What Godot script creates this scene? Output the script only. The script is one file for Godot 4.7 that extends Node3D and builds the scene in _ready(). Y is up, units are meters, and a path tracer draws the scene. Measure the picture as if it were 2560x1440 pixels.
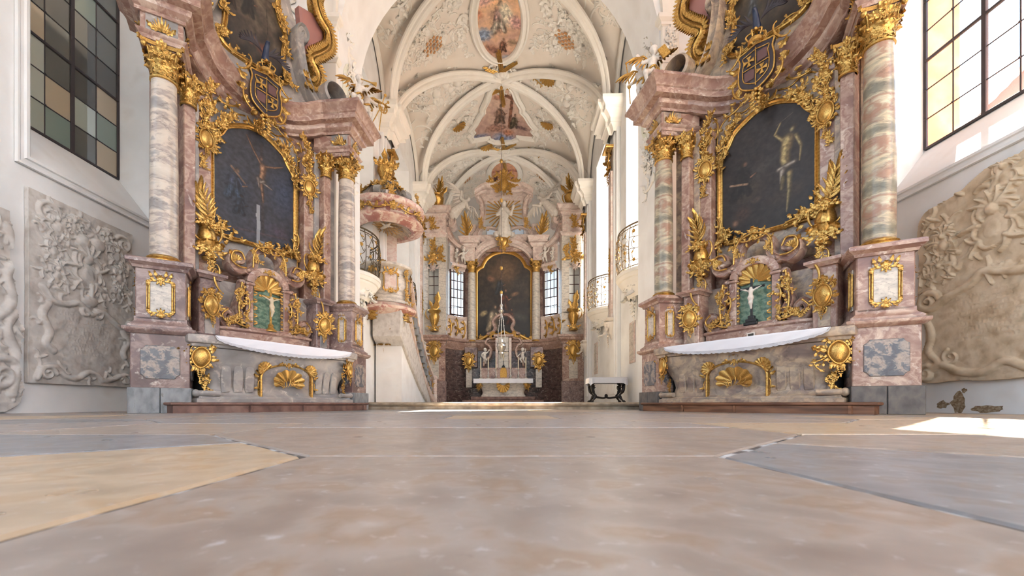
extends Node3D
# A baroque church interior seen from the floor: nave crossing with two diagonal side altars, pulpit, chancel and high altar.
# y is up, metres; the camera looks along -z.

func _ready() -> void:
	# camera
	var cam := Camera3D.new()
	cam.name = "camera"
	add_child(cam)
	var lens := CameraAttributesPhysical.new()
	lens.frustum_near = 0.05
	lens.frustum_far = 300.0
	lens.frustum_focal_length = 14.8
	lens.frustum_focus_distance = 7.5
	lens.exposure_aperture = 7.0
	cam.attributes = lens
	cam.projection = Camera3D.PROJECTION_FRUSTUM
	cam.near = 0.05
	cam.far = 300.0
	cam.size = 1440.0 / 1050.0 * 0.05
	cam.frustum_offset = Vector2(36.0, 289.0) / 1050.0 * 0.05
	cam.position = Vector3(0, 0.11, 0)
	cam.current = true
	# sky, exposure, sun
	var env := Environment.new()
	env.background_mode = Environment.BG_SKY
	var sky := Sky.new()
	var sm := ProceduralSkyMaterial.new()
	sm.sky_top_color = Color(0.62, 0.77, 0.93)
	sm.sky_horizon_color = Color(0.89, 0.945, 0.965)
	sm.sky_curve = 0.25
	sm.ground_bottom_color = Color(0.5, 0.5, 0.5)
	sm.ground_horizon_color = Color(0.72, 0.73, 0.74)
	sm.sky_energy_multiplier = 1.0
	sky.sky_material = sm
	env.sky = sky
	env.background_energy_multiplier = 7.0
	env.tonemap_mode = Environment.TONE_MAPPER_LINEAR
	env.tonemap_exposure = 1.08
	env.sdfgi_enabled = true
	env.ssao_enabled = true
	env.ssil_enabled = true
	var we := WorldEnvironment.new()
	we.name = "environment"
	we.environment = env
	add_child(we)
	var sun := DirectionalLight3D.new()
	sun.name = "sun"
	sun.light_energy = 34.0
	sun.light_color = Color(1.0, 0.95, 0.88)
	sun.light_angular_distance = 0.6
	sun.shadow_enabled = true
	sun.sky_mode = DirectionalLight3D.SKY_MODE_LIGHT_ONLY
	sun.look_at_from_position(Vector3(2.2, 3.6, -1.9), Vector3.ZERO)
	add_child(sun)
	make_materials()
	make_library()
	make_paintings()
	build_floor()
	build_nave()
	build_chancel()
	build_vault()
	build_altars()
	build_high_altar()
	build_pulpit()
	build_furnishings()
# ---------------------------------------------------------------- mesh helpers
class MB:
	var v := PackedVector3Array()
	var uv := PackedVector2Array()
	var ix := PackedInt32Array()
	var T := Transform3D.IDENTITY
	var crease := 0.8
	func add(p: Vector3, t := Vector2.ZERO) -> int:
		uv.resize(v.size())
		v.append(T * p)
		uv.append(t)
		return v.size() - 1
	func tri(a: int, b: int, c: int) -> void:
		ix.append(a)
		ix.append(b)
		ix.append(c)
	func quad(a: Vector3, b: Vector3, c: Vector3, d: Vector3) -> void:
		var k := v.size()
		v.append_array(T * PackedVector3Array([a, b, c, d]))
		ix.append_array(PackedInt32Array([k, k + 1, k + 2, k, k + 2, k + 3]))
	func tri3(a: Vector3, b: Vector3, c: Vector3) -> void:
		var k := v.size()
		v.append_array(T * PackedVector3Array([a, b, c]))
		ix.append_array(PackedInt32Array([k, k + 1, k + 2]))
	func grid(rows: Array, wrap := false, uvs := false) -> void:
		var k := v.size()
		var n: int = rows[0].size()
		var m := rows.size()
		for r in rows:
			v.append_array(T * (r as PackedVector3Array))
		if uvs:
			uv.resize(k)
			for i in m:
				for j in n:
					uv.append(Vector2(float(j) / (n - 1), 1.0 - float(i) / (m - 1)))
		var last := n if wrap else n - 1
		for i in m - 1:
			var a := k + i * n
			for j in last:
				var j2 := j + 1 if j + 1 < n else 0
				ix.append(a + j)
				ix.append(a + j2)
				ix.append(a + n + j)
				ix.append(a + j2)
				ix.append(a + n + j2)
				ix.append(a + n + j)
	func fan(ring: PackedVector3Array) -> void:
		var c := Vector3.ZERO
		for p in ring:
			c += p
		c /= ring.size()
		var k := v.size()
		v.append(T * c)
		v.append_array(T * ring)
		for j in ring.size():
			tri(k, k + 1 + j, k + 1 + (j + 1) % ring.size())
	func box(c: Vector3, s: Vector3, b := 0.0) -> void:
		var h := s * 0.5
		if b <= 0.0:
			for ax in 3:
				for sg: float in [-1.0, 1.0]:
					var n := Vector3.ZERO
					n[ax] = sg * h[ax]
					var p := Vector3.ZERO
					var q := Vector3.ZERO
					p[(ax + 1) % 3] = h[(ax + 1) % 3]
					q[(ax + 2) % 3] = h[(ax + 2) % 3] * sg
					quad(c + n - p - q, c + n - p + q, c + n + p + q, c + n + p - q)
			return
		var i := h - Vector3(b, b, b)
		for ax in 3:
			var a1 := (ax + 1) % 3
			var a2 := (ax + 2) % 3
			for sg: float in [-1.0, 1.0]:
				var n := Vector3.ZERO
				n[ax] = sg * h[ax]
				var p := Vector3.ZERO
				var q := Vector3.ZERO
				p[a1] = i[a1]
				q[a2] = i[a2] * sg
				quad(c + n - p - q, c + n - p + q, c + n + p + q, c + n + p - q)
				for sh: float in [-1.0, 1.0]:
					var e0 := Vector3.ZERO
					var e1 := Vector3.ZERO
					var l := Vector3.ZERO
					e0[ax] = sg * h[ax]
					e0[a1] = sh * i[a1]
					e1[ax] = sg * i[ax]
					e1[a1] = sh * h[a1]
					l[a2] = i[a2] * sg * sh
					quad(c + e0 - l, c + e0 + l, c + e1 + l, c + e1 - l)
		for sx: float in [-1.0, 1.0]:
			for sy: float in [-1.0, 1.0]:
				for sz: float in [-1.0, 1.0]:
					var s3 := Vector3(sx, sy, sz)
					var x := Vector3(h.x, i.y, i.z) * s3 + c
					var y := Vector3(i.x, h.y, i.z) * s3 + c
					var z := Vector3(i.x, i.y, h.z) * s3 + c
					if sx * sy * sz > 0:
						tri3(x, z, y)
					else:
						tri3(x, y, z)
	func split(pts: Array, closed: bool) -> Array:
		# index runs [from, to] of a polyline broken where it turns sharply
		var n := pts.size()
		var runs := []
		var start := 0
		var total := n if closed else n - 1
		for i in range(1, total):
			var d0 := ((pts[i] - pts[i - 1])) as Variant
			var d1 := ((pts[(i + 1) % n] - pts[i])) as Variant
			if d0.normalized().dot(d1.normalized()) < crease:
				runs.append([start, i])
				start = i
		runs.append([start, total])
		return runs
	func sweep(path: PackedVector3Array, prof: PackedVector2Array, axis: Variant, closed := false, pclosed := false, scales := PackedFloat32Array()) -> void:
		var n := path.size()
		var rows := []
		for i in n:
			var has0 := closed or i > 0
			var has1 := closed or i < n - 1
			var t0 := (path[i] - path[(i + n - 1) % n]).normalized() if has0 else Vector3.ZERO
			var t1 := (path[(i + 1) % n] - path[i]).normalized() if has1 else t0
			if not has0:
				t0 = t1
			var ax: Vector3 = axis if axis is Vector3 else axis[i]
			var n0 := t0.cross(ax).normalized()
			var n1 := t1.cross(ax).normalized()
			var m := (n0 + n1)
			m = n1 if m.length() < 0.01 else m.normalized()
			m /= maxf(0.5, m.dot(n1))
			var sc := scales[i] if scales.size() > i else 1.0
			var row := PackedVector3Array()
			for q in prof:
				row.append(path[i] + m * q.x * sc + ax * q.y * sc)
			rows.append(row)
		var pa := []
		for p in path:
			pa.append(p)
		var pb := []
		for q in prof:
			pb.append(q)
		for run in split(pa, closed):
			for strip in split(pb, pclosed):
				var sub := []
				for i in range(run[0], run[1] + 1):
					var row: PackedVector3Array = rows[i % n]
					if strip[1] < row.size():
						sub.append(row.slice(strip[0], strip[1] + 1))
					else:
						var s := row.slice(strip[0])
						s.append(row[0])
						sub.append(s)
				grid(sub)
	func lathe(prof: PackedVector2Array, segs := 24, a0 := 0.0, a1 := TAU, flutes := 0, depth := 0.0) -> void:
		var full := absf(a1 - a0 - TAU) < 0.001
		var pb := []
		for q in prof:
			pb.append(q)
		for strip in split(pb, false):
			var sub := []
			for i in range(strip[0], strip[1] + 1):
				var row := PackedVector3Array()
				for j in segs if full else segs + 1:
					var a := a0 + (a1 - a0) * j / segs
					var r := prof[i].x * (1.0 + depth * cos(a * flutes) if flutes else 1.0)
					row.append(Vector3(sin(a) * r, prof[i].y, cos(a) * r))
				sub.append(row)
			grid(sub, full)
	func tube(path: PackedVector3Array, rad: Variant, segs := 6, flat := 1.0, axis := Vector3.ZERO, closed := false) -> void:
		var n := path.size()
		var rows := []
		var up := axis
		for i in n:
			var t := path[mini(i + 1, n - 1)] - path[maxi(i - 1, 0)]
			if closed:
				t = path[(i + 1) % n] - path[(i + n - 1) % n]
			t = t.normalized()
			if axis == Vector3.ZERO:
				if i == 0:
					up = Vector3.UP if absf(t.y) < 0.9 else Vector3.RIGHT
				up = (up - t * t.dot(up)).normalized()
			var s := t.cross(up).normalized()
			var r: float = rad if rad is float else rad[i]
			var row := PackedVector3Array()
			for j in segs:
				var a := TAU * j / segs
				row.append(path[i] + s * cos(a) * r + up * sin(a) * r * flat)
			rows.append(row)
		if closed:
			rows.append(rows[0])
		grid(rows, true)
		if not closed:
			fan(rows[0])
			fan(rows[n - 1])
	func prism(poly: PackedVector2Array, z0: float, z1: float, bev := 0.0, back := false) -> void:
		# a flat plate with the outline poly between z0 and z1; bev chamfers the front
		var p := poly.duplicate()
		var n := p.size()
		var area := 0.0
		for i in n:
			area += p[i].cross(p[(i + 1) % n])
		if area < 0.0:
			p.reverse()
		var ins := PackedVector2Array()
		for i in n:
			var d0 := (p[i] - p[(i + n - 1) % n]).normalized()
			var d1 := (p[(i + 1) % n] - p[i]).normalized()
			var l0 := Vector2(-d0.y, d0.x)
			var l1 := Vector2(-d1.y, d1.x)
			var m := l0 + l1
			m = l1 if m.length() < 0.05 else m.normalized()
			m /= maxf(0.5, m.dot(l1))
			ins.append(p[i] + m * bev)
		var pa := []
		for q in p:
			pa.append(q)
		for run in split(pa, true):
			var r0 := PackedVector3Array()
			var r1 := PackedVector3Array()
			var r2 := PackedVector3Array()
			for i in range(run[0], run[1] + 1):
				var q := p[i % n]
				var s := ins[i % n]
				r0.append(Vector3(q.x, q.y, z0))
				r1.append(Vector3(q.x, q.y, z1 - bev))
				r2.append(Vector3(s.x, s.y, z1))
			grid([r0, r1])
			if bev > 0.0:
				grid([r1, r2])
		var tr := Geometry2D.triangulate_polygon(ins)
		if tr.is_empty():
			ins = p
			tr = Geometry2D.triangulate_polygon(p)
		for side in 2 if back else 1:
			var k := v.size()
			for q in ins if side == 0 else p:
				v.append(T * Vector3(q.x, q.y, z1 if side == 0 else z0))
			for i in tr:
				ix.append(k + i)
	func picture(poly: PackedVector2Array, z: float) -> void:
		# a flat sheet that shows a print across its own box
		var lo := poly[0]
		var hi := poly[0]
		for q in poly:
			lo = lo.min(q)
			hi = hi.max(q)
		var tr := Geometry2D.triangulate_polygon(poly)
		uv.resize(v.size())
		var k := v.size()
		for q in poly:
			v.append(T * Vector3(q.x, q.y, z))
			uv.append(Vector2((q.x - lo.x) / (hi.x - lo.x), (hi.y - q.y) / (hi.y - lo.y)))
		for i in tr:
			ix.append(k + i)
	func ball(c: Vector3, r: Vector3, segs := 10, rings := 6) -> void:
		var rows := []
		for i in rings + 1:
			var a := PI * (float(i) / rings - 0.5)
			var row := PackedVector3Array()
			for j in segs:
				var b := TAU * j / segs
				row.append(c + Vector3(cos(a) * sin(b) * r.x, sin(a) * r.y, cos(a) * cos(b) * r.z))
			rows.append(row)
		grid(rows, true)
	func mesh() -> ArrayMesh:
		var n := PackedVector3Array()
		n.resize(v.size())
		for k in range(0, ix.size(), 3):
			var a := ix[k]
			var b := ix[k + 1]
			var c := ix[k + 2]
			var f := (v[c] - v[a]).cross(v[b] - v[a])
			n[a] += f
			n[b] += f
			n[c] += f
		for k in n.size():
			n[k] = n[k].normalized()
		uv.resize(v.size())
		var arr := []
		arr.resize(Mesh.ARRAY_MAX)
		arr[Mesh.ARRAY_VERTEX] = v
		arr[Mesh.ARRAY_NORMAL] = n
		arr[Mesh.ARRAY_TEX_UV] = uv
		arr[Mesh.ARRAY_INDEX] = ix
		var me := ArrayMesh.new()
		me.add_surface_from_arrays(Mesh.PRIMITIVE_TRIANGLES, arr)
		return me

class OB:
	# collects copies of library shapes into one part
	var st := SurfaceTool.new()
	var T := Transform3D.IDENTITY
	func _init() -> void:
		st.begin(Mesh.PRIMITIVE_TRIANGLES)
	func put(m: Mesh, xf: Transform3D) -> void:
		st.append_from(m, 0, T * xf)
	func at(m: Mesh, x: float, y: float, ang := 0.0, s := 1.0, z := 0.0, flip := false, tilt := 0.0) -> void:
		var b := Basis(Vector3.BACK, deg_to_rad(ang))
		if flip:
			b = b * Basis(Vector3.UP, PI)
		if tilt:
			b = b * Basis(Vector3.RIGHT, deg_to_rad(tilt))
		st.append_from(m, 0, T * Transform3D(b.scaled_local(Vector3(s, s, s)), Vector3(x, y, z)))
	func mesh() -> ArrayMesh:
		return st.commit()

# ---------------------------------------------------------------- nodes
# leafwork too fine to pick apart leaf by leaf
const FINE := ["gilded_trim", "gilded_frieze_leaf", "gilded_leaf", "fringe", "leaf_trim", "stucco_relief", "solder_knob", "gilded_trellis", "shell_tendrils", "fruit_garland", "keystone_cloud", "eagle_wings", "cloud", "gilded_edge"]
var M := {}
var L := {}
var names := {}
var rng := RandomNumberGenerator.new()

func numbered(called: String) -> String:
	names[called] = names.get(called, -1) + 1
	return called if names[called] == 0 else "%s_%03d" % [called, names[called]]

func thing(called: String, label: String, category: String, xf := Transform3D.IDENTITY, group := "") -> Node3D:
	var o := Node3D.new()
	o.name = numbered(called)
	o.transform = xf
	add_child(o)
	o.set_meta("label", label)
	o.set_meta("category", category)
	if group:
		o.set_meta("group", group)
	return o

func part(parent: Node3D, called: String, me: Mesh, mat: Material, xf := Transform3D.IDENTITY, label := "") -> MeshInstance3D:
	var o := MeshInstance3D.new()
	o.name = called
	o.mesh = me
	o.material_override = mat
	o.transform = xf
	if label:
		o.set_meta("label", label)
	if called in FINE:
		o.set_meta("kind", "stuff")
	parent.add_child(o, true)
	return o

func solo(called: String, label: String, category: String, me: Mesh, mat: Material, xf := Transform3D.IDENTITY, group := "") -> MeshInstance3D:
	var o := MeshInstance3D.new()
	o.name = numbered(called)
	o.mesh = me
	o.material_override = mat
	o.transform = xf
	add_child(o)
	o.set_meta("label", label)
	o.set_meta("category", category)
	if group:
		o.set_meta("group", group)
	return o

func struct(called: String, label: String, category: String, me: Mesh, mat: Material, xf := Transform3D.IDENTITY) -> MeshInstance3D:
	var o := solo(called, label, category, me, mat, xf)
	o.set_meta("kind", "structure")
	return o

func at3(x: float, y: float, z: float, turn := 0.0, s := 1.0) -> Transform3D:
	return Transform3D(Basis(Vector3.UP, deg_to_rad(turn)).scaled_local(Vector3(s, s, s)), Vector3(x, y, z))

func at2(x: float, y: float, z: float, roll := 0.0, s := 1.0, turn := 0.0, flip := false) -> Transform3D:
	var b := Basis(Vector3.UP, deg_to_rad(turn)) * Basis(Vector3.BACK, deg_to_rad(roll))
	if flip:
		b = b * Basis(Vector3.UP, PI)
	return Transform3D(b.scaled_local(Vector3(s, s, s)), Vector3(x, y, z))

func box_mesh(s: Vector3, b := 0.0, c := Vector3.ZERO) -> ArrayMesh:
	var m := MB.new()
	m.box(c, s, b)
	return m.mesh()

func pv(a: Array) -> PackedVector2Array:
	var r := PackedVector2Array()
	for i in range(0, a.size(), 2):
		r.append(Vector2(a[i], a[i + 1]))
	return r

func pv3(a: Array) -> PackedVector3Array:
	var r := PackedVector3Array()
	for i in range(0, a.size(), 3):
		r.append(Vector3(a[i], a[i + 1], a[i + 2]))
	return r

func smooth(p: PackedVector2Array, steps := 6, closed := false) -> PackedVector2Array:
	# Catmull-Rom through the points
	var r := PackedVector2Array()
	var n := p.size()
	for i in n if closed else n - 1:
		var a := p[(i + n - 1) % n] if closed or i > 0 else p[0] * 2.0 - p[1]
		var d := p[(i + 2) % n] if closed or i + 2 < n else p[n - 1] * 2.0 - p[n - 2]
		for k in steps:
			r.append(p[i].cubic_interpolate(p[(i + 1) % n], a, d, float(k) / steps))
	if not closed:
		r.append(p[n - 1])
	return r

func smooth3(p: PackedVector3Array, steps := 6, closed := false) -> PackedVector3Array:
	var r := PackedVector3Array()
	var n := p.size()
	for i in n if closed else n - 1:
		var a := p[(i + n - 1) % n] if closed or i > 0 else p[0] * 2.0 - p[1]
		var d := p[(i + 2) % n] if closed or i + 2 < n else p[n - 1] * 2.0 - p[n - 2]
		for k in steps:
			r.append(p[i].cubic_interpolate(p[(i + 1) % n], a, d, float(k) / steps))
	if not closed:
		r.append(p[n - 1])
	return r

func flat3(p: PackedVector2Array, z := 0.0) -> PackedVector3Array:
	var r := PackedVector3Array()
	for q in p:
		r.append(Vector3(q.x, q.y, z))
	return r

func mirror_outline(half: PackedVector2Array) -> PackedVector2Array:
	# half runs from the bottom to the top on the positive side
	var r := half.duplicate()
	for i in range(half.size() - 1, -1, -1):
		if absf(half[i].x) > 0.0005:
			r.append(Vector2(-half[i].x, half[i].y))
	return r

func scroll_path(ka: float, kb: float, mid: float, size: float, n := 26) -> PackedVector2Array:
	# curve whose bend grows towards both ends; ka, kb: bend of the two ends, mid: of the middle; fitted to a length
	var r := PackedVector2Array()
	var p := Vector2.ZERO
	var th := 0.0
	for i in n + 1:
		r.append(p)
		var s := float(i) / n * 2.0 - 1.0
		var k := mid + (ka if s < 0 else kb) * pow(absf(s), 3.0)
		th += k * 2.0 / n
		p += Vector2(cos(th), sin(th)) * (1.0 - 0.55 * pow(absf(s), 2.0))
	var c := Vector2.ZERO
	var a := r[n / 4]
	var b := r[3 * n / 4]
	c = (r[n / 2])
	var ang := (b - a).angle()
	var lo := Vector2(1e9, 1e9)
	var hi := -lo
	for i in r.size():
		r[i] = (r[i] - c).rotated(-ang)
		lo = lo.min(r[i])
		hi = hi.max(r[i])
	var k2 := size / maxf(hi.x - lo.x, hi.y - lo.y)
	for i in r.size():
		r[i] = (r[i] - (lo + hi) * 0.5) * k2
	return r
# ---------------------------------------------------------------- materials
func noise(freq: float, oct := 4, seed_ := 1, warp := 0.0, type := FastNoiseLite.TYPE_SIMPLEX_SMOOTH, fractal := FastNoiseLite.FRACTAL_FBM) -> FastNoiseLite:
	var n := FastNoiseLite.new()
	n.noise_type = type
	n.seed = seed_
	n.frequency = freq
	n.fractal_type = fractal
	n.fractal_octaves = oct
	n.fractal_gain = 0.42
	if warp > 0.0:
		n.domain_warp_enabled = true
		n.domain_warp_amplitude = warp
		n.domain_warp_frequency = freq * 1.2
		n.domain_warp_fractal_octaves = 3
	return n

func ntex(n: FastNoiseLite, ramp: Array, size := 512, blend := 0.15) -> NoiseTexture2D:
	# ramp: [offset, Color, offset, Color ...]
	var t := NoiseTexture2D.new()
	t.width = size
	t.height = size
	t.seamless = true
	t.seamless_blend_skirt = blend
	t.noise = n
	if ramp.size():
		var g := Gradient.new()
		var off := PackedFloat32Array()
		var col := PackedColorArray()
		for i in range(0, ramp.size(), 2):
			off.append(ramp[i])
			col.append(ramp[i + 1])
		g.offsets = off
		g.colors = col
		t.color_ramp = g
	return t

func mat(called: String, c: Color, rough := 0.7, metal := 0.0, tex: Texture2D = null, scale := Vector3.ONE, world := false) -> StandardMaterial3D:
	var m := StandardMaterial3D.new()
	m.resource_name = called
	m.albedo_color = c
	m.roughness = rough
	m.metallic = metal
	if tex:
		m.albedo_texture = tex
		m.uv1_triplanar = true
		m.uv1_world_triplanar = world
		m.uv1_scale = scale
		m.uv1_triplanar_sharpness = 4.0
	M[called] = m
	return m

func veins(m: StandardMaterial3D, tex: Texture2D, scale: Vector3) -> void:
	m.detail_enabled = true
	m.detail_albedo = tex
	m.detail_blend_mode = BaseMaterial3D.BLEND_MODE_MIX
	m.detail_uv_layer = BaseMaterial3D.DETAIL_UV_2
	m.uv2_triplanar = true
	m.uv2_scale = scale
	m.uv2_triplanar_sharpness = 4.0

func relief(m: StandardMaterial3D, tex: Texture2D, cm: float) -> void:
	m.heightmap_enabled = true
	m.heightmap_texture = tex
	m.heightmap_scale = cm

func rgb(r: int, g: int, b: int, a := 1.0) -> Color:
	return Color(r / 255.0, g / 255.0, b / 255.0, a)

func make_materials() -> void:
	var clear := Color(1, 1, 1, 0)
	var vein := ntex(noise(0.008, 4, 11, 60.0, FastNoiseLite.TYPE_SIMPLEX_SMOOTH, FastNoiseLite.FRACTAL_RIDGED), [0.0, clear, 0.80, Color(0.9, 0.85, 0.8, 0.0), 0.93, Color(0.9, 0.85, 0.8, 0.55), 1.0, Color(0.93, 0.9, 0.86, 0.75)])
	var dark_vein := ntex(noise(0.010, 4, 17, 50.0, FastNoiseLite.TYPE_SIMPLEX_SMOOTH, FastNoiseLite.FRACTAL_RIDGED), [0.0, clear, 0.74, Color(0.25, 0.22, 0.22, 0.0), 0.9, Color(0.27, 0.23, 0.22, 0.4), 1.0, Color(0.8, 0.74, 0.7, 0.7)])
	var grain := ntex(noise(0.05, 4, 5), [], 256)
	var cloud := noise(0.0065, 5, 3, 70.0)
	# rose marble of the retables
	var m := mat("marble_rose", Color.WHITE, 0.32, 0.0, ntex(cloud, [0.0, rgb(104, 74, 66), 0.3, rgb(140, 106, 95), 0.43, rgb(176, 148, 132), 0.5, rgb(142, 106, 95), 0.58, rgb(190, 164, 146), 0.68, rgb(150, 116, 104), 0.8, rgb(204, 182, 164), 1.0, rgb(146, 112, 102)]), Vector3(0.42, 0.6, 0.42))
	veins(m, vein, Vector3(0.7, 0.7, 0.7))
	m = mat("marble_plum", Color.WHITE, 0.32, 0.0, ntex(noise(0.008, 5, 31, 70.0), [0.0, rgb(92, 72, 70), 0.33, rgb(120, 97, 94), 0.45, rgb(158, 136, 128), 0.52, rgb(122, 98, 95), 0.62, rgb(168, 146, 137), 0.76, rgb(128, 104, 101), 1.0, rgb(190, 170, 158)]), Vector3(0.5, 0.6, 0.5))
	veins(m, vein, Vector3(0.8, 0.8, 0.8))
	m = mat("marble_grey", Color.WHITE, 0.28, 0.0, ntex(noise(0.007, 5, 8, 80.0), [0.0, rgb(136, 130, 126), 0.33, rgb(166, 158, 151), 0.45, rgb(206, 194, 179), 0.54, rgb(200, 186, 170), 0.64, rgb(160, 147, 140), 0.75, rgb(196, 185, 171), 1.0, rgb(218, 207, 192)]), Vector3(0.45, 0.85, 0.45))
	veins(m, dark_vein, Vector3(0.5, 1.0, 0.5))
	m = mat("marble_moss", Color.WHITE, 0.28, 0.0, ntex(noise(0.007, 5, 21, 80.0), [0.0, rgb(104, 102, 92), 0.33, rgb(148, 142, 124), 0.48, rgb(194, 178, 150), 0.6, rgb(160, 150, 132), 0.72, rgb(152, 118, 100), 0.88, rgb(178, 168, 146), 1.0, rgb(210, 200, 178)]), Vector3(0.45, 0.95, 0.45))
	veins(m, dark_vein, Vector3(0.5, 1.0, 0.5))
	m = mat("marble_ash", Color.WHITE, 0.34, 0.0, ntex(noise(0.006, 5, 43, 70.0), [0.0, rgb(120, 117, 115), 0.4, rgb(152, 148, 145), 0.55, rgb(174, 166, 158), 0.7, rgb(152, 145, 141), 1.0, rgb(190, 181, 172)]), Vector3(0.5, 0.7, 0.5))
	veins(m, vein, Vector3(0.6, 0.6, 0.6))
	m = mat("marble_ochre", Color.WHITE, 0.34, 0.0, ntex(noise(0.007, 5, 47, 80.0), [0.0, rgb(106, 92, 88), 0.3, rgb(140, 122, 112), 0.48, rgb(188, 166, 140), 0.6, rgb(150, 136, 124), 0.8, rgb(196, 176, 150), 1.0, rgb(160, 132, 116)]), Vector3(0.5, 0.7, 0.5))
	veins(m, dark_vein, Vector3(0.6, 0.6, 0.6))
	m = mat("marble_cream", Color.WHITE, 0.3, 0.0, ntex(noise(0.008, 5, 53, 70.0), [0.0, rgb(160, 150, 142), 0.4, rgb(200, 192, 180), 0.6, rgb(216, 206, 192), 0.8, rgb(190, 182, 172), 1.0, rgb(226, 218, 204)]), Vector3(0.8, 1.6, 0.8))
	veins(m, dark_vein, Vector3(1.4, 2.6, 1.4))
	m = mat("marble_slate", Color.WHITE, 0.3, 0.0, ntex(noise(0.008, 5, 61, 90.0), [0.0, rgb(70, 72, 80), 0.42, rgb(98, 100, 108), 0.5, rgb(150, 140, 134), 0.62, rgb(176, 158, 144), 0.72, rgb(112, 112, 118), 1.0, rgb(90, 92, 100)]), Vector3(0.9, 1.2, 0.9))
	veins(m, dark_vein, Vector3(1.6, 1.6, 1.6))
	m = mat("marble_green", Color.WHITE, 0.3, 0.0, ntex(noise(0.01, 5, 71, 70.0), [0.0, rgb(66, 96, 84), 0.45, rgb(106, 136, 118), 0.65, rgb(138, 160, 138), 1.0, rgb(84, 112, 98)]), Vector3(2.0, 3.0, 2.0))
	veins(m, dark_vein, Vector3(2.2, 2.2, 2.2))
	m = mat("marble_black", Color.WHITE, 0.3, 0.0, ntex(noise(0.009, 5, 77, 80.0), [0.0, rgb(46, 38, 38), 0.45, rgb(80, 64, 62), 0.65, rgb(110, 88, 82), 1.0, rgb(64, 54, 54)]), Vector3(0.6, 1.0, 0.6))
	veins(m, vein, Vector3(0.7, 0.7, 0.7))
	m = mat("marble_blush", Color.WHITE, 0.32, 0.0, ntex(noise(0.007, 5, 83, 70.0), [0.0, rgb(168, 142, 134), 0.35, rgb(200, 180, 170), 0.5, rgb(220, 206, 194), 0.62, rgb(206, 176, 166), 0.75, rgb(216, 200, 190), 1.0, rgb(226, 216, 206)]), Vector3(0.55, 0.8, 0.55))
	veins(m, vein, Vector3(0.8, 0.8, 0.8))
	m = mat("marble_red", Color.WHITE, 0.32, 0.0, ntex(noise(0.007, 5, 85, 70.0), [0.0, rgb(146, 92, 86), 0.36, rgb(170, 116, 106), 0.45, rgb(212, 192, 176), 0.55, rgb(224, 208, 194), 0.62, rgb(184, 130, 120), 0.78, rgb(206, 178, 164), 1.0, rgb(222, 208, 194)]), Vector3(0.5, 0.5, 0.5))
	veins(m, vein, Vector3(0.8, 0.8, 0.8))
	m = mat("plinth_stone", Color.WHITE, 0.55, 0.0, ntex(noise(0.02, 5, 88, 20.0), [0.0, rgb(112, 114, 116), 0.5, rgb(140, 143, 146), 0.8, rgb(150, 152, 154), 1.0, rgb(120, 118, 112)]), Vector3(1.0, 0.5, 1.0))
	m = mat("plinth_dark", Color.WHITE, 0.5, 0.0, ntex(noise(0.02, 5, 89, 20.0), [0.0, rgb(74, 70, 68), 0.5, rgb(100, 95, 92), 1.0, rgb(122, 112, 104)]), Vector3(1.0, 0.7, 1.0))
	# gilding
	var gold_tone := ntex(noise(0.03, 4, 91), [0.0, rgb(150, 112, 56), 0.42, rgb(190, 148, 80), 0.65, rgb(212, 172, 100), 1.0, rgb(168, 128, 66)], 256)
	m = mat("gold", Color.WHITE, 0.33, 0.85, gold_tone, Vector3(3, 3, 3))
	m = mat("gold_dull", Color.WHITE, 0.5, 0.7, ntex(noise(0.04, 4, 93), [0.0, rgb(150, 112, 54), 0.5, rgb(196, 152, 78), 1.0, rgb(208, 172, 104)], 256), Vector3(2, 2, 2))
	m = mat("silver", rgb(214, 210, 204), 0.28, 0.9)
	# plaster and stucco
	var wall := ntex(noise(0.006, 5, 101, 20.0), [0.0, rgb(228, 227, 225), 0.5, rgb(236, 235, 234), 0.75, rgb(239, 239, 238), 1.0, rgb(231, 229, 226)])
	m = mat("plaster", Color.WHITE, 0.9, 0.0, wall, Vector3(0.4, 0.4, 0.4), true)
	relief(m, grain, 0.25)
	m = mat("stucco", Color.WHITE, 0.85, 0.0, ntex(noise(0.01, 5, 103, 30.0), [0.0, rgb(232, 226, 215), 0.5, rgb(240, 235, 226), 1.0, rgb(236, 229, 218)], 256), Vector3(0.5, 0.5, 0.5), true)
	m = mat("stucco_green", Color.WHITE, 0.9, 0.0, ntex(noise(0.01, 5, 105, 30.0), [0.0, rgb(214, 214, 198), 0.5, rgb(222, 222, 206), 1.0, rgb(226, 224, 210)], 256), Vector3(0.5, 0.5, 0.5), true)
	m = mat("stucco_blush", Color.WHITE, 0.9, 0.0, ntex(noise(0.01, 5, 107, 30.0), [0.0, rgb(226, 215, 202), 0.5, rgb(232, 222, 210), 1.0, rgb(236, 226, 214)], 256), Vector3(0.5, 0.5, 0.5), true)
	m = mat("figure_white", Color.WHITE, 0.55, 0.0, ntex(noise(0.02, 4, 109, 20.0), [0.0, rgb(198, 188, 178), 0.5, rgb(222, 214, 204), 1.0, rgb(208, 198, 188)], 256), Vector3(1.5, 1.5, 1.5))
	m = mat("sandstone", Color.WHITE, 0.9, 0.0, ntex(noise(0.012, 5, 111, 20.0), [0.0, rgb(170, 162, 154), 0.4, rgb(196, 190, 184), 0.7, rgb(208, 203, 197), 1.0, rgb(184, 176, 166)]), Vector3(0.7, 0.7, 0.7))
	relief(m, grain, 0.5)
	m = mat("sandstone_tan", Color.WHITE, 0.9, 0.0, ntex(noise(0.012, 5, 113, 20.0), [0.0, rgb(176, 154, 126), 0.4, rgb(206, 186, 158), 0.7, rgb(216, 198, 172), 1.0, rgb(188, 164, 134)]), Vector3(0.7, 0.7, 0.7))
	relief(m, grain, 0.5)
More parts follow.
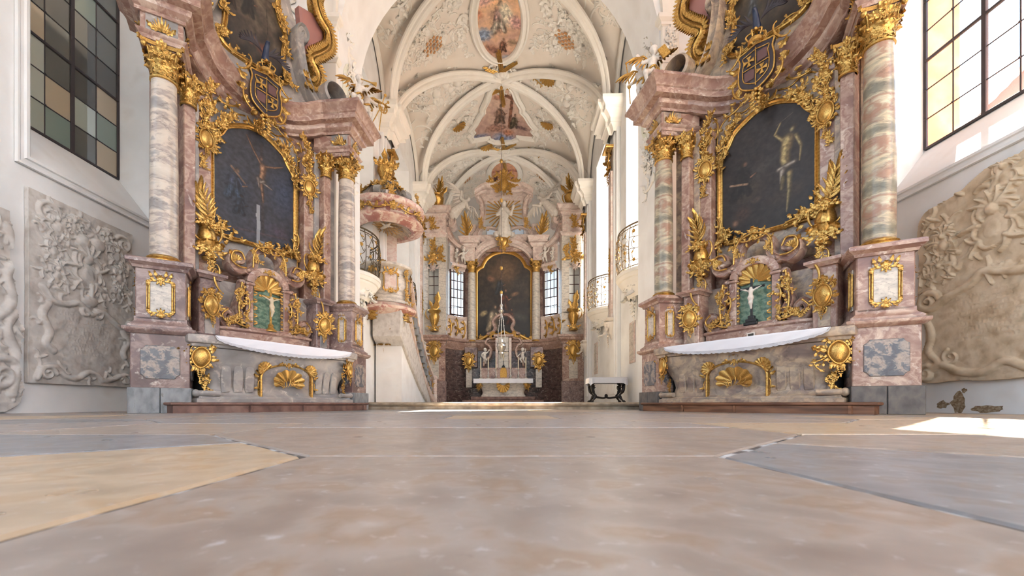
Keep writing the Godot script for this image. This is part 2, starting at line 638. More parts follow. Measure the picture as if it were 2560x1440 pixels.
	# floor slabs
	var speck := ntex(noise(0.03, 5, 121, 25.0), [0.0, Color(0.35, 0.3, 0.27, 0.35), 0.16, Color(0.4, 0.35, 0.3, 0.0), 0.74, Color(0.85, 0.85, 0.86, 0.0), 0.84, Color(0.85, 0.85, 0.86, 0.22), 1.0, Color(0.9, 0.9, 0.92, 0.5)], 1024)
	var tones := [[160, 148, 138], [192, 172, 146], [152, 148, 147], [144, 144, 146], [168, 156, 145], [162, 154, 150]]
	for i in tones.size():
		var t: Array = tones[i]
		m = mat("slab_%d" % i, Color.WHITE, 0.3, 0.0, ntex(noise(0.011, 6, 131 + i, 30.0), [0.0, rgb(t[0] - 22, t[1] - 24, t[2] - 24), 0.42, rgb(t[0] - 4, t[1] - 5, t[2] - 6), 0.55, rgb(t[0] + 5, t[1] + 5, t[2] + 5), 0.72, rgb(t[0] - 6, t[1] - 14, t[2] - 22), 1.0, rgb(t[0] + 16, t[1] + 18, t[2] + 20)]), Vector3(1.3, 1.3, 1.3), true)
		m.roughness_texture = ntex(noise(0.012, 4, 141 + i), [0.0, Color(0.75, 0.75, 0.75), 1.0, Color(1, 1, 1)], 256)
		m.roughness = 0.36
		veins(m, speck, Vector3(1.1, 1.1, 1.1))
		m.uv2_world_triplanar = true
	mat("mortar", Color.WHITE, 0.9, 0.0, ntex(noise(0.03, 4, 151), [0.0, rgb(66, 56, 50), 0.42, rgb(96, 88, 82), 0.55, rgb(176, 174, 172), 1.0, rgb(205, 204, 202)], 256), Vector3(1.2, 1.2, 1.2), true)
	mat("step_stone", Color.WHITE, 0.6, 0.0, ntex(noise(0.02, 5, 153, 20.0), [0.0, rgb(120, 106, 90), 0.5, rgb(158, 142, 120), 1.0, rgb(178, 164, 144)], 256), Vector3(1, 1, 1))
	mat("chancel_stone", Color.WHITE, 0.5, 0.0, ntex(noise(0.02, 5, 157, 20.0), [0.0, rgb(186, 172, 150), 0.5, rgb(206, 192, 170), 1.0, rgb(216, 204, 184)], 256), Vector3(1, 1, 1))
	mat("terracotta", rgb(196, 146, 98), 0.6)
	mat("step_red", Color.WHITE, 0.5, 0.0, ntex(noise(0.02, 5, 155, 20.0), [0.0, rgb(92, 66, 58), 0.5, rgb(124, 92, 80), 1.0, rgb(146, 116, 104)], 256), Vector3(1, 1, 1))
	# wood, iron, cloth
	mat("wood_brown", Color.WHITE, 0.45, 0.0, ntex(noise(0.012, 4, 161, 10.0), [0.0, rgb(84, 54, 38), 0.5, rgb(122, 82, 58), 1.0, rgb(146, 104, 76)], 256), Vector3(0.6, 5.0, 5.0))
	mat("wood_black", rgb(34, 28, 26), 0.4)
	mat("iron", Color.WHITE, 0.5, 0.6, ntex(noise(0.05, 3, 163), [0.0, rgb(52, 44, 38), 0.5, rgb(92, 78, 60), 1.0, rgb(136, 108, 66)], 256), Vector3(3, 3, 3))
	mat("lead", rgb(70, 64, 66), 0.6, 0.3)
	m = mat("linen", rgb(232, 232, 238), 0.9)
	m.rim_enabled = true
	m.rim = 0.2
	m = mat("lace", Color.WHITE, 0.95, 0.0, ntex(noise(0.09, 2, 165, 0.0, FastNoiseLite.TYPE_CELLULAR), [0.0, rgb(190, 190, 200), 0.5, rgb(226, 226, 232), 1.0, rgb(236, 236, 240)], 256), Vector3(9, 9, 9))
	relief(m, ntex(noise(0.09, 2, 165, 0.0, FastNoiseLite.TYPE_CELLULAR), [], 256), 0.6)
	mat("wax", rgb(226, 214, 186), 0.5)
	mat("void", rgb(14, 12, 12), 0.9)
	mat("black_paint", rgb(30, 28, 30), 0.4)
	mat("ivory", rgb(204, 188, 158), 0.5)
	mat("orange_plaster", Color.WHITE, 0.9, 0.0, ntex(noise(0.02, 5, 171, 20.0), [0.0, rgb(206, 140, 92), 0.5, rgb(226, 164, 116), 1.0, rgb(236, 186, 144)], 256), Vector3(0.5, 0.5, 0.5))
	mat("bare_plaster", Color.WHITE, 0.95, 0.0, ntex(noise(0.05, 5, 173, 20.0), [0.0, rgb(112, 88, 64), 0.5, rgb(158, 136, 108), 1.0, rgb(190, 176, 154)], 256), Vector3(2, 2, 2))
	mat("roof_tile", rgb(150, 104, 88), 0.9)
	mat("house_grey", rgb(70, 68, 62), 0.9)
	mat("shield_black", rgb(52, 44, 50), 0.35)
	mat("shield_wine", rgb(96, 66, 66), 0.35)
	mat("shield_blue", rgb(34, 44, 70), 0.4)
	mat("rose_paint", rgb(170, 120, 112), 0.6)
	mat("door_dark", rgb(64, 32, 26), 0.5)
	var glass_tones := [[186, 192, 178, 0.6], [104, 104, 96, 0.75], [196, 180, 154, 0.8], [140, 156, 146, 0.8], [204, 208, 194, 0.65], [82, 80, 74, 0.8]]
	for i in glass_tones.size():
		var t: Array = glass_tones[i]
		m = mat("old_glass_%d" % i, rgb(t[0], t[1], t[2], t[3]), 0.12)
		m.transparency = BaseMaterial3D.TRANSPARENCY_ALPHA
	m = mat("clear_glass", rgb(240, 244, 246, 0.08), 0.03)
	m.transparency = BaseMaterial3D.TRANSPARENCY_ALPHA
	m = mat("milk_glass", rgb(206, 208, 204, 0.8), 0.2)
	m.transparency = BaseMaterial3D.TRANSPARENCY_ALPHA

# ---------------------------------------------------------------- ornament library (faces +z, grows along +y)
func leaf_mesh(curl: float, wid: float, lobes: float, deep := 0.3, n := 10) -> ArrayMesh:
	var m := MB.new()
	var rows := []
	var back := []
	var p := Vector2.ZERO
	var xs := [-1.0, -0.55, 0.0, 0.55, 1.0]
	var lift := [-0.1, 0.16, -0.02, 0.16, -0.1]
	for i in n + 1:
		var t := float(i) / n
		var a := -0.25 + curl * t * t
		if i:
			p += Vector2(cos(a), sin(a)) / n
		var w := wid * pow(sin(PI * (0.06 + 0.94 * pow(t, 0.8))), 0.75) * (1.0 + deep * sin(TAU * lobes * t - 0.6)) + 0.012
		var row := PackedVector3Array()
		var rb := PackedVector3Array()
		for j in 5:
			var nrm := Vector3(0, -sin(a), cos(a))
			var q := Vector3(xs[j] * w, p.x + absf(xs[j]) * 0.06, p.y) + nrm * float(lift[j]) * w
			row.append(q + nrm * 0.025)
			rb.append(q - nrm * 0.015)
		rows.append(row)
		back.append(rb)
	m.grid(rows)
	for r in back:
		r.reverse()
	m.grid(back)
	return m.mesh()

func strap_mesh(path: PackedVector2Array, r: float, ends := 0.25, segs := 7, flat := 0.75, knob := true) -> ArrayMesh:
	var m := MB.new()
	var rad := PackedFloat32Array()
	var n := path.size()
	for i in n:
		var s := absf(2.0 * i / (n - 1) - 1.0)
		rad.append(r * lerpf(1.0, ends, s * s))
	m.tube(flat3(path), rad, segs, flat, Vector3.BACK)
	if knob:
		m.ball(Vector3(path[0].x, path[0].y, 0), Vector3.ONE * r * 0.75, 7, 4)
		m.ball(Vector3(path[n - 1].x, path[n - 1].y, 0), Vector3.ONE * r * 0.75, 7, 4)
	return m.mesh()

func shell_mesh(ribs := 9, span := 200.0, rin := 0.12, dish := 0.25) -> ArrayMesh:
	var m := MB.new()
	var cols := ribs * 6
	var rows := []
	var s := deg_to_rad(span)
	for i in 8:
		var t := float(i) / 7.0
		var row := PackedVector3Array()
		for j in cols + 1:
			var u := float(j) / cols
			var a := (u - 0.5) * s
			var rib := absf(sin(u * ribs * PI))
			var r := lerpf(rin, 1.0, t) * (1.0 - 0.1 * (1.0 - rib) * t) * (0.82 + 0.18 * cos(a * 0.9))
			row.append(Vector3(sin(a) * r, cos(a) * r, dish * (t * (1.2 - t)) + 0.09 * rib * t + 0.08 * t * t))
		rows.append(row)
	m.grid(rows)
	return m.mesh()

func flower_mesh(petals := 6) -> ArrayMesh:
	var o := OB.new()
	for i in petals:
		o.at(L.petal, 0, 0, 360.0 * i / petals, 1.0, 0.0)
	o.at(L.knob, 0, 0, 0, 0.3, 0.12)
	return o.mesh()

func make_library() -> void:
	L.petal = leaf_mesh(1.2, 0.36, 0.0, 0.0, 5)
	L.leaf = leaf_mesh(1.5, 0.2, 3.5, 0.42, 11)
	L.acanthus = leaf_mesh(2.0, 0.3, 4.0, 0.4, 12)
	L.blade = leaf_mesh(0.9, 0.065, 0.0, 0.0, 7)
	L.flame = leaf_mesh(0.7, 0.14, 2.0, 0.4, 9)
	L.tip = leaf_mesh(1.1, 0.22, 1.5, 0.3, 6)
	var k := MB.new()
	k.ball(Vector3.ZERO, Vector3.ONE, 9, 6)
	L.knob = k.mesh()
	k = MB.new()
	k.ball(Vector3.ZERO, Vector3(1, 1.25, 0.45), 20, 12)
	L.boss = k.mesh()
	L.cs = strap_mesh(scroll_path(5.5, 5.5, 0.9, 1.0), 0.06)
	L.ss = strap_mesh(scroll_path(-6.0, 6.0, 0.0, 1.0), 0.055)
	L.curl = strap_mesh(scroll_path(0.4, 7.0, 0.7, 1.0), 0.06, 0.3)
	L.shell = shell_mesh()
	L.flower = flower_mesh()
	# sprig: a curl with leaves along it
	var o := OB.new()
	o.at(L.curl, 0.0, 0.0)
	o.at(L.leaf, -0.3, -0.16, 20, 0.4, 0.03)
	o.at(L.leaf, -0.05, -0.13, -15, 0.42, 0.03)
	o.at(L.leaf, -0.15, -0.2, 150, 0.35, 0.03)
	o.at(L.tip, 0.3, 0.25, 60, 0.35, 0.03)
	o.at(L.tip, 0.38, -0.1, -60, 0.35, 0.03)
	L.sprig = o.mesh()
	# spray: fan of long leaves
	o = OB.new()
	for i in 7:
		var a := (i - 3) * 15.0
		o.at(L.blade, 0, 0, -a, 1.0 - absf(i - 3.0) * 0.1, 0.02 * (i % 2))
	for i in 4:
		o.at(L.flame, 0, 0.02, -(i - 1.5) * 44.0, 0.42, 0.06)
	L.spray = o.mesh()
	# plume: curling feather leaf, used as the palm on the vases
	o = OB.new()
	for i in 12:
		var t := i / 11.0
		var side := 1.0 if i % 2 else -1.0
		o.at(L.blade, sin(t * 2.5) * 0.07, 0.06 + t * 0.6, -side * (46.0 - 26.0 * t), 0.42 - t * 0.14, 0.02 + 0.02 * (i % 3))
	o.at(L.blade, 0, 0, -4, 1.05)
	o.at(L.blade, 0.01, 0, 6, 0.9, 0.03)
	L.plume = o.mesh()
	# crest: symmetric leaf and scroll group, one unit wide, used above panels
	o = OB.new()
	o.at(L.acanthus, 0, 0, 0, 0.42, 0.05)
	o.at(L.leaf, 0.03, 0, -38, 0.36, 0.04)
	o.at(L.leaf, -0.03, 0, 38, 0.36, 0.04)
	o.at(L.cs, 0.27, 0.04, -12, 0.36, 0.03)
	o.at(L.cs, -0.27, 0.04, 12, 0.36, 0.03, true)
	o.at(L.leaf, 0.2, 0.0, -75, 0.34, 0.04)
	o.at(L.leaf, -0.2, 0.0, 75, 0.34, 0.04)
	o.at(L.tip, 0.42, 0.02, -110, 0.3, 0.03)
	o.at(L.tip, -0.42, 0.02, 110, 0.3, 0.03)
	o.at(L.tip, 0.36, 0.08, -40, 0.24, 0.03)
	o.at(L.tip, -0.36, 0.08, 40, 0.24, 0.03)
	o.at(L.flower, 0, -0.03, 0, 0.12, 0.07)
	o.at(L.tip, 0.09, -0.02, -150, 0.24, 0.04)
	o.at(L.tip, -0.09, -0.02, 150, 0.24, 0.04)
	o.at(L.tip, 0, -0.05, 180, 0.26, 0.04)
	L.crest = o.mesh()
	# rocaille: leaves flickering off curling stems, taller than wide
	rng.seed = 77
	for k2 in 3:
		o = OB.new()
		var stems := [[scroll_path(-4.0, 5.0, 0.3, 1.0), 80.0, -0.08, 0.02], [scroll_path(5.0, 3.0, 0.8, 0.75), -100.0 + 25 * k2, 0.16, -0.12], [scroll_path(3.0, -5.0, 0.2, 0.62), 40.0 + 50 * k2, -0.1, 0.2]]
		for sd in stems:
			var sp: PackedVector2Array = sd[0]
			o.put(strap_mesh(sp, 0.032, 0.35, 5, 0.8, true), at2(sd[2], sd[3], 0.03, sd[1]))
			var n := sp.size()
			for i in range(2, n - 2, 3):
				var q := sp[i].rotated(deg_to_rad(sd[1])) + Vector2(sd[2], sd[3])
				var tg := rad_to_deg((sp[i + 1] - sp[i - 1]).angle()) + float(sd[1])
				for e in 2:
					if rng.randf() < 0.22:
						continue
					var off := (48.0 if e else -48.0) + rng.randf_range(-18, 18)
					o.at([L.leaf, L.flame, L.tip, L.leaf][rng.randi_range(0, 3)], q.x, q.y, tg - 90 + off, rng.randf_range(0.16, 0.3), rng.randf_range(0.02, 0.08))
		o.at(L.flower, 0.02, 0.0, 0, 0.11, 0.08)
		o.at(L.acanthus, 0.0, 0.2, 20 * (k2 - 1), 0.34, 0.05)
		L["rocaille_%d" % k2] = o.mesh()
	# pendant: tapering drop of leaves under a boss
	o = OB.new()
	for i in 5:
		var t := i / 4.0
		o.at(L.leaf, 0.1 * (1.0 - t), -0.1 - 0.7 * t, -150 + 10 * i, 0.34 * (1.0 - 0.45 * t), 0.04)
		o.at(L.leaf, -0.1 * (1.0 - t), -0.1 - 0.7 * t, 150 - 10 * i, 0.34 * (1.0 - 0.45 * t), 0.04)
		o.at(L.knob, 0, -0.12 - 0.75 * t, 0, 0.07 * (1.2 - t), 0.08)
	o.at(L.cs, 0.12, 0.02, 70, 0.4, 0.04)
	o.at(L.cs, -0.12, 0.02, -70, 0.4, 0.04, true)
	o.at(L.tip, 0, -0.85, 180, 0.3, 0.04)
	L.pendant = o.mesh()
	# oval cartouche: polished boss in a frilled frame
	for heart in 2:
		o = OB.new()
		var ring := PackedVector3Array()
		for i in 32:
			var a := TAU * i / 32
			var w := 0.27 * (1.0 - (0.32 * heart) * maxf(0.0, -sin(a)) * 1.0)
			ring.append(Vector3(cos(a) * w, sin(a) * 0.36 - 0.04 * heart * absf(cos(a)), 0.05))
		var mb := MB.new()
		mb.tube(ring, 0.035, 6, 1.0, Vector3.BACK, true)
		o.put(mb.mesh(), Transform3D.IDENTITY)
		var boss := MB.new()
		var rows := []
		for i in 7:
			var t := i / 6.0
			var row := PackedVector3Array()
			for q in ring:
				row.append(Vector3(q.x * (1.0 - t), q.y * (1.0 - t), 0.03 + 0.14 * sqrt(t * (2.0 - t))))
			rows.append(row)
		boss.grid(rows, true)
		o.put(boss.mesh(), Transform3D.IDENTITY)
		for i in 18:
			var a := TAU * (i + 0.5) / 18
			var w := 0.27 * (1.0 - (0.32 * heart) * maxf(0.0, -sin(a)))
			o.at(L.tip, cos(a) * (w + 0.015), sin(a) * 0.37, rad_to_deg(a) - 90 + (14 if i % 2 else -14), 0.17 + 0.05 * (i % 3), 0.03)
		o.at(L.crest, 0, 0.42, 0, 0.62, 0.03)
		o.at(L.cs, 0.26, 0.28, 110, 0.26, 0.05)
		o.at(L.cs, -0.26, 0.28, -110, 0.26, 0.05, true)
		o.at(L.cs, 0.2, -0.3, 20, 0.22, 0.05)
		o.at(L.cs, -0.2, -0.3, -20, 0.22, 0.05, true)
		o.at(L.pendant, 0, -0.36, 0, 0.38, 0.04)
		L["cartouche_%d" % heart] = o.mesh()
	# corinthian capital, one unit high, bell radius 0.45
	o = OB.new()
	var bell := MB.new()
	bell.lathe(pv([0.40, -0.02, 0.46, 0.0, 0.46, 0.05, 0.40, 0.07, 0.40, 0.4, 0.45, 0.7, 0.56, 0.86]), 20)
	o.put(bell.mesh(), Transform3D.IDENTITY)
	for row in 2:
		for i in 8:
			var a := TAU * (i + 0.5 * row) / 8
			var b := Basis(Vector3.UP, a)
			o.put(L.acanthus, Transform3D(b.scaled_local(Vector3(0.6, 0.46 + 0.22 * row, 0.6)), b * Vector3(0, 0.07 + 0.02 * row, 0.40 + 0.02 * row)))
	for i in 4:
		var b := Basis(Vector3.UP, TAU * (i + 0.5) / 4)
		var turn := b * Basis(Vector3.UP, PI / 2)
		o.put(L.curl, Transform3D(turn * Basis(Vector3.BACK, deg_to_rad(118)) * Basis.from_scale(Vector3(0.5, 0.5, 0.7)), b * Vector3(0, 0.72, 0.66)))
		o.put(L.knob, Transform3D(Basis.from_scale(Vector3.ONE * 0.1), b * Vector3(0, 0.84, 0.76)))
		o.put(L.leaf, Transform3D(b.scaled_local(Vector3(0.5, 0.5, 0.5)), b * Vector3(0, 0.45, 0.5)))
		var f := Basis(Vector3.UP, TAU * i / 4)
		o.put(L.flower, Transform3D(f.scaled_local(Vector3(0.2, 0.2, 0.2)), f * Vector3(0, 0.9, 0.6)))
		o.put(L.crest, Transform3D(f.scaled_local(Vector3(0.6, 0.6, 0.6)), f * Vector3(0, 0.66, 0.55)))
	var aba := MB.new()
	var pl := PackedVector2Array()
	for i in 4:
		var a := TAU * i / 4
		for q in [Vector2(-0.72, 0.66), Vector2(-0.4, 0.56), Vector2(0, 0.52), Vector2(0.4, 0.56), Vector2(0.72, 0.66)]:
			pl.append((q as Vector2).rotated(-a))
	aba.T = Transform3D(Basis(Vector3.RIGHT, -PI / 2), Vector3(0, 0.87, 0))
	aba.prism(pl, 0.0, 0.13, 0.02, true)
	o.put(aba.mesh(), Transform3D.IDENTITY)
	L.capital = o.mesh()
# ---------------------------------------------------------------- carved figures: tapered limbs joined into one skin
func skin(caps: Array, cell: float, k: float) -> ArrayMesh:
	var pad := 4.5 / k
	var lo := Vector3(1e9, 1e9, 1e9)
	var hi := -lo
	for c in caps:
		var r: float = maxf(c[2], c[3]) + cell * 2.0
		for e in 2:
			lo = lo.min(c[e] - Vector3(r, r, r))
			hi = hi.max(c[e] + Vector3(r, r, r))
	var nx := int((hi.x - lo.x) / cell) + 2
	var ny := int((hi.y - lo.y) / cell) + 2
	var nz := int((hi.z - lo.z) / cell) + 2
	var f := PackedFloat32Array()
	f.resize(nx * ny * nz)
	for c in caps:
		var a: Vector3 = c[0]
		var b: Vector3 = c[1]
		var ra: float = c[2]
		var rb: float = c[3]
		var ab := b - a
		var l2 := maxf(ab.length_squared(), 1e-9)
		var r := maxf(ra, rb) + pad
		var l := (a.min(b) - Vector3(r, r, r) - lo) / cell
		var h := (a.max(b) + Vector3(r, r, r) - lo) / cell
		for z in range(maxi(0, int(l.z)), mini(nz, int(h.z) + 2)):
			for y in range(maxi(0, int(l.y)), mini(ny, int(h.y) + 2)):
				var at := (z * ny + y) * nx
				for x in range(maxi(0, int(l.x)), mini(nx, int(h.x) + 2)):
					var p := lo + Vector3(x, y, z) * cell - a
					var t := clampf(p.dot(ab) / l2, 0.0, 1.0)
					var d := (p - ab * t).length() - lerpf(ra, rb, t)
					if d < pad:
						f[at + x] += exp(-k * maxf(d, -0.25))
	for i in f.size():
		f[i] = -log(maxf(f[i], 1e-8))
	var m := MB.new()
	var cellv := PackedInt32Array()
	cellv.resize(f.size())
	cellv.fill(-1)
	var st := [1, nx, nx * ny]
	var off := PackedInt32Array([0, 1, nx, nx + 1, nx * ny, nx * ny + 1, nx * ny + nx, nx * ny + nx + 1])
	var edges := [[0, 1], [2, 3], [4, 5], [6, 7], [0, 2], [1, 3], [4, 6], [5, 7], [0, 4], [1, 5], [2, 6], [3, 7]]
	for z in nz - 1:
		for y in ny - 1:
			var at := (z * ny + y) * nx
			for x in nx - 1:
				var i := at + x
				var ins := 0
				for q in off:
					if f[i + q] < 0.0:
						ins += 1
				if ins == 0 or ins == 8:
					continue
				var s := Vector3.ZERO
				var cnt := 0
				for e in edges:
					var fa := f[i + off[e[0]]]
					var fb := f[i + off[e[1]]]
					if (fa < 0.0) != (fb < 0.0):
						var t := fa / (fa - fb)
						var pa := Vector3(e[0] & 1, (e[0] >> 1) & 1, e[0] >> 2)
						var pb := Vector3(e[1] & 1, (e[1] >> 1) & 1, e[1] >> 2)
						s += pa.lerp(pb, t)
						cnt += 1
				cellv[i] = m.v.size()
				m.v.append(lo + (Vector3(x, y, z) + s / cnt) * cell)
	for z in range(1, nz - 1):
		for y in range(1, ny - 1):
			for x in range(1, nx - 1):
				var i := (z * ny + y) * nx + x
				for ax in 3:
					var j: int = i + st[ax]
					if (f[i] < 0.0) == (f[j] < 0.0):
						continue
					var u: int = st[(ax + 1) % 3]
					var w: int = st[(ax + 2) % 3]
					var a := cellv[i]
					var b := cellv[i - u]
					var c := cellv[i - u - w]
					var d := cellv[i - w]
					if a < 0 or b < 0 or c < 0 or d < 0:
						continue
					if f[i] < 0.0:
						m.ix.append_array(PackedInt32Array([a, c, b, a, d, c]))
					else:
						m.ix.append_array(PackedInt32Array([a, b, c, a, c, d]))
	return m.mesh()

func cap(ax: float, ay: float, az: float, bx: float, by: float, bz: float, ra: float, rb := -1.0) -> Array:
	return [Vector3(ax, ay, az), Vector3(bx, by, bz), ra, ra if rb < 0 else rb]

func hand_caps(at: Vector3, dir: Vector3, s: float) -> Array:
	var d := dir.normalized()
	var side := d.cross(Vector3.BACK if absf(d.z) < 0.9 else Vector3.UP).normalized()
	var palm := at + d * 0.05 * s
	var r := [[at, palm, 0.026 * s, 0.03 * s]]
	for i in 4:
		var b := palm + side * (i - 1.5) * 0.017 * s
		r.append([b, b + d * (0.045 - 0.006 * absf(i - 1.3)) * s + Vector3(0, -0.008, 0.006) * s, 0.0105 * s, 0.009 * s])
	r.append([at + side * -0.025 * s, at + d * 0.035 * s - side * 0.05 * s, 0.011 * s, 0.01 * s])
	return r

func head_caps(at: Vector3, look: Vector3, s: float, curls := true) -> Array:
	var z := look.normalized()
	var x := Vector3.UP.cross(z).normalized()
	var y := z.cross(x)
	var p := func(a: float, b: float, c: float) -> Vector3: return at + (x * a + y * b + z * c) * s
	var r := [
		[p.call(0, 0.02, -0.01), p.call(0, 0.03, -0.02), 0.098 * s, 0.098 * s],
		[p.call(0, -0.05, 0.03), p.call(0, -0.03, 0.02), 0.062 * s, 0.07 * s],
		[p.call(0, 0.005, 0.088), p.call(0, -0.022, 0.106), 0.009 * s, 0.014 * s],
		[p.call(-0.018, -0.05, 0.09), p.call(0.018, -0.05, 0.09), 0.011 * s, 0.011 * s],
		[p.call(0, -0.085, 0.066), p.call(0, -0.09, 0.07), 0.022 * s, 0.022 * s],
		[p.call(-0.045, -0.03, 0.06), p.call(-0.04, -0.04, 0.06), 0.032 * s, 0.03 * s],
		[p.call(0.045, -0.03, 0.06), p.call(0.04, -0.04, 0.06), 0.032 * s, 0.03 * s],
		[p.call(-0.052, 0.032, 0.07), p.call(-0.02, 0.03, 0.086), 0.012 * s, 0.014 * s],
		[p.call(0.052, 0.032, 0.07), p.call(0.02, 0.03, 0.086), 0.012 * s, 0.014 * s],
		[p.call(-0.1, 0.0, -0.01), p.call(-0.1, -0.03, -0.01), 0.018 * s, 0.014 * s],
		[p.call(0.1, 0.0, -0.01), p.call(0.1, -0.03, -0.01), 0.018 * s, 0.014 * s]]
	if curls:
		rng.seed = 5
		for i in 22:
			var a := rng.randf() * TAU
			var b := rng.randf_range(0.15, 1.4)
			var d := Vector3(cos(a) * cos(b), sin(b), sin(a) * cos(b))
			if d.z > 0.6 and d.y < 0.7:
				continue
			var q: Vector3 = p.call(d.x * 0.1, 0.02 + d.y * 0.1, -0.02 + d.z * 0.1)
			r.append([q, q + Vector3(0.008, 0.006, 0) * s, 0.024 * s, 0.02 * s])
	return r

func putto_mesh(j: Dictionary, cell := 0.0165) -> ArrayMesh:
	# j: lean, head look, left and right elbow, hand, knee, foot; unit height
	var lean: Vector3 = j.get("lean", Vector3.ZERO)
	var pel := Vector3(0, 0.44, 0)
	var belly := Vector3(0, 0.53, 0.025) + lean * 0.3
	var chest := Vector3(0, 0.65, 0.0) + lean
	var neck := Vector3(0, 0.76, 0.0) + lean * 1.3
	var head := Vector3(0, 0.885, 0.015) + lean * 1.6
	var c := [[pel, belly, 0.098, 0.104], [belly, chest, 0.1, 0.1], [chest, neck, 0.075, 0.045], [neck, head, 0.042, 0.05]]
	for s in 2:
		var sg := -1.0 if s == 0 else 1.0
		var sh := chest + Vector3(0.105 * sg, 0.045, 0)
		var el: Vector3 = j.elbow[s]
		var ha: Vector3 = j.hand[s]
		var hip := pel + Vector3(0.062 * sg, -0.03, 0)
		var kn: Vector3 = j.knee[s]
		var ft: Vector3 = j.foot[s]
		c.append([chest + Vector3(0.05 * sg, 0.03, 0), sh, 0.06, 0.052])
		c.append([sh, el, 0.05, 0.04])
		c.append([el, ha, 0.041, 0.026])
		c.append_array(hand_caps(ha, ha - el, 1.0))
		c.append([hip, kn, 0.082, 0.056])
		c.append([kn, ft, 0.056, 0.03])
		c.append([kn.lerp(ft, 0.15), kn.lerp(ft, 0.5) + Vector3(0, 0, -0.012), 0.045, 0.042])
		c.append([ft, ft + Vector3(0.02 * sg, -0.022, 0.075), 0.03, 0.026])
	c.append_array(head_caps(head, j.get("look", Vector3(0, 0, 1)), 0.95))
	return skin(c, cell, 75.0)

func wing_mesh() -> ArrayMesh:
	# feathers spread along a bent arm, grows to +x
	var o := OB.new()
	var bone := MB.new()
	var arm := smooth3(pv3([0, 0, 0, 0.14, 0.2, -0.03, 0.3, 0.26, -0.05, 0.42, 0.2, -0.06]), 5)
	bone.tube(arm, 0.03, 6)
	o.put(bone.mesh(), Transform3D.IDENTITY)
	for row in 3:
		for i in 9:
			var t := i / 8.0
			var p := arm[int(t * (arm.size() - 1))]
			o.at(L.blade, p.x, p.y, -178 + 62 * t, (0.5 - 0.13 * row) * (0.65 + 0.5 * t), p.z + 0.025 * row)
	return o.mesh()

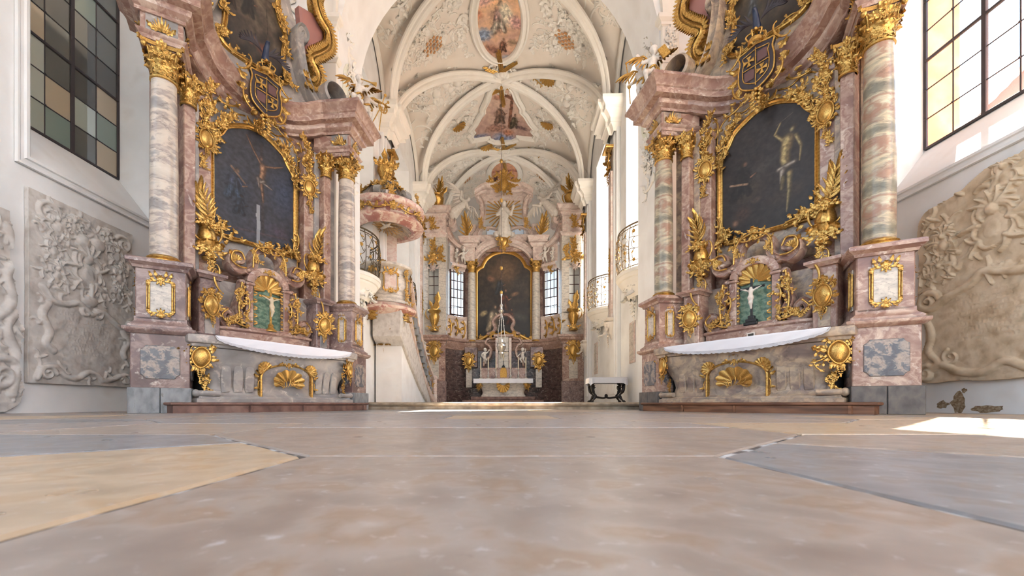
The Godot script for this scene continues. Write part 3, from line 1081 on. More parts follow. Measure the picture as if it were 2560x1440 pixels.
# ---------------------------------------------------------------- painted canvases
class Canvas:
	var w: int
	var h: int
	var d := PackedFloat32Array()
	var nz := FastNoiseLite.new()
	func _init(w_: int, h_: int, top: Color, bottom: Color, sd: int, amp := 0.35) -> void:
		w = w_
		h = h_
		nz.seed = sd
		nz.frequency = 0.018
		nz.fractal_octaves = 4
		d.resize(w * h * 3)
		for y in h:
			for x in w:
				var k := clampf(float(y) / h + nz.get_noise_2d(x * 0.7, y * 0.7) * 0.5, 0.0, 1.0)
				var g := 1.0 + nz.get_noise_2d(x * 2.0 + 300, y * 2.0) * amp
				var c := top.lerp(bottom, k)
				var i := (y * w + x) * 3
				d[i] = c.r * g
				d[i + 1] = c.g * g
				d[i + 2] = c.b * g
	func blob(cx: float, cy: float, rx: float, ry: float, ang: float, c: Color, alpha := 1.0, soft := 0.5, rough := 0.5) -> void:
		# centre in 0..1 of width and height, radii in widths
		var px := cx * w
		var py := cy * h
		var ax := rx * w
		var ay := ry * w
		var r := maxf(ax, ay) * 1.25
		var ca := cos(deg_to_rad(ang))
		var sa := sin(deg_to_rad(ang))
		for y in range(maxi(0, int(py - r)), mini(h, int(py + r) + 1)):
			for x in range(maxi(0, int(px - r)), mini(w, int(px + r) + 1)):
				var dx := x - px
				var dy := y - py
				var u := (dx * ca + dy * sa) / ax
				var v := (-dx * sa + dy * ca) / ay
				var q := sqrt(u * u + v * v)
				if q > 1.4:
					continue
				var nn := nz.get_noise_2d(x * 3.0, y * 3.0)
				q += nn * rough * 0.5
				var a := alpha * clampf((1.0 - q) / soft, 0.0, 1.0)
				if a <= 0.0:
					continue
				var g := 1.0 + nn * 0.5
				var i := (y * w + x) * 3
				d[i] = lerpf(d[i], c.r * g, a)
				d[i + 1] = lerpf(d[i + 1], c.g * g, a)
				d[i + 2] = lerpf(d[i + 2], c.b * g, a)
	func rect(x0: float, y0: float, x1: float, y1: float, c: Color, alpha: float) -> void:
		for y in range(int(y0 * h), mini(h, int(y1 * h))):
			for x in range(int(x0 * w), mini(w, int(x1 * w))):
				var i := (y * w + x) * 3
				d[i] = lerpf(d[i], c.r, alpha)
				d[i + 1] = lerpf(d[i + 1], c.g, alpha)
				d[i + 2] = lerpf(d[i + 2], c.b, alpha)
	func line(x0: float, y0: float, x1: float, y1: float, r0: float, r1: float, c: Color, alpha := 1.0, soft := 0.5) -> void:
		var n := int(ceil(Vector2((x1 - x0), (y1 - y0) * h / w).length() / maxf(minf(r0, r1) * 0.7, 0.006))) + 1
		for i in n + 1:
			var t := float(i) / n
			var r := lerpf(r0, r1, t)
			blob(lerpf(x0, x1, t), lerpf(y0, y1, t), r, r, 0, c, alpha, soft, 0.3)
	func limb(x0: float, y0: float, x1: float, y1: float, r0: float, r1: float, c: Color, lit := -0.3) -> void:
		# shaded limb, lit from one side
		line(x0, y0, x1, y1, r0, r1, Color(c.r * 0.42, c.g * 0.38, c.b * 0.36), 0.55, 0.55)
		line(x0 + lit * r0 * 0.4, y0, x1 + lit * r1 * 0.4, y1, r0 * 0.8, r1 * 0.8, Color(c.r * 0.75, c.g * 0.72, c.b * 0.7), 0.4, 0.8)
		line(x0 + lit * r0 * 0.8, y0, x1 + lit * r1 * 0.8, y1, r0 * 0.5, r1 * 0.5, c, 0.35, 0.9)
	func person(x: float, y: float, s: float, skin_: Color, robe: Color, turn := 0.0, robe2 := Color(0, 0, 0, 0)) -> void:
		# a loosely painted robed figure, s: height of the seated or kneeling body in widths
		var asp := float(w) / h
		var q := robe2 if robe2.a > 0 else robe * 0.8
		blob(x, y + 0.05 * s * asp, 0.3 * s, 0.46 * s, turn, robe * 0.55, 0.8, 0.7)
		limb(x - 0.02 * s, y - 0.2 * s * asp, x - 0.04 * s, y + 0.12 * s * asp, 0.17 * s, 0.2 * s, robe)
		limb(x - 0.06 * s, y + 0.14 * s * asp, x - 0.2 * s, y + 0.42 * s * asp, 0.18 * s, 0.14 * s, q)
		limb(x + 0.06 * s, y + 0.16 * s * asp, x + 0.16 * s, y + 0.4 * s * asp, 0.14 * s, 0.1 * s, q)
		for i in 5:
			line(x - (0.14 - 0.06 * i) * s, y - 0.1 * s * asp, x - (0.22 - 0.1 * i) * s, y + 0.4 * s * asp, 0.014 * s, 0.02 * s, robe * (1.3 if i % 2 else 0.4), 0.35, 0.9)
		limb(x + 0.1 * s, y - 0.2 * s * asp, x + 0.2 * s, y - 0.02 * s * asp, 0.06 * s, 0.05 * s, robe * 1.1)
		limb(x + 0.2 * s, y - 0.02 * s * asp, x + 0.32 * s, y - 0.08 * s * asp, 0.04 * s, 0.026 * s, skin_)
		blob(x + 0.05 * s, y - 0.44 * s * asp, 0.095 * s, 0.11 * s, 0, skin_ * 0.35, 0.8, 0.6)
		blob(x + 0.075 * s, y - 0.42 * s * asp, 0.062 * s, 0.08 * s, 0, skin_, 0.75, 0.8)
	func texture() -> ImageTexture:
		var b := PackedByteArray()
		b.resize(w * h * 3)
		for i in d.size():
			b[i] = int(clampf(d[i], 0.0, 1.0) * 255.0)
		return ImageTexture.create_from_image(Image.create_from_data(w, h, false, Image.FORMAT_RGB8, b))

func canvas_material(called: String, c: Canvas, rough := 0.45) -> StandardMaterial3D:
	var m := StandardMaterial3D.new()
	m.resource_name = called
	m.albedo_texture = c.texture()
	m.roughness = rough
	m.texture_repeat = false
	M[called] = m
	return m

func make_paintings() -> void:
	var sk := rgb(176, 138, 108)
	# pale body hanging on a cross against a night-blue ground, two mourners
	var c := Canvas.new(300, 480, rgb(50, 50, 55), rgb(56, 57, 65), 1)
	c.blob(0.86, 0.45, 0.3, 0.5, 0, rgb(58, 68, 90), 0.7, 0.9)
	c.blob(0.25, 0.6, 0.25, 0.5, 0, rgb(40, 46, 58), 0.6, 0.8)
	c.line(0.56, 0.1, 0.58, 0.9, 0.024, 0.028, rgb(54, 46, 46), 0.5, 0.7)
	c.limb(0.55, 0.26, 0.46, 0.17, 0.024, 0.02, sk * 0.8)
	c.limb(0.46, 0.17, 0.38, 0.07, 0.02, 0.013, sk * 0.75)
	c.limb(0.62, 0.27, 0.73, 0.245, 0.024, 0.02, sk * 0.85)
	c.limb(0.73, 0.245, 0.85, 0.2, 0.02, 0.012, sk * 0.8)
	c.limb(0.585, 0.28, 0.58, 0.34, 0.062, 0.05, sk)
	c.limb(0.58, 0.34, 0.565, 0.39, 0.046, 0.052, sk * 0.95)
	c.blob(0.55, 0.215, 0.036, 0.045, 15, rgb(64, 46, 42), 0.8, 0.6)
	c.blob(0.562, 0.222, 0.022, 0.03, 15, sk * 0.7, 0.8, 0.7)
	c.limb(0.56, 0.44, 0.575, 0.52, 0.036, 0.026, sk * 0.85)
	c.limb(0.575, 0.52, 0.585, 0.6, 0.026, 0.015, sk * 0.8)
	c.limb(0.52, 0.41, 0.7, 0.455, 0.04, 0.012, rgb(150, 142, 134))
	c.limb(0.52, 0.4, 0.535, 0.48, 0.032, 0.018, rgb(128, 120, 114))
	c.limb(0.6, 0.41, 0.55, 0.43, 0.03, 0.03, rgb(150, 142, 132))
	c.person(0.24, 0.54, 0.46, sk * 0.8, rgb(66, 76, 96), 10, rgb(62, 80, 100))
	c.person(0.3, 0.7, 0.3, sk * 0.35, rgb(50, 60, 76), -10)
	c.line(0.2, 0.4, 0.36, 0.5, 0.02, 0.015, sk * 0.6, 0.8)
	c.blob(0.78, 0.82, 0.2, 0.12, 10, rgb(78, 66, 80), 0.7, 0.9)
	c.line(0.09, 0.92, 0.9, 0.86, 0.02, 0.02, rgb(70, 58, 62), 0.5)
	c.rect(0.5, 0.64, 0.545, 0.78, rgb(150, 152, 156), 0.85)
	c.rect(0.505, 0.78, 0.55, 0.86, rgb(158, 160, 164), 0.85)
	c.rect(0.5, 0.86, 0.545, 0.97, rgb(146, 148, 154), 0.85)
	c.rect(0.49, 0.72, 0.51, 0.75, rgb(150, 152, 156), 0.85)
	c.rect(0.5, 0.95, 0.62, 0.985, rgb(144, 146, 150), 0.8)
	canvas_material("canvas_cross", c)
	# bound pale figure with one arm raised, dark bearded kneeling man beside
	c = Canvas.new(300, 480, rgb(44, 38, 38), rgb(40, 34, 32), 2)
	c.blob(0.3, 0.62, 0.3, 0.2, -20, rgb(72, 58, 46), 0.6, 0.9)
	c.blob(0.45, 0.48, 0.25, 0.12, -30, rgb(66, 62, 58), 0.6, 0.9)
	c.blob(0.75, 0.75, 0.35, 0.14, -15, rgb(64, 50, 40), 0.7, 0.9)
	var pale := rgb(206, 186, 130)
	c.limb(0.68, 0.33, 0.6, 0.26, 0.03, 0.024, pale * 0.85)
	c.limb(0.6, 0.26, 0.66, 0.185, 0.022, 0.015, pale * 0.85)
	c.line(0.62, 0.19, 0.78, 0.15, 0.006, 0.006, rgb(96, 86, 76), 0.7)
	c.limb(0.735, 0.33, 0.715, 0.4, 0.085, 0.074, pale)
	c.limb(0.715, 0.4, 0.7, 0.48, 0.07, 0.066, pale * 0.97)
	c.limb(0.7, 0.48, 0.715, 0.54, 0.066, 0.06, pale * 0.9)
	c.limb(0.81, 0.33, 0.86, 0.43, 0.032, 0.025, pale * 0.85)
	c.limb(0.86, 0.43, 0.845, 0.54, 0.023, 0.015, pale * 0.7)
	c.blob(0.785, 0.265, 0.048, 0.052, 20, rgb(58, 44, 36), 0.85, 0.6)
	c.blob(0.77, 0.275, 0.03, 0.04, 20, pale * 0.75, 0.8, 0.7)
	c.limb(0.64, 0.55, 0.8, 0.53, 0.042, 0.035, rgb(176, 168, 156))
	c.limb(0.68, 0.56, 0.66, 0.66, 0.045, 0.02, rgb(150, 142, 132))
	c.limb(0.75, 0.6, 0.745, 0.73, 0.048, 0.034, pale * 0.8)
	c.limb(0.745, 0.73, 0.72, 0.9, 0.032, 0.016, pale * 0.68)
	c.limb(0.69, 0.62, 0.67, 0.71, 0.04, 0.032, pale * 0.55)
	c.person(0.24, 0.52, 0.5, rgb(150, 110, 86), rgb(36, 30, 30), 10, rgb(34, 28, 28))
	c.line(0.1, 0.52, 0.3, 0.56, 0.018, 0.02, rgb(130, 104, 84), 0.8)
	c.blob(0.24, 0.8, 0.12, 0.14, 20, rgb(66, 46, 38), 0.7, 0.6)
	c.blob(0.16, 0.86, 0.05, 0.06, 0, rgb(130, 96, 74), 0.7, 0.6)
	c.blob(0.4, 0.72, 0.08, 0.05, 0, rgb(84, 66, 58), 0.6, 0.7)
	canvas_material("canvas_bound", c)
	# small upper canvases
	c = Canvas.new(220, 340, rgb(112, 98, 78), rgb(46, 38, 34), 3)
	c.line(0.66, 0.3, 0.7, 0.7, 0.012, 0.012, rgb(60, 48, 40), 0.9)
	c.line(0.56, 0.36, 0.8, 0.36, 0.012, 0.012, rgb(60, 48, 40), 0.9)
	c.blob(0.5, 0.25, 0.3, 0.12, 30, rgb(160, 142, 108), 0.7, 0.8)
	c.person(0.4, 0.5, 0.4, rgb(150, 110, 84), rgb(40, 34, 32))
	c.person(0.15, 0.56, 0.3, rgb(140, 98, 76), rgb(70, 48, 40))
	c.blob(0.62, 0.82, 0.16, 0.1, 0, rgb(110, 62, 48), 0.8, 0.6)
	c.blob(0.45, 0.8, 0.05, 0.09, 30, rgb(132, 84, 64), 0.8, 0.6)
	canvas_material("canvas_preacher", c)
	c = Canvas.new(220, 340, rgb(104, 92, 66), rgb(44, 34, 28), 4)
	c.blob(0.35, 0.4, 0.25, 0.4, 20, rgb(104, 96, 70), 0.6, 0.8)
	c.person(0.32, 0.66, 0.3, rgb(160, 122, 98), rgb(104, 112, 118))
	c.person(0.7, 0.55, 0.34, rgb(150, 104, 80), rgb(66, 44, 36))
	c.blob(0.72, 0.4, 0.06, 0.16, 0, rgb(120, 70, 52), 0.8, 0.6)
	c.blob(0.2, 0.3, 0.16, 0.1, -20, rgb(150, 128, 92), 0.7, 0.8)
	canvas_material("canvas_hermit", c)
	# tall canvas of the high altar
	c = Canvas.new(280, 460, rgb(70, 56, 44), rgb(24, 20, 20), 5)
	c.blob(0.5, 0.2, 0.34, 0.3, 0, rgb(128, 96, 66), 0.7, 0.9)
	c.blob(0.8, 0.35, 0.25, 0.2, 0, rgb(62, 54, 48), 0.8, 0.8)
	c.person(0.5, 0.52, 0.42, rgb(184, 130, 96), rgb(122, 66, 46), -10, rgb(96, 62, 46))
	c.person(0.42, 0.36, 0.32, rgb(174, 124, 92), rgb(70, 76, 84), 20)
	c.person(0.3, 0.72, 0.5, rgb(200, 160, 126), rgb(214, 198, 166), 24, rgb(190, 170, 138))
	c.blob(0.12, 0.66, 0.1, 0.06, -30, rgb(160, 140, 100), 0.9, 0.5)
	c.person(0.62, 0.7, 0.3, rgb(166, 110, 80), rgb(118, 62, 44))
	c.blob(0.78, 0.7, 0.2, 0.09, 10, rgb(84, 82, 76), 0.7, 0.9)
	c.blob(0.7, 0.45, 0.1, 0.05, -20, rgb(150, 110, 80), 0.7, 0.6)
	c.blob(0.25, 0.28, 0.1, 0.07, 20, rgb(140, 96, 70), 0.7, 0.6)
	c.blob(0.5, 0.98, 0.6, 0.15, 0, rgb(20, 18, 18), 0.8, 0.9)
	canvas_material("canvas_high", c)
	# ceiling pictures on plaster
	c = Canvas.new(260, 420, rgb(236, 190, 146), rgb(186, 150, 134), 6, 0.12)
	c.blob(0.5, 0.2, 0.4, 0.3, 0, rgb(224, 178, 132), 0.7, 0.9)
	c.blob(0.25, 0.28, 0.22, 0.12, -10, rgb(196, 156, 152), 0.8, 0.7)
	c.person(0.5, 0.46, 0.55, rgb(200, 150, 120), rgb(200, 166, 158), -15, rgb(214, 208, 190))
	c.blob(0.62, 0.42, 0.14, 0.26, -20, rgb(214, 206, 184), 0.9, 0.5)
	c.blob(0.2, 0.62, 0.2, 0.15, 0, rgb(124, 142, 168), 0.9, 0.5)
	c.blob(0.8, 0.5, 0.2, 0.14, 20, rgb(184, 142, 138), 0.9, 0.6)
	c.blob(0.35, 0.8, 0.2, 0.1, 20, rgb(140, 96, 80), 0.8, 0.6)
	c.person(0.55, 0.76, 0.28, rgb(214, 164, 128), rgb(170, 120, 96))
	c.blob(0.72, 0.72, 0.1, 0.08, 0, rgb(126, 106, 84), 0.8, 0.6)
	c.blob(0.6, 0.9, 0.16, 0.06, 0, rgb(170, 176, 190), 0.8, 0.7)
	c.blob(0.15, 0.4, 0.1, 0.1, 0, rgb(176, 112, 90), 0.7, 0.7)
	canvas_material("fresco_throne", c, 0.85)
	c = Canvas.new(320, 300, rgb(212, 182, 162), rgb(172, 140, 130), 7, 0.12)
	c.blob(0.5, 0.95, 0.26, 0.14, 0, rgb(134, 146, 178), 0.9, 0.6)
	c.blob(0.1, 0.85, 0.2, 0.06, 0, rgb(120, 130, 160), 0.8, 0.6)
	c.line(0.66, 0.1, 0.6, 0.72, 0.028, 0.028, rgb(118, 78, 60), 0.9, 0.3)
	c.line(0.5, 0.14, 0.78, 0.3, 0.028, 0.028, rgb(118, 78, 60), 0.9, 0.3)
	c.person(0.46, 0.5, 0.34, rgb(196, 142, 112), rgb(168, 132, 112), -15)
	c.person(0.68, 0.62, 0.26, rgb(190, 136, 108), rgb(130, 116, 92))
	c.blob(0.4, 0.74, 0.22, 0.09, 0, rgb(150, 112, 98), 0.9, 0.5)
	c.blob(0.58, 0.84, 0.12, 0.08, 0, rgb(176, 118, 92), 0.9, 0.6)
	c.blob(0.8, 0.72, 0.16, 0.04, 10, rgb(98, 76, 78), 0.8, 0.6)
	c.blob(0.45, 0.2, 0.12, 0.05, 0, rgb(166, 120, 98), 0.9, 0.6)
	canvas_material("fresco_cross", c, 0.85)
	c = Canvas.new(240, 260, rgb(206, 152, 122), rgb(196, 148, 116), 8, 0.12)
	c.blob(0.5, 0.5, 0.3, 0.2, 0, rgb(206, 154, 112), 0.8, 0.8)
	c.line(0.1, 0.4, 0.9, 0.36, 0.04, 0.05, rgb(150, 96, 80), 0.6)
	c.person(0.25, 0.6, 0.26, rgb(180, 120, 90), rgb(146, 92, 76))
	c.person(0.72, 0.7, 0.26, rgb(180, 120, 90), rgb(150, 96, 70))
	c.blob(0.5, 0.9, 0.3, 0.14, 0, rgb(90, 64, 52), 0.8, 0.7)
	canvas_material("fresco_sky", c, 0.85)
# ---------------------------------------------------------------- the setting
const CHX := Vector3(0, 0, -12)

func ch() -> Transform3D:
	# the chancel stands two degrees askew to the nave
	return Transform3D(Basis(Vector3.UP, deg_to_rad(-2.0)), CHX) * Transform3D(Basis.IDENTITY, -CHX)

func slab_piece(parent: Node3D, poly: PackedVector2Array, i: int) -> void:
	# poly in x, -z seen from above; shrunk for the joint
	var shrunk := Geometry2D.offset_polygon(poly, -0.007, Geometry2D.JOIN_MITER)
	if shrunk.is_empty():
		return
	var p := shrunk[0]
	var c := Vector2.ZERO
	for q in p:
		c += q
	c /= p.size()
	# uneven worn edge
	var fine := PackedVector2Array()
	for k in p.size():
		var a := p[k]
		var b := p[(k + 1) % p.size()]
		var n := clampi(int(a.distance_to(b) / 0.07), 1, 16)
		for s in n:
			var q := a.lerp(b, float(s) / n)
			fine.append(q + (c - q).normalized() * rng.randf_range(0.0, 0.005))
	var m := MB.new()
	m.T = Transform3D(Basis(Vector3.RIGHT, -PI / 2), Vector3.ZERO)
	var h := rng.randf_range(-0.0015, 0.0015)
	m.prism(fine, -0.03, h, 0.004)
	part(parent, "slab", m.mesh(), M["slab_%d" % i])

func build_floor() -> void:
	rng.seed = 42
	var m := MB.new()
	m.box(Vector3(0, -0.06, 0.0), Vector3(12.4, 0.11, 32.0))
	var fl := struct("floor", "worn floor of large octagonal and square limestone slabs", "floor", m.mesh(), M.mortar)
	var s := 0.87
	var k := s * 0.5
	var big := k + s / sqrt(2.0)
	var step := k + big
	for gx in range(-5, 6):
		for gz in range(-8, 8):
			var c := Vector2(0.03 + gx * step, 0.445 + gz * step)
			if absf(c.x) > 5.4 + big or c.y > 7.7 + big or c.y < -2.5:
				continue
			if (gx + gz) % 2 == 0:
				var sq := PackedVector2Array([c + Vector2(-k, -k), c + Vector2(k, -k), c + Vector2(k, k), c + Vector2(-k, k)])
				slab_piece(fl, sq, 0 if gx == 0 and gz == 0 else rng.randi_range(0, 5))
			else:
				var o := PackedVector2Array()
				for q in [Vector2(k, -big), Vector2(big, -k), Vector2(big, k), Vector2(k, big), Vector2(-k, big), Vector2(-big, k), Vector2(-big, -k), Vector2(-k, -big)]:
					o.append(c + q)
				var cut := rng.randi_range(0, 2)
				if gz == 0 and gx == -1:
					cut = 0
				elif gz == 0 and gx == 1:
					cut = 1
				elif gz == 1 and gx == 0:
					cut = 3
				var far := 9.0
				var a := Vector2(1, 1).normalized() * (1.0 if cut == 0 else 1.0)
				if cut == 1:
					a = Vector2(1, -1).normalized()
				if cut == 3:
					a = Vector2(1, 0)
				var b := Vector2(-a.y, a.x)
				for side: float in [-1.0, 1.0]:
					var half := PackedVector2Array([c - a * far, c + a * far, c + a * far + b * far * side, c - a * far + b * far * side])
					for piece in Geometry2D.intersect_polygons(o, half):
						if cut == 2:
							for side2: float in [-1.0, 1.0]:
								var quart := PackedVector2Array([c - b * far, c + b * far, c + b * far + a * far * side2, c - b * far + a * far * side2])
								for p2 in Geometry2D.intersect_polygons(piece, quart):
									slab_piece(fl, p2, rng.randi_range(0, 5))
						else:
							var tone := rng.randi_range(0, 5)
							if gz == 0 and gx == -1:
								tone = 1 if side < 0 else 3
							slab_piece(fl, piece, tone)

func wall_boxes(m: MB, x0: float, x1: float, z0: float, z1: float, y1: float, holes: Array) -> void:
	# a wall along z between x0 and x1; holes: [za, zb, ya, yb] sorted by z
	var z := z0
	for h in holes:
		if h[0] > z:
			m.box(Vector3((x0 + x1) / 2, y1 / 2, (z + h[0]) / 2), Vector3(absf(x1 - x0), y1, h[0] - z))
		m.box(Vector3((x0 + x1) / 2, h[2] / 2, (h[0] + h[1]) / 2), Vector3(absf(x1 - x0), h[2], h[1] - h[0]))
		m.box(Vector3((x0 + x1) / 2, (h[3] + y1) / 2, (h[0] + h[1]) / 2), Vector3(absf(x1 - x0), y1 - h[3], h[1] - h[0]))
		z = h[1]
	m.box(Vector3((x0 + x1) / 2, y1 / 2, (z + z1) / 2), Vector3(absf(x1 - x0), y1, z1 - z))

func lead_window(called: String, label: String, xf: Transform3D, w: float, h: float, cols: int, rows: int, kinds: Array, thick_every := 3, plan := "") -> Node3D:
	# in its own frame: x along the width from 0, y up from 0, faces +z
	var t := thing(called, label, "window", xf)
	t.set_meta("kind", "structure")
	var pw := w / cols
	var ph := h / rows
	var pane := box_mesh(Vector3(pw - 0.012, ph - 0.012, 0.004))
	for i in cols:
		for j in rows:
			part(t, "pane", pane, M[kinds[plan[(j * cols + i) % plan.length()].to_int()] if plan else kinds[0]], at3((i + 0.5) * pw, (j + 0.5) * ph, 0))
	for i in cols + 1:
		var thick := 0.05 if i == cols / 2 else (0.04 if i == 0 or i == cols else 0.016)
		part(t, "mullion" if thick > 0.02 else "lead_came", box_mesh(Vector3(thick, h, thick * 0.8), 0.003), M.lead, at3(i * pw, h / 2, 0))
	for j in rows + 1:
		var thick := 0.034 if j % thick_every == 0 else 0.014
		part(t, "saddle_bar" if thick > 0.02 else "lead_came", box_mesh(Vector3(w, thick, thick), 0.003), M.lead, at3(w / 2, j * ph, 0.004))
		if thick < 0.02:
			var tie := MB.new()
			for i in cols + 1:
				tie.ball(Vector3(i * pw, j * ph, 0.012), Vector3(0.014, 0.014, 0.014), 6, 4)
			part(t, "solder_knob", tie.mesh(), M.lead)
	return t

func build_nave() -> void:
	rng.seed = 7
	var prof := pv([0.0, 0.0, 0.0, 0.035, 0.02, 0.05, 0.05, 0.05, 0.06, 0.03, 0.09, 0.025, 0.11, 0.04, 0.13, 0.04, 0.13, 0.0])
	for side in 2:
		var sg := -1.0 if side == 0 else 1.0
		var dz := 0.0 if side == 0 else 0.73
		var holes_in := [[-6.52 + dz, -4.82 + dz, 2.95, 7.8]]
		var holes_out := [[-6.5 + dz, -5.1 + dz, 3.6, 7.6]]
		for zc: float in [-2.3, 0.8, 3.9, 7.0, 9.6]:
			holes_in.append([zc - 1.15, zc + 1.15, 2.95, 8.8])
			holes_out.append([zc - 1.1, zc + 1.1, 3.4, 8.6])
		var m := MB.new()
		wall_boxes(m, sg * 5.4, sg * 5.9, -9.3, 11.0, 9.6, holes_in)
		for h in holes_in:
			var top := 3.6 if h == holes_in[0] else 3.4
			m.quad(Vector3(sg * 5.4, 2.95, h[0]), Vector3(sg * 5.4, 2.95, h[1]), Vector3(sg * 5.9, top, h[1]), Vector3(sg * 5.9, top, h[0]))
		struct("wall_" + ["left", "right"][side], "white plastered nave wall with deep splayed window", "wall", m.mesh(), M.plaster)
		m = MB.new()
		wall_boxes(m, sg * 5.905, sg * 6.35, -9.3, 11.0, 9.6, holes_out)
		struct("wall_%s_outer" % ["left", "right"][side], "outer leaf of the nave wall with painted window jamb", "wall", m.mesh(), M.plaster if side == 0 else M.orange_plaster)
		# moulded surround of the window
		var h: Array = holes_in[0]
		m = MB.new()
		var path := pv3([sg * 5.395, 9.5, h[1] + 0.0, sg * 5.395, 2.95, h[1] + 0.0, sg * 5.395, 2.95, h[0] - 0.0, sg * 5.395, 9.5, h[0] - 0.0])
		if side == 1:
			path.reverse()
		m.sweep(path, prof, Vector3(-sg, 0, 0))
		struct("trim_%d" % (side + 1), "moulded plaster surround of the %s window" % ["old grey", "bright"][side], "moulding", m.mesh(), M.plaster)
		var kinds := ["old_glass_0", "old_glass_1", "old_glass_2", "old_glass_3", "old_glass_4", "old_glass_5"] if side == 0 else ["clear_glass"]
		var xf := Transform3D(Basis(Vector3.UP, PI / 2), Vector3(-5.88, 3.58, -5.1)) if side == 0 else Transform3D(Basis(Vector3.UP, -PI / 2), Vector3(5.88, 3.6, -5.77))
		lead_window("window_%d" % (side + 1), ["old leaded window with dull greenish panes and rusty bars", "bright leaded window with clear panes facing the daylight"][side], xf, 1.4, 4.02, 4, 10, kinds, 3, "0312420341522155551155313551115553551115" if side == 0 else "")
		for k in 5:
			var zc: float = [-2.3, 0.8, 3.9, 7.0, 9.6][k]
			var xo := Transform3D(Basis(Vector3.UP, -sg * PI / 2), Vector3(sg * 5.9, 3.4, zc - sg * 1.1))
			lead_window("window_%d" % (20 + side * 5 + k), "tall clear leaded nave window, %s of its row after the %s window" % [["first", "second", "third", "fourth", "fifth"][k], ["dull", "bright"][side]], xo, 2.2, 5.2, 2, 4, ["clear_glass"], 2)
	# back wall with a great west window, ceiling of the nave
	var b := MB.new()
	b.T = Transform3D(Basis(Vector3.UP, -PI / 2), Vector3.ZERO)
	wall_boxes(b, 11.0, 11.5, -6.35, 6.35, 9.6, [[-3.6, 3.6, 2.2, 9.0]])
	struct("wall_back", "plastered west wall with a great window behind the viewer", "wall", b.mesh(), M.plaster)
	lead_window("window_9", "great clear west window behind the viewer", at3(-3.6, 2.2, 11.2), 7.2, 6.8, 4, 5, ["clear_glass"], 2)
	struct("ceiling", "flat plastered nave ceiling", "ceiling", box_mesh(Vector3(12.7, 0.4, 20.8), 0.0, Vector3(0, 9.8, 0.9)), M.plaster)
	# wall with the chancel arch
	var a := MB.new()
	var r := 3.08
	var spring := 6.95
	var face := PackedVector2Array([Vector2(-5.9, 0), Vector2(-r, 0)])
	for i in 33:
		var t := PI - PI * i / 32
		face.append(Vector2(cos(t) * r, spring + sin(t) * r))
	face.append_array(PackedVector2Array([Vector2(r, 0), Vector2(5.9, 0), Vector2(5.9, 13.6), Vector2(-5.9, 13.6)]))
	a.T = Transform3D(Basis.IDENTITY, Vector3(0.03, 0, 0))
	a.prism(face, -9.3, -8.05, 0.0, true)
	var arch := struct("wall_arch", "white wall with the round chancel arch", "wall", a.mesh(), M.plaster)
	# archivolt moulding and green panels under the arch
	a = MB.new()
	var ring := PackedVector3Array()
	for i in 41:
		var t := PI - PI * i / 40
		ring.append(Vector3(0.03 + cos(t) * (r + 0.02), spring + 0.5 + sin(t) * (r + 0.02), -8.05))
	ring.reverse()
	a.sweep(ring, pv([0.3, 0.0, 0.3, 0.06, 0.24, 0.09, 0.2, 0.07, 0.1, 0.07, 0.06, 0.1, 0.0, 0.1, 0.0, 0.0]), Vector3.BACK)
	part(arch, "archivolt", a.mesh(), M.stucco)
	for s: float in [-1.0, 1.0]:
		# pier pilaster with carved stucco capital
		var x := 0.03 + s * (r + 0.17)
		a = MB.new()
		a.box(Vector3(x, 3.3, -8.0), Vector3(0.34, 6.6, 0.12), 0.01)
		a.sweep(pv3([x - 0.17, 6.55, -8.06, x - 0.17, 6.55, -7.94, x + 0.17, 6.55, -7.94, x + 0.17, 6.55, -8.06]), pv([0, 0, 0.02, 0, 0.04, 0.03, 0.06, 0.05, 0.06, 0.09, 0.0, 0.11]), Vector3.UP)
		a.box(Vector3(x, 6.95, -8.0), Vector3(0.32, 0.7, 0.1), 0.01)
		a.sweep(pv3([x - 0.16, 7.25, -8.06, x - 0.16, 7.25, -7.95, x + 0.16, 7.25, -7.95, x + 0.16, 7.25, -8.06]), pv([0, 0, 0.03, 0.02, 0.04, 0.06, 0.1, 0.1, 0.1, 0.18, 0.07, 0.2, 0.0, 0.2]), Vector3.UP)
		part(arch, "pier_pilaster", a.mesh(), M.stucco)
		var o := OB.new()
		for i in 10:
			o.at(L.flower, x + 0.06 * sin(i * 2.3), 6.7 + i * 0.058, i * 40, 0.085, -7.93)
			o.at(L.leaf, x + 0.03 * sin(i * 1.7), 6.69 + i * 0.056, 180 + 60 * sin(i * 2.1), 0.12, -7.93)
		part(arch, "fruit_garland", o.mesh(), M.stucco)
		# sprinkled stucco on the spandrel wall and under the arch
		o = OB.new()
		for i in 26:
			var px := 0.03 + s * rng.randf_range(r + 0.5, r + 1.2)
			o.at(L.petal, px, rng.randf_range(5.3, 8.0), rng.randf_range(90, 270), rng.randf_range(0.06, 0.12), -8.03)
		for i in 4:
			o.at(L.sprig, 0.03 + s * (r + 0.95), 6.9 + 0.35 * i, 90 + 30 * i, 0.5, -8.02, s < 0)
		part(arch, "stucco_relief", o.mesh(), M.stucco)
		o = OB.new()
		for i in 9:
			var b2 := Basis(Vector3.UP, -s * PI / 2)
			o.put([L.sprig, L.rocaille_0, L.crest][i % 3], Transform3D((b2 * Basis(Vector3.BACK, i * 0.8)).scaled_local(Vector3.ONE * 0.6), Vector3(0.03 + s * (r - 0.01), 4.6 + i * 0.45, -8.62)))
		part(arch, "stucco_relief", o.mesh(), M.stucco)
		a = MB.new()
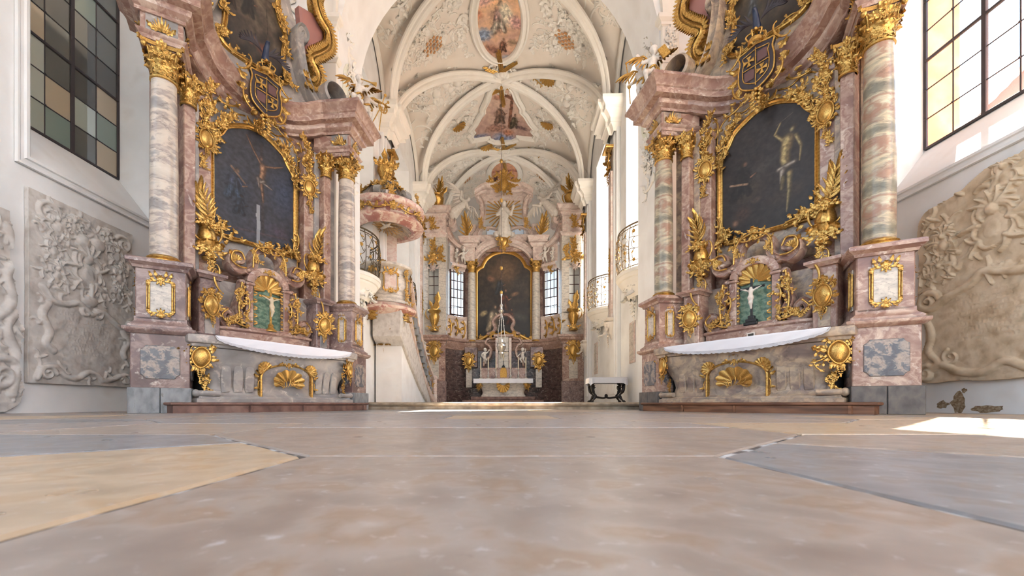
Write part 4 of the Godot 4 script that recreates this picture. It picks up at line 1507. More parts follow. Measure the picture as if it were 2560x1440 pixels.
		for k in 2:
			a.T = Transform3D(Basis(Vector3.UP, -s * PI / 2), Vector3(0.03 + s * (r - 0.004), 0, -8.66))
			var pan := PackedVector2Array()
			for i in 20:
				var t := TAU * i / 20
				pan.append(Vector2(cos(t) * 0.42, 6.3 + k * 1.9 + sin(t) * 0.75))
			a.prism(pan, -0.01, 0.02, 0.01)
		part(arch, "green_panel", a.mesh(), M.stucco_green)
	for q: Array in [[-4.92, 0.12, 0.09, 0.16], [-4.86, 0.26, 0.03, 0.03], [-4.62, 0.05, 0.16, 0.05], [-5.1, 0.1, 0.08, 0.05]]:
		a = MB.new()
		var blot := PackedVector2Array()
		for i in 18:
			var t := TAU * i / 18
			var k := rng.randf_range(0.65, 1.1)
			blot.append(Vector2(cos(t) * q[2] * k, sin(t) * q[3] * k))
		a.prism(blot, 0.0, 0.003)
		part(get_node("wall_right"), "bare_patch", a.mesh(), M.bare_plaster, Transform3D(Basis(Vector3(0, 0, 1), Vector3.UP, Vector3(-1, 0, 0)), Vector3(5.4, q[1], q[0])))
	# step up to the chancel
	a = MB.new()
	a.box(Vector3(0.06, 0.06, -8.6), Vector3(6.1, 0.125, 1.9))
	var st := struct("floor_chancel_step", "worn stone step with rounded nosing across the chancel arch", "step", a.mesh(), M.step_stone)
	a = MB.new()
	a.sweep(pv3([-3.2, 0.055, -7.66, 3.3, 0.055, -7.66]), pv([0.0, 0.0, 0.03, 0.01, 0.05, 0.03, 0.055, 0.05, 0.045, 0.068, 0.02, 0.078, -0.1, 0.08]), Vector3.UP)
	part(st, "nosing", a.mesh(), M.step_stone)
	part(st, "riser", box_mesh(Vector3(6.5, 0.07, 0.02), 0.0, Vector3(0.05, 0.025, -7.66)), M.step_stone)
	# houses outside: what the windows look out on
	a = MB.new()
	a.T = Transform3D(Basis(Vector3.UP, -0.3), Vector3(21, 0, -19))
	a.box(Vector3(0, 4, 0), Vector3(8, 8, 8))
	var house := thing("street_house", "house with a grey tiled roof seen through the bright window", "house")
	part(house, "wall", a.mesh(), M.orange_plaster)
	a = MB.new()
	a.T = Transform3D(Basis(Vector3.UP, -0.3), Vector3(21, 0, -19))
	for i in 14:
		var t0 := i / 14.0
		var t1 := (i + 1) / 14.0
		for sx: float in [-1.0, 1.0]:
			a.quad(Vector3(sx * (4.6 * (1 - t0)), 8 + 5.0 * t0, -4.4), Vector3(sx * (4.6 * (1 - t0)), 8 + 5.0 * t0, 4.4), Vector3(sx * (4.6 * (1 - t1) + 0.03), 8.06 + 5.0 * t1, 4.4), Vector3(sx * (4.6 * (1 - t1) + 0.03), 8.06 + 5.0 * t1, -4.4))
	a.tri3(Vector3(-4.6, 8, 4), Vector3(4.6, 8, 4), Vector3(0, 13, 4))
	part(house, "roof", a.mesh(), M.roof_tile)
	a = MB.new()
	a.T = Transform3D(Basis(Vector3.UP, -0.3), Vector3(21, 0, -19))
	a.box(Vector3(1.6, 12.2, 3.0), Vector3(0.8, 2.2, 0.8), 0.04)
	a.box(Vector3(1.6, 13.3, 3.0), Vector3(1.0, 0.15, 1.0), 0.02)
	part(house, "chimney", a.mesh(), M.house_grey)
	house = thing("street_house", "dark grey neighbour house close to the dull old window", "house")
	part(house, "wall", box_mesh(Vector3(1.0, 24.0, 18.0), 0.05, Vector3(-9.0, 12.0, -12.0)), M.house_grey)
	a = MB.new()
	a.box(Vector3(-8.45, 6.0, -12.0), Vector3(0.2, 0.5, 17.0), 0.03)
	part(house, "string_course", a.mesh(), M.house_grey)

# ---------------------------------------------------------------- chancel
const CW := 3.8
const PIERS := [9.2, 13.7, 18.5, 23.3]

func railing(w: float, h: float, bulge: float) -> Array:
	# bowed wrought iron railing: [bars, scrolls, gilded leaves]; x along, z out
	var bend := func(s: float, y: float) -> Vector3:
		var a := s / w * 2.2
		var belly := 0.06 * sin(PI * clampf(y / h, 0.0, 1.0))
		return Vector3(sin(a) / sin(1.1) * w * 0.5, y, (cos(a) - cos(1.1)) / (1.0 - cos(1.1)) * (bulge + belly))
	var m := MB.new()
	for y: float in [0.0, 0.06, h - 0.08, h]:
		var p := PackedVector3Array()
		for i in 25:
			p.append(bend.call((i / 24.0 - 0.5) * w, y))
		m.tube(p, 0.022 if y == h else 0.013, 6)
	for i in 9:
		var s := (i / 8.0 - 0.5) * w
		var p := PackedVector3Array()
		for j in 9:
			p.append(bend.call(s, h * j / 8.0))
		m.tube(p, 0.011, 5)
	var bars := m.mesh()
	m = MB.new()
	var cs := scroll_path(5.5, 5.5, 0.9, 1.0)
	var ss := scroll_path(-6.0, 6.0, 0.0, 1.0)
	for i in 8:
		var c := (i / 8.0 - 0.4375) * w
		for k in 6:
			var src: PackedVector2Array = cs if (i + k) % 2 else ss
			var yc := 0.12 + (h - 0.24) * (k + 0.5) / 6.0
			var sc := w / 8.0 * 1.15
			var p := PackedVector3Array()
			for q in src:
				var q2 := q.rotated(PI / 2 * (k % 2) + 0.5 * i)
				p.append(bend.call(c + q2.x * sc * 0.85, yc + q2.y * sc))
			m.tube(p, 0.0085, 5)
	var scrolls := m.mesh()
	var o := OB.new()
	for i in 8:
		for k in 4:
			var c := (i / 8.0 - 0.4375) * w
			var p: Vector3 = bend.call(c, 0.2 + (h - 0.4) * k / 3.0)
			var b := Basis(Vector3.UP, c / w * 2.2)
			o.put(L.flower if (i + k) % 3 == 0 else L.leaf, Transform3D((b * Basis(Vector3.BACK, i * 1.3 + k)).scaled_local(Vector3.ONE * (0.055 if (i + k) % 3 == 0 else 0.1)), p + b * Vector3(0, 0, 0.01)))
	return [bars, scrolls, o.mesh()]

func build_chancel() -> void:
	rng.seed = 21
	var C := ch()
	struct("floor_chancel", "stone floor of the chancel", "floor", box_mesh(Vector3(9.2, 0.13, 16.2), 0.0, Vector3(0, 0.062, -17.4)), M.chancel_stone, C)
	for side in 2:
		var s := -1.0 if side == 0 else 1.0
		var m := MB.new()
		wall_boxes(m, s * CW, s * (CW + 0.8), -25.2, -9.2, 13.2, [[-21.6, -19.9, 4.4, 9.4], [-17.0, -14.5, 3.62, 9.6], [-12.6, -10.0, 3.62, 9.6]])
		var wl := struct("wall_chancel_" + ["left", "right"][side], ["white chancel wall behind the pulpit with tall window bays", "white chancel wall with two tall sunlit window bays"][side], "wall", m.mesh(), M.plaster, C)
		for k in 3:
			var z: float = [-21.6, -17.0, -12.6][k]
			var w: float = [1.7, 2.5, 2.6][k]
			var y0: float = [4.4, 3.62, 3.62][k]
			var h: float = [5.0, 5.98, 5.98][k]
			var xf := C * Transform3D(Basis(Vector3.UP, -s * PI / 2), Vector3(s * (CW + 0.65), y0, z if s > 0 else z + w))
			lead_window("window_%d" % (10 + side * 3 + k), "clear leaded chancel window in the %s bay of the %s wall" % [["altar", "middle", "arch"][k], ["pulpit", "table"][side]], xf, w, h, 4, 8, ["clear_glass"], 2)
		# flat pilaster strips, impost blocks
		for k in 2:
			var z: float = -PIERS[k + 1]
			m = MB.new()
			m.box(Vector3(s * (CW - 0.06), 4.7, z), Vector3(0.14, 9.4, 0.95), 0.02)
			m.box(Vector3(s * (CW - 0.11), 4.9, z), Vector3(0.12, 9.0, 0.6), 0.02)
			part(wl, "pier_strip", m.mesh(), M.plaster)
			m = MB.new()
			var d := 0.42
			m.crease = 0.97
			m.sweep(pv3([s * CW, 8.75, z - s * d, s * (CW - 0.2), 8.75, z - s * d, s * (CW - 0.2), 8.75, z - s * 0.2, s * (CW - 0.3), 8.75, z - s * 0.2, s * (CW - 0.3), 8.75, z + s * 0.2, s * (CW - 0.2), 8.75, z + s * 0.2, s * (CW - 0.2), 8.75, z + s * d, s * CW, 8.75, z + s * d]), pv([0, -0.1, 0.02, -0.1, 0.05, 0.0, 0.12, 0.1, 0.14, 0.1, 0.14, 0.24, 0.18, 0.3, 0.26, 0.36, 0.34, 0.4, 0.34, 0.5, 0.36, 0.54, 0.42, 0.6, 0.44, 0.66, 0.44, 0.76, 0.0, 0.78]), Vector3.UP)
			part(wl, "impost", m.mesh(), M.stucco)
			# marble pilaster hanging on a corbel
			var shaft := thing("wall_pilaster", "rose marble wall pilaster on a carved corbel, %s" % [["beside the pulpit", "between pulpit stairs and high altar"], ["between the two sunlit window bays", "between far window bay and high altar"]][side][k], "pilaster", C * Transform3D(Basis(Vector3.UP, -s * PI / 2), Vector3(s * (CW - 0.17), 0, z)))
			m = MB.new()
			m.box(Vector3(0, 5.2, 0.03), Vector3(0.34, 4.7, 0.08), 0.012)
			part(shaft, "shaft", m.mesh(), M.marble_blush)
			var o := OB.new()
			o.at(L.acanthus, 0, 8.25, 180, 0.5, 0.1)
			o.at(L.cs, 0.12, 8.0, 60, 0.45, 0.14)
			o.at(L.cs, -0.12, 8.0, -60, 0.45, 0.14, true)
			o.at(L.leaf, 0.1, 7.9, 160, 0.5, 0.1)
			o.at(L.leaf, -0.1, 7.9, 200, 0.5, 0.1)
			o.at(L.pendant, 0, 7.75, 0, 0.55, 0.1)
			o.at(L.crest, 0, 8.1, 0, 0.5, 0.1)
			o.put(box_mesh(Vector3(0.52, 0.09, 0.3), 0.015), at3(0, 8.3, 0.1))
			part(shaft, "gilded_capital", o.mesh(), M.gold)
			o = OB.new()
			for i in 5:
				o.at(L.sprig, 0.03 * (1 if i % 2 else -1), 4.2 + 0.2 * i, 90, 0.3, 0.08, i % 2 == 0)
			part(shaft, "carved_drop", o.mesh(), M.gold_dull)
			m = MB.new()
			m.sweep(pv3([-0.17, 2.72, 0.0, -0.17, 2.72, 0.1, 0.17, 2.72, 0.1, 0.17, 2.72, 0.0]), pv([0, 0, 0.04, 0.02, 0.06, 0.06, 0.1, 0.09, 0.1, 0.13, 0, 0.14]), Vector3.UP)
			m.lathe(pv([0.03, 2.2, 0.1, 2.35, 0.2, 2.55, 0.24, 2.72]), 14, -PI / 2, PI / 2)
			part(shaft, "corbel", m.mesh(), M.stucco_blush)
			o = OB.new()
			o.at(L.acanthus, 0, 2.72, 180, 0.55, 0.2)
			o.at(L.leaf, 0.1, 2.72, 160, 0.42, 0.16)
			o.at(L.leaf, -0.1, 2.72, 200, 0.42, 0.16)
			o.at(L.pendant, 0, 2.35, 0, 0.4, 0.1)
			part(shaft, "corbel_leaf", o.mesh(), M.stucco_blush)
		# balconies in the window bays
		for k in 2:
			var z: float = [-11.4, -15.85][k]
			var where: String = [["beside pulpit canopy", "above the pulpit stairs"], ["nearer the side altar", "nearer the high altar"]][side][k]
			var b := thing("balcony", "bowed balcony with black iron scrollwork railing on white bracket, %s" % where, "balcony", C * Transform3D(Basis(Vector3.UP, -s * PI / 2), Vector3(s * CW, 3.55, z)), "window balconies of the chancel")
			m = MB.new()
			var rail := railing(1.9, 1.12, 0.5)
			part(b, "railing_bars", rail[0], M.iron)
			part(b, "railing_scrolls", rail[1], M.iron)
			part(b, "gilded_leaf", rail[2], M.gold_dull)
			var base := PackedVector3Array()
			for i in 21:
				var a := (i / 20.0 - 0.5) * 2.2
				base.append(Vector3(sin(a) / sin(1.1) * 0.95, 0, (cos(a) - cos(1.1)) / (1.0 - cos(1.1)) * 0.5))
			m.sweep(base, pv([-0.3, -0.62, -0.22, -0.5, -0.18, -0.4, -0.06, -0.26, -0.04, -0.2, 0.0, -0.18, 0.04, -0.1, 0.06, -0.09, 0.06, 0.0, -0.45, 0.0]), Vector3.UP)
			part(b, "bracket", m.mesh(), M.stucco)
			var o := OB.new()
			for i in 7:
				var a := (i / 6.0 - 0.5) * 1.8
				var q := Basis(Vector3.UP, a)
				o.put([L.rocaille_1, L.acanthus, L.crest][i % 3], Transform3D((q * Basis(Vector3.BACK, PI)).scaled_local(Vector3.ONE * 0.45), Vector3(sin(a) * 0.75, -0.25, cos(a) * 0.5 - 0.2)))
			o.at(L.pendant, 0, -0.5, 0, 0.7, 0.1)
			part(b, "stucco_relief", o.mesh(), M.stucco)
	# apse wall with a window behind the altar figure
	var aw := MB.new()
	aw.T = Transform3D(Basis(Vector3.UP, PI / 2), Vector3.ZERO)
	wall_boxes(aw, 24.6, 25.2, -4.6, 4.6, 13.2, [[-4.1, -2.3, 3.6, 8.0], [-1.1, 1.1, 8.3, 10.6], [2.3, 4.1, 3.6, 8.0]])
	struct("wall_apse", "white end wall of the chancel behind the high altar", "wall", aw.mesh(), M.plaster, C * Transform3D(Basis.IDENTITY, Vector3(0, 0, 0)))
	lead_window("window_16", "pale window behind the figure on the high altar", C * at3(-1.1, 8.3, -24.8), 2.2, 2.3, 4, 4, ["milk_glass"], 2)
	for k in 2:
		lead_window("window_%d" % (17 + k), "clear window of the passage behind the high altar, %s side" % ["pulpit", "table"][k], C * at3([-4.1, 2.3][k], 3.6, -24.8), 1.8, 4.4, 2, 4, ["clear_glass"], 2)

# ---------------------------------------------------------------- chancel vault
func vault_y(x: float, z: float, ribs_only := false) -> float:
	# z: depth (positive)
	var b := 9.65 + 2.95 * sqrt(maxf(0.0, 1.0 - pow(x / 3.86, 2.0)))
	if ribs_only:
		return b
	for i in 3:
		var c: float = (PIERS[i] + PIERS[i + 1]) * 0.5
		var h: float = (PIERS[i + 1] - PIERS[i]) * 0.5 - 0.22
		if absf(z - c) < h:
			var l := 9.65 + 2.0 * sqrt(1.0 - pow((z - c) / h, 2.0)) + 0.35 * (1.0 - absf(x) / CW)
			b = maxf(b, l)
	return b

func vault_frame(x: float, z: float, turn: float, s: float, off := 0.02, barrel := false) -> Transform3D:
	# ornament frame on the vault: z axis down into the room
	var e := 0.05
	var p := Vector3(x, vault_y(x, z, barrel), -z)
	var dx := Vector3(x + e, vault_y(x + e, z, barrel), -z) - p
	var dz := Vector3(x, vault_y(x, z + e, barrel), -z - e) - p
	var n := dx.cross(dz).normalized()
	if n.y > 0:
		n = -n
	var y := dz.normalized().rotated(n, turn)
	var xx := y.cross(n).normalized()
	return Transform3D(Basis(xx, y, n).scaled_local(Vector3.ONE * s), p + n * off)

func ring_on_vault(c: Vector2, outline: PackedVector2Array, off: float) -> Array:
	var p := PackedVector3Array()
	var ax := PackedVector3Array()
	for q in outline:
		var f := vault_frame(c.x + q.x, c.y + q.y, 0.0, 1.0, off, true)
		p.append(f.origin)
		ax.append(f.basis.z)
	return [p, ax]

func build_vault() -> void:
	rng.seed = 99
	var C := ch()
	var m := MB.new()
	var rows := []
	for i in 121:
		var z := 9.0 + 16.0 * i / 120.0
		var row := PackedVector3Array()
		for j in 61:
			var x := -CW + 2.0 * CW * j / 60.0
			row.append(Vector3(x, vault_y(x, z), -z))
		rows.append(row)
	m.grid(rows)
	var v := struct("ceiling_chancel", "ribbed chancel vault covered with white stucco relief", "vault", m.mesh(), M.stucco_blush, C)
	struct("ceiling_roof", "roof above the chancel vault", "roof", box_mesh(Vector3(9.4, 0.3, 16.4), 0.0, Vector3(0, 13.35, -17.2)), M.plaster, C)
	# diagonal ribs
	var rib := pv([-0.2, 0.0, -0.2, 0.05, -0.16, 0.09, -0.11, 0.1, -0.09, 0.15, -0.05, 0.19, 0.05, 0.19, 0.09, 0.15, 0.11, 0.1, 0.16, 0.09, 0.2, 0.05, 0.2, 0.0])
	for i in 3:
		for s: float in [-1.0, 1.0]:
			m = MB.new()
			var p := PackedVector3Array()
			var ax := PackedVector3Array()
			for k in 37:
				var t := k / 36.0
				var a := PI * (1.0 - t)
				var x := cos(a) * 3.5 * s
				var z := lerpf(PIERS[i] + (0.12 if i else 0.3), PIERS[i + 1] - 0.12, t)
				p.append(Vector3(x, 9.55 + 2.98 * sin(a), -z))
				ax.append(Vector3(-x / 3.5, -sin(a), 0).normalized())
			m.crease = 0.96
			m.sweep(p, rib, ax)
			part(v, "rib", m.mesh(), M.stucco)
	# half lozenge edges along the lunettes
	for i in 3:
		for s: float in [-1.0, 1.0]:
			m = MB.new()
			var p := PackedVector3Array()
			var c: float = (PIERS[i] + PIERS[i + 1]) * 0.5
			var h: float = (PIERS[i + 1] - PIERS[i]) * 0.5 - 0.3
			for k in 25:
				var a := PI * k / 24.0
				p.append(Vector3(s * (CW - 0.04), 9.4 + 1.95 * sin(a), -(c - cos(a) * h)))
			if s < 0:
				p.reverse()
			m.sweep(p, pv([0.0, 0.0, 0.0, 0.1, 0.05, 0.13, 0.1, 0.1, 0.16, 0.1, 0.2, 0.06, 0.2, 0.0]), Vector3(-s, 0, 0))
			part(v, "lunette_moulding", m.mesh(), M.stucco)
	# painted fields and their frames
	var oval := PackedVector2Array()
	var disc := PackedVector2Array()
	for i in 48:
		var t := TAU * i / 48
		oval.append(Vector2(cos(t) * 0.97, sin(t) * 1.72))
		disc.append(Vector2(cos(t) * 0.98, sin(t) * 1.5))
	var kite := mirror_outline(smooth(pv([0.0, 1.35, 0.45, 1.32, 0.62, 1.1]), 4))
	kite = mirror_outline(pv([0.0, 1.36, 0.4, 1.3, 0.6, 1.12, 0.62, 0.95, 1.36, 0.86, 1.4, 0.66, 1.25, 0.5, 1.32, 0.28, 1.12, 0.02, 0.9, -0.42, 0.72, -0.62, 0.72, -0.85, 0.5, -1.3, 0.38, -1.75, 0.2, -2.05, 0.0, -2.15]))
	var fields := [[Vector2(0, 13.7), oval, "fresco_throne", "oval ceiling painting"], [Vector2(0, 18.5), kite, "fresco_cross", "kite shaped ceiling painting"], [Vector2(0, 22.8), disc, "fresco_sky", "round ceiling painting"]]
	for fd in fields:
		var c: Vector2 = fd[0]
		var out: PackedVector2Array = fd[1]
		m = MB.new()
		var lo := Vector2(1e9, 1e9)
		var hi := -lo
		for q in out:
			lo = lo.min(q)
			hi = hi.max(q)
		m.uv.resize(0)
		var n := out.size()
		for r in 9:
			for j in n:
				var q := out[j] * (r / 8.0)
				m.v.append(vault_frame(c.x + q.x, c.y + q.y, 0.0, 1.0, 0.05, true).origin)
				m.uv.append(Vector2((q.x - lo.x) / (hi.x - lo.x), (q.y - lo.y) / (hi.y - lo.y)))
		for r in 8:
			for j in n:
				var a := r * n + j
				var b := r * n + (j + 1) % n
				m.ix.append_array(PackedInt32Array([a, b, a + n, b, b + n, a + n]))
		part(v, "fresco", m.mesh(), M[fd[2]], Transform3D.IDENTITY, fd[3])
		m = MB.new()
		m.crease = 0.93
		var ra := ring_on_vault(c, out, 0.03)
		var sgn := 1.0
		m.sweep(ra[0], pv([-0.02, 0.0, -0.02, 0.05, 0.03, 0.1, 0.07, 0.07, 0.12, 0.09, 0.17, 0.13, 0.22, 0.1, 0.26, 0.04, 0.26, 0.0]), ra[1], true)
		part(v, "fresco_frame", m.mesh(), M.stucco)
	# keystone clouds with gilded rays, gilded shells
	for k: float in [16.1, 20.9]:
		var o := OB.new()
		for i in 16:
			var a := TAU * i / 16
			var f := vault_frame(cos(a) * 0.3, k + sin(a) * 0.3, 0, 1, 0.08, true)
			o.put(L.knob, Transform3D(Basis.from_scale(Vector3(0.17, 0.13, 0.17)), f.origin))
		for i in 6:
			o.put(L.sprig, vault_frame(cos(i * 1.05) * 0.5, k + sin(i * 1.05) * 0.55, i * 1.05, 0.6, 0.06, true))
		part(v, "keystone_cloud", o.mesh(), M.stucco)
		for i in 6:
			var a := TAU * (i + 0.5) / 6 + 0.1
			var ray := MB.new()
			for j in 3:
				ray.box(Vector3((j - 1) * 0.06, 0.55 + 0.04 * j, 0.03), Vector3(0.055, 1.0 - 0.15 * absf(j - 1), 0.03), 0.01)
			part(v, "gilded_ray", ray.mesh(), M.gold, vault_frame(cos(a) * 0.35, k + sin(a) * 0.35, a - PI / 2, 1.0, 0.1, true))
	for q: Array in [[-1.95, 18.0], [1.95, 18.0], [-0.85, 20.0], [1.75, 15.6]]:
		part(v, "gilded_shell", L.shell, M.gold, vault_frame(q[0], q[1], 0.3, 0.36, 0.1))
	for q: Array in [[1.3, 15.9], [1.5, 20.4]]:
		var o := OB.new()
		for i in 8:
			o.at(L.tip, 0, -0.4 + i * 0.11, -60 if i % 2 else 60, 0.12, 0.03)
		o.put(box_mesh(Vector3(0.04, 0.9, 0.03), 0.01), Transform3D.IDENTITY)
		part(v, "gilded_garland", o.mesh(), M.gold_dull, vault_frame(q[0], q[1], 0.9, 0.9, 0.08))
	# terracotta trellis patches
	for q: Array in [[-2.2, 13.9, 1], [2.2, 13.9, -1], [-2.1, 22.4, 1], [2.1, 22.4, -1]]:
		var o := OB.new()
		var dia := MB.new()
		dia.box(Vector3.ZERO, Vector3(0.09, 0.06, 0.03), 0.008)
		var dm := dia.mesh()
		for i in 5:
			for j in 5:
				if absf(i - 2.0) + absf(j - 2.0) < 3.6:
					o.at(dm, (i - 2) * 0.125 + 0.06 * (j % 2), (j - 2) * 0.1, 25, 1.0)
		part(v, "gilded_trellis", o.mesh(), M.terracotta, vault_frame(q[0], q[1], 0.4 * q[2], 1.15, 0.04))
	# stucco relief: leaf scrolls in every field of the vault
	for i in 3:
		for s: float in [-1.0, 1.0]:
			var o := OB.new()
			var c: float = (PIERS[i] + PIERS[i + 1]) * 0.5
			var h: float = (PIERS[i + 1] - PIERS[i]) * 0.5
			# lunette cap
			for k in 90:
				var x := s * rng.randf_range(1.3, 3.7)
				var z := c + rng.randf_range(-0.8, 0.8) * h * (absf(x) / 3.8) * 0.85
				o.put([L.sprig, L.curl, L.sprig, L.leaf, L.cs, L.ss][k % 6], vault_frame(x, z, rng.randf() * TAU, rng.randf_range(0.3, 0.7), 0.0) * Transform3D(Basis.from_scale(Vector3(1, 1, 0.8)), Vector3.ZERO))
			# clouds and bushes
			for k in 12:
				o.put(L.knob, vault_frame(s * rng.randf_range(1.6, 2.6), c + rng.randf_range(-0.5, 0.5), 0, rng.randf_range(0.08, 0.2), -0.04))
			part(v, "stucco_relief", o.mesh(), M.stucco)
	for i in 4:
		for s: float in [-1.0, 1.0]:
			var o := OB.new()
			var c: float = PIERS[i]
			for k in 110:
				var x := s * rng.randf_range(1.15, 3.4)
				var lim := 1.9 * (1.0 - absf(absf(x) - 0.0) / 3.7)
				var z := c + rng.randf_range(-1.0, 1.0) * lim
				if i < 1 and z < 9.3:
					continue
				o.put([L.leaf, L.sprig, L.flower, L.tip, L.sprig, L.leaf, L.curl][k % 7], vault_frame(x, z, rng.randf() * TAU, rng.randf_range(0.2, 0.5) * (0.5 if k % 7 == 2 else 1.0), 0.01, true) * Transform3D(Basis.from_scale(Vector3(1, 1, 0.8)), Vector3.ZERO))
			part(v, "stucco_relief", o.mesh(), M.stucco)
# ---------------------------------------------------------------- side altars (own frame: x along, y up, z out to the nave)
func put_gold(a: Node3D, called: String, me: Mesh, x: float, y: float, z: float, s: float, roll := 0.0, turn := 0.0, flip := false) -> MeshInstance3D:
	return part(a, called, me, M.gold, at2(x, y, z, roll, s, turn, flip))

func column_mesh(r0: float, r1: float, h: float) -> ArrayMesh:
	var m := MB.new()
	var p := PackedVector2Array()
	for i in 13:
		var t := i / 12.0
		p.append(Vector2(lerpf(r0, r1, t) + 0.008 * sin(PI * t), h * t))
	m.lathe(p, 32)
	return m.mesh()

func ring_mesh(r: float) -> ArrayMesh:
	var m := MB.new()
	m.lathe(pv([r * 1.02, 0.0, r * 1.2, 0.0, r * 1.26, 0.012, r * 1.26, 0.03, r * 1.16, 0.042, r * 1.12, 0.05, r * 1.16, 0.056, r * 1.18, 0.07, r * 1.08, 0.08, r * 1.0, 0.092]), 32)
	return m.mesh()

func panel_frame(w: float, h: float) -> ArrayMesh:
	# gilded frame with leafy top and bottom, centre at the origin
	var o := OB.new()
	var m := MB.new()
	for s: float in [-1.0, 1.0]:
		m.tube(pv3([s * w * 0.5, -h * 0.4, 0, s * w * 0.5, h * 0.4, 0]), 0.011, 6)
		m.tube(pv3([s * (w * 0.5 + 0.02), -h * 0.38, -0.004, s * (w * 0.5 + 0.02), h * 0.38, -0.004]), 0.006, 5)
	o.put(m.mesh(), Transform3D.IDENTITY)
	o.at(L.crest, 0, h * 0.40, 0, w * 0.9, 0.005)
	o.at(L.crest, 0, -h * 0.42, 180, w * 0.85, 0.005)
	for s: float in [-1.0, 1.0]:
		o.at(L.cs, s * w * 0.44, h * 0.42, s * -50, w * 0.42, 0.01, s < 0)
		o.at(L.cs, s * w * 0.44, -h * 0.43, s * 50, w * 0.4, 0.01, s > 0)
		o.at(L.leaf, s * w * 0.52, h * 0.42, 180 + s * 8, w * 0.4, 0.012)
		o.at(L.leaf, s * w * 0.52, -h * 0.44, s * -8, w * 0.34, 0.012)
		o.at(L.tip, s * w * 0.4, h * 0.5, s * -20, w * 0.3, 0.012)
		o.at(L.tip, s * w * 0.2, h * 0.52, s * -12, w * 0.32, 0.012)
	return o.mesh()

func notched(w: float, h: float, n: float) -> PackedVector2Array:
	return PackedVector2Array([Vector2(-w + n, -h), Vector2(w - n, -h), Vector2(w - n * 0.6, -h + n * 0.6), Vector2(w, -h + n), Vector2(w, h - n), Vector2(w - n * 0.6, h - n * 0.6), Vector2(w - n, h), Vector2(-w + n, h), Vector2(-w + n * 0.6, h - n * 0.6), Vector2(-w, h - n), Vector2(-w, -h + n), Vector2(-w + n * 0.6, -h + n * 0.6)])

func thick_scroll(path: PackedVector2Array, w: float, d: float, taper := 0.45) -> ArrayMesh:
	# stone scroll of rectangular section, w across in the plane, d deep
	var m := MB.new()
	var sc := PackedFloat32Array()
	var n := path.size()
	for i in n:
		var s := absf(2.0 * i / (n - 1) - 1.0)
		sc.append(lerpf(1.0, taper, s * s))
	var pr := pv([-w / 2, -d / 2, -w / 2, d * 0.35, -w * 0.38, d / 2, -w * 0.2, d * 0.32, w * 0.2, d * 0.32, w * 0.38, d / 2, w / 2, d * 0.35, w / 2, -d / 2])
	m.sweep(flat3(path), pr, Vector3.BACK, false, true, sc)
	m.ball(Vector3(path[0].x, path[0].y, 0), Vector3(w * 0.4, w * 0.4, d * 0.5), 10, 6)
	m.ball(Vector3(path[n - 1].x, path[n - 1].y, 0), Vector3(w * 0.4, w * 0.4, d * 0.5), 10, 6)
	return m.mesh()

func cornice_profile(k := 1.0, h := 0.38) -> PackedVector2Array:
	return PackedVector2Array([Vector2(0, 0), Vector2(0.03 * k, 0), Vector2(0.03 * k, 0.1 * h), Vector2(0.06 * k, 0.14 * h), Vector2(0.09 * k, 0.2 * h), Vector2(0.1 * k, 0.28 * h), Vector2(0.1 * k, 0.36 * h), Vector2(0.2 * k, 0.4 * h), Vector2(0.2 * k, 0.6 * h), Vector2(0.22 * k, 0.64 * h), Vector2(0.24 * k, 0.72 * h), Vector2(0.27 * k, 0.82 * h), Vector2(0.3 * k, 0.88 * h), Vector2(0.31 * k, 0.9 * h), Vector2(0.31 * k, h), Vector2(0, h)])

func altar_plan(d: float, e: float) -> PackedVector3Array:
	# front line of the entablature and ledges: two outward turned blocks joined by a recessed middle; x, (unused), z
	var r := PackedVector3Array()
	var right := PackedVector3Array()
	var b := Basis(Vector3.UP, deg_to_rad(27))
	for q: Array in [[0.24 + e, -0.45], [0.24 + e, d], [-0.22 - e, d], [-0.22 - e, -0.22]]:
		right.append(b * Vector3(q[0], 0, q[1]) + Vector3(1.28, 0, -0.03))
	# left to right
	for q in right:
		r.append(Vector3(-q.x, 0, q.z))
	var mid := smooth3(pv3([right[3].x * -1.0, 0, right[3].z, -0.72, 0, -0.36, -0.36, 0, -0.5, 0, 0, -0.52, 0.36, 0, -0.5, 0.72, 0, -0.36, right[3].x, 0, right[3].z]), 5)
	for i in range(1, mid.size() - 1):
		r.append(mid[i])
	for i in range(3, -1, -1):
		r.append(right[i])
	return r

func painting_outline() -> PackedVector2Array:
	var half := PackedVector2Array([Vector2(0, 2.5), Vector2(0.3, 2.49), Vector2(0.52, 2.5), Vector2(0.585, 2.56)])
	half.append_array(smooth(pv([0.59, 2.7, 0.59, 3.3, 0.59, 3.66, 0.56, 3.78, 0.47, 3.9, 0.4, 4.02, 0.27, 4.1, 0.14, 4.16, 0.0, 4.19]), 4))
	return mirror_outline(half)

func upper_outline() -> PackedVector2Array:
	var half := smooth(pv([0.0, 5.2, 0.3, 5.2, 0.44, 5.24, 0.47, 5.32, 0.42, 5.45, 0.40, 5.65, 0.43, 5.85, 0.43, 6.0, 0.36, 6.1, 0.31, 6.3, 0.32, 6.6, 0.24, 6.85, 0.0, 6.95]), 3)
	return mirror_outline(half)

func gold_frame(out: PackedVector2Array, z: float, k: float) -> ArrayMesh:
	var m := MB.new()
	var p := flat3(out, z)
	m.sweep(p, pv([-0.012 * k, -0.02, -0.012 * k, 0.012 * k, 0.005 * k, 0.02 * k, 0.015 * k, 0.012 * k, 0.022 * k, 0.016 * k, 0.036 * k, 0.036 * k, 0.05 * k, 0.03 * k, 0.052 * k, -0.02]), Vector3.BACK, true)
	return m.mesh()

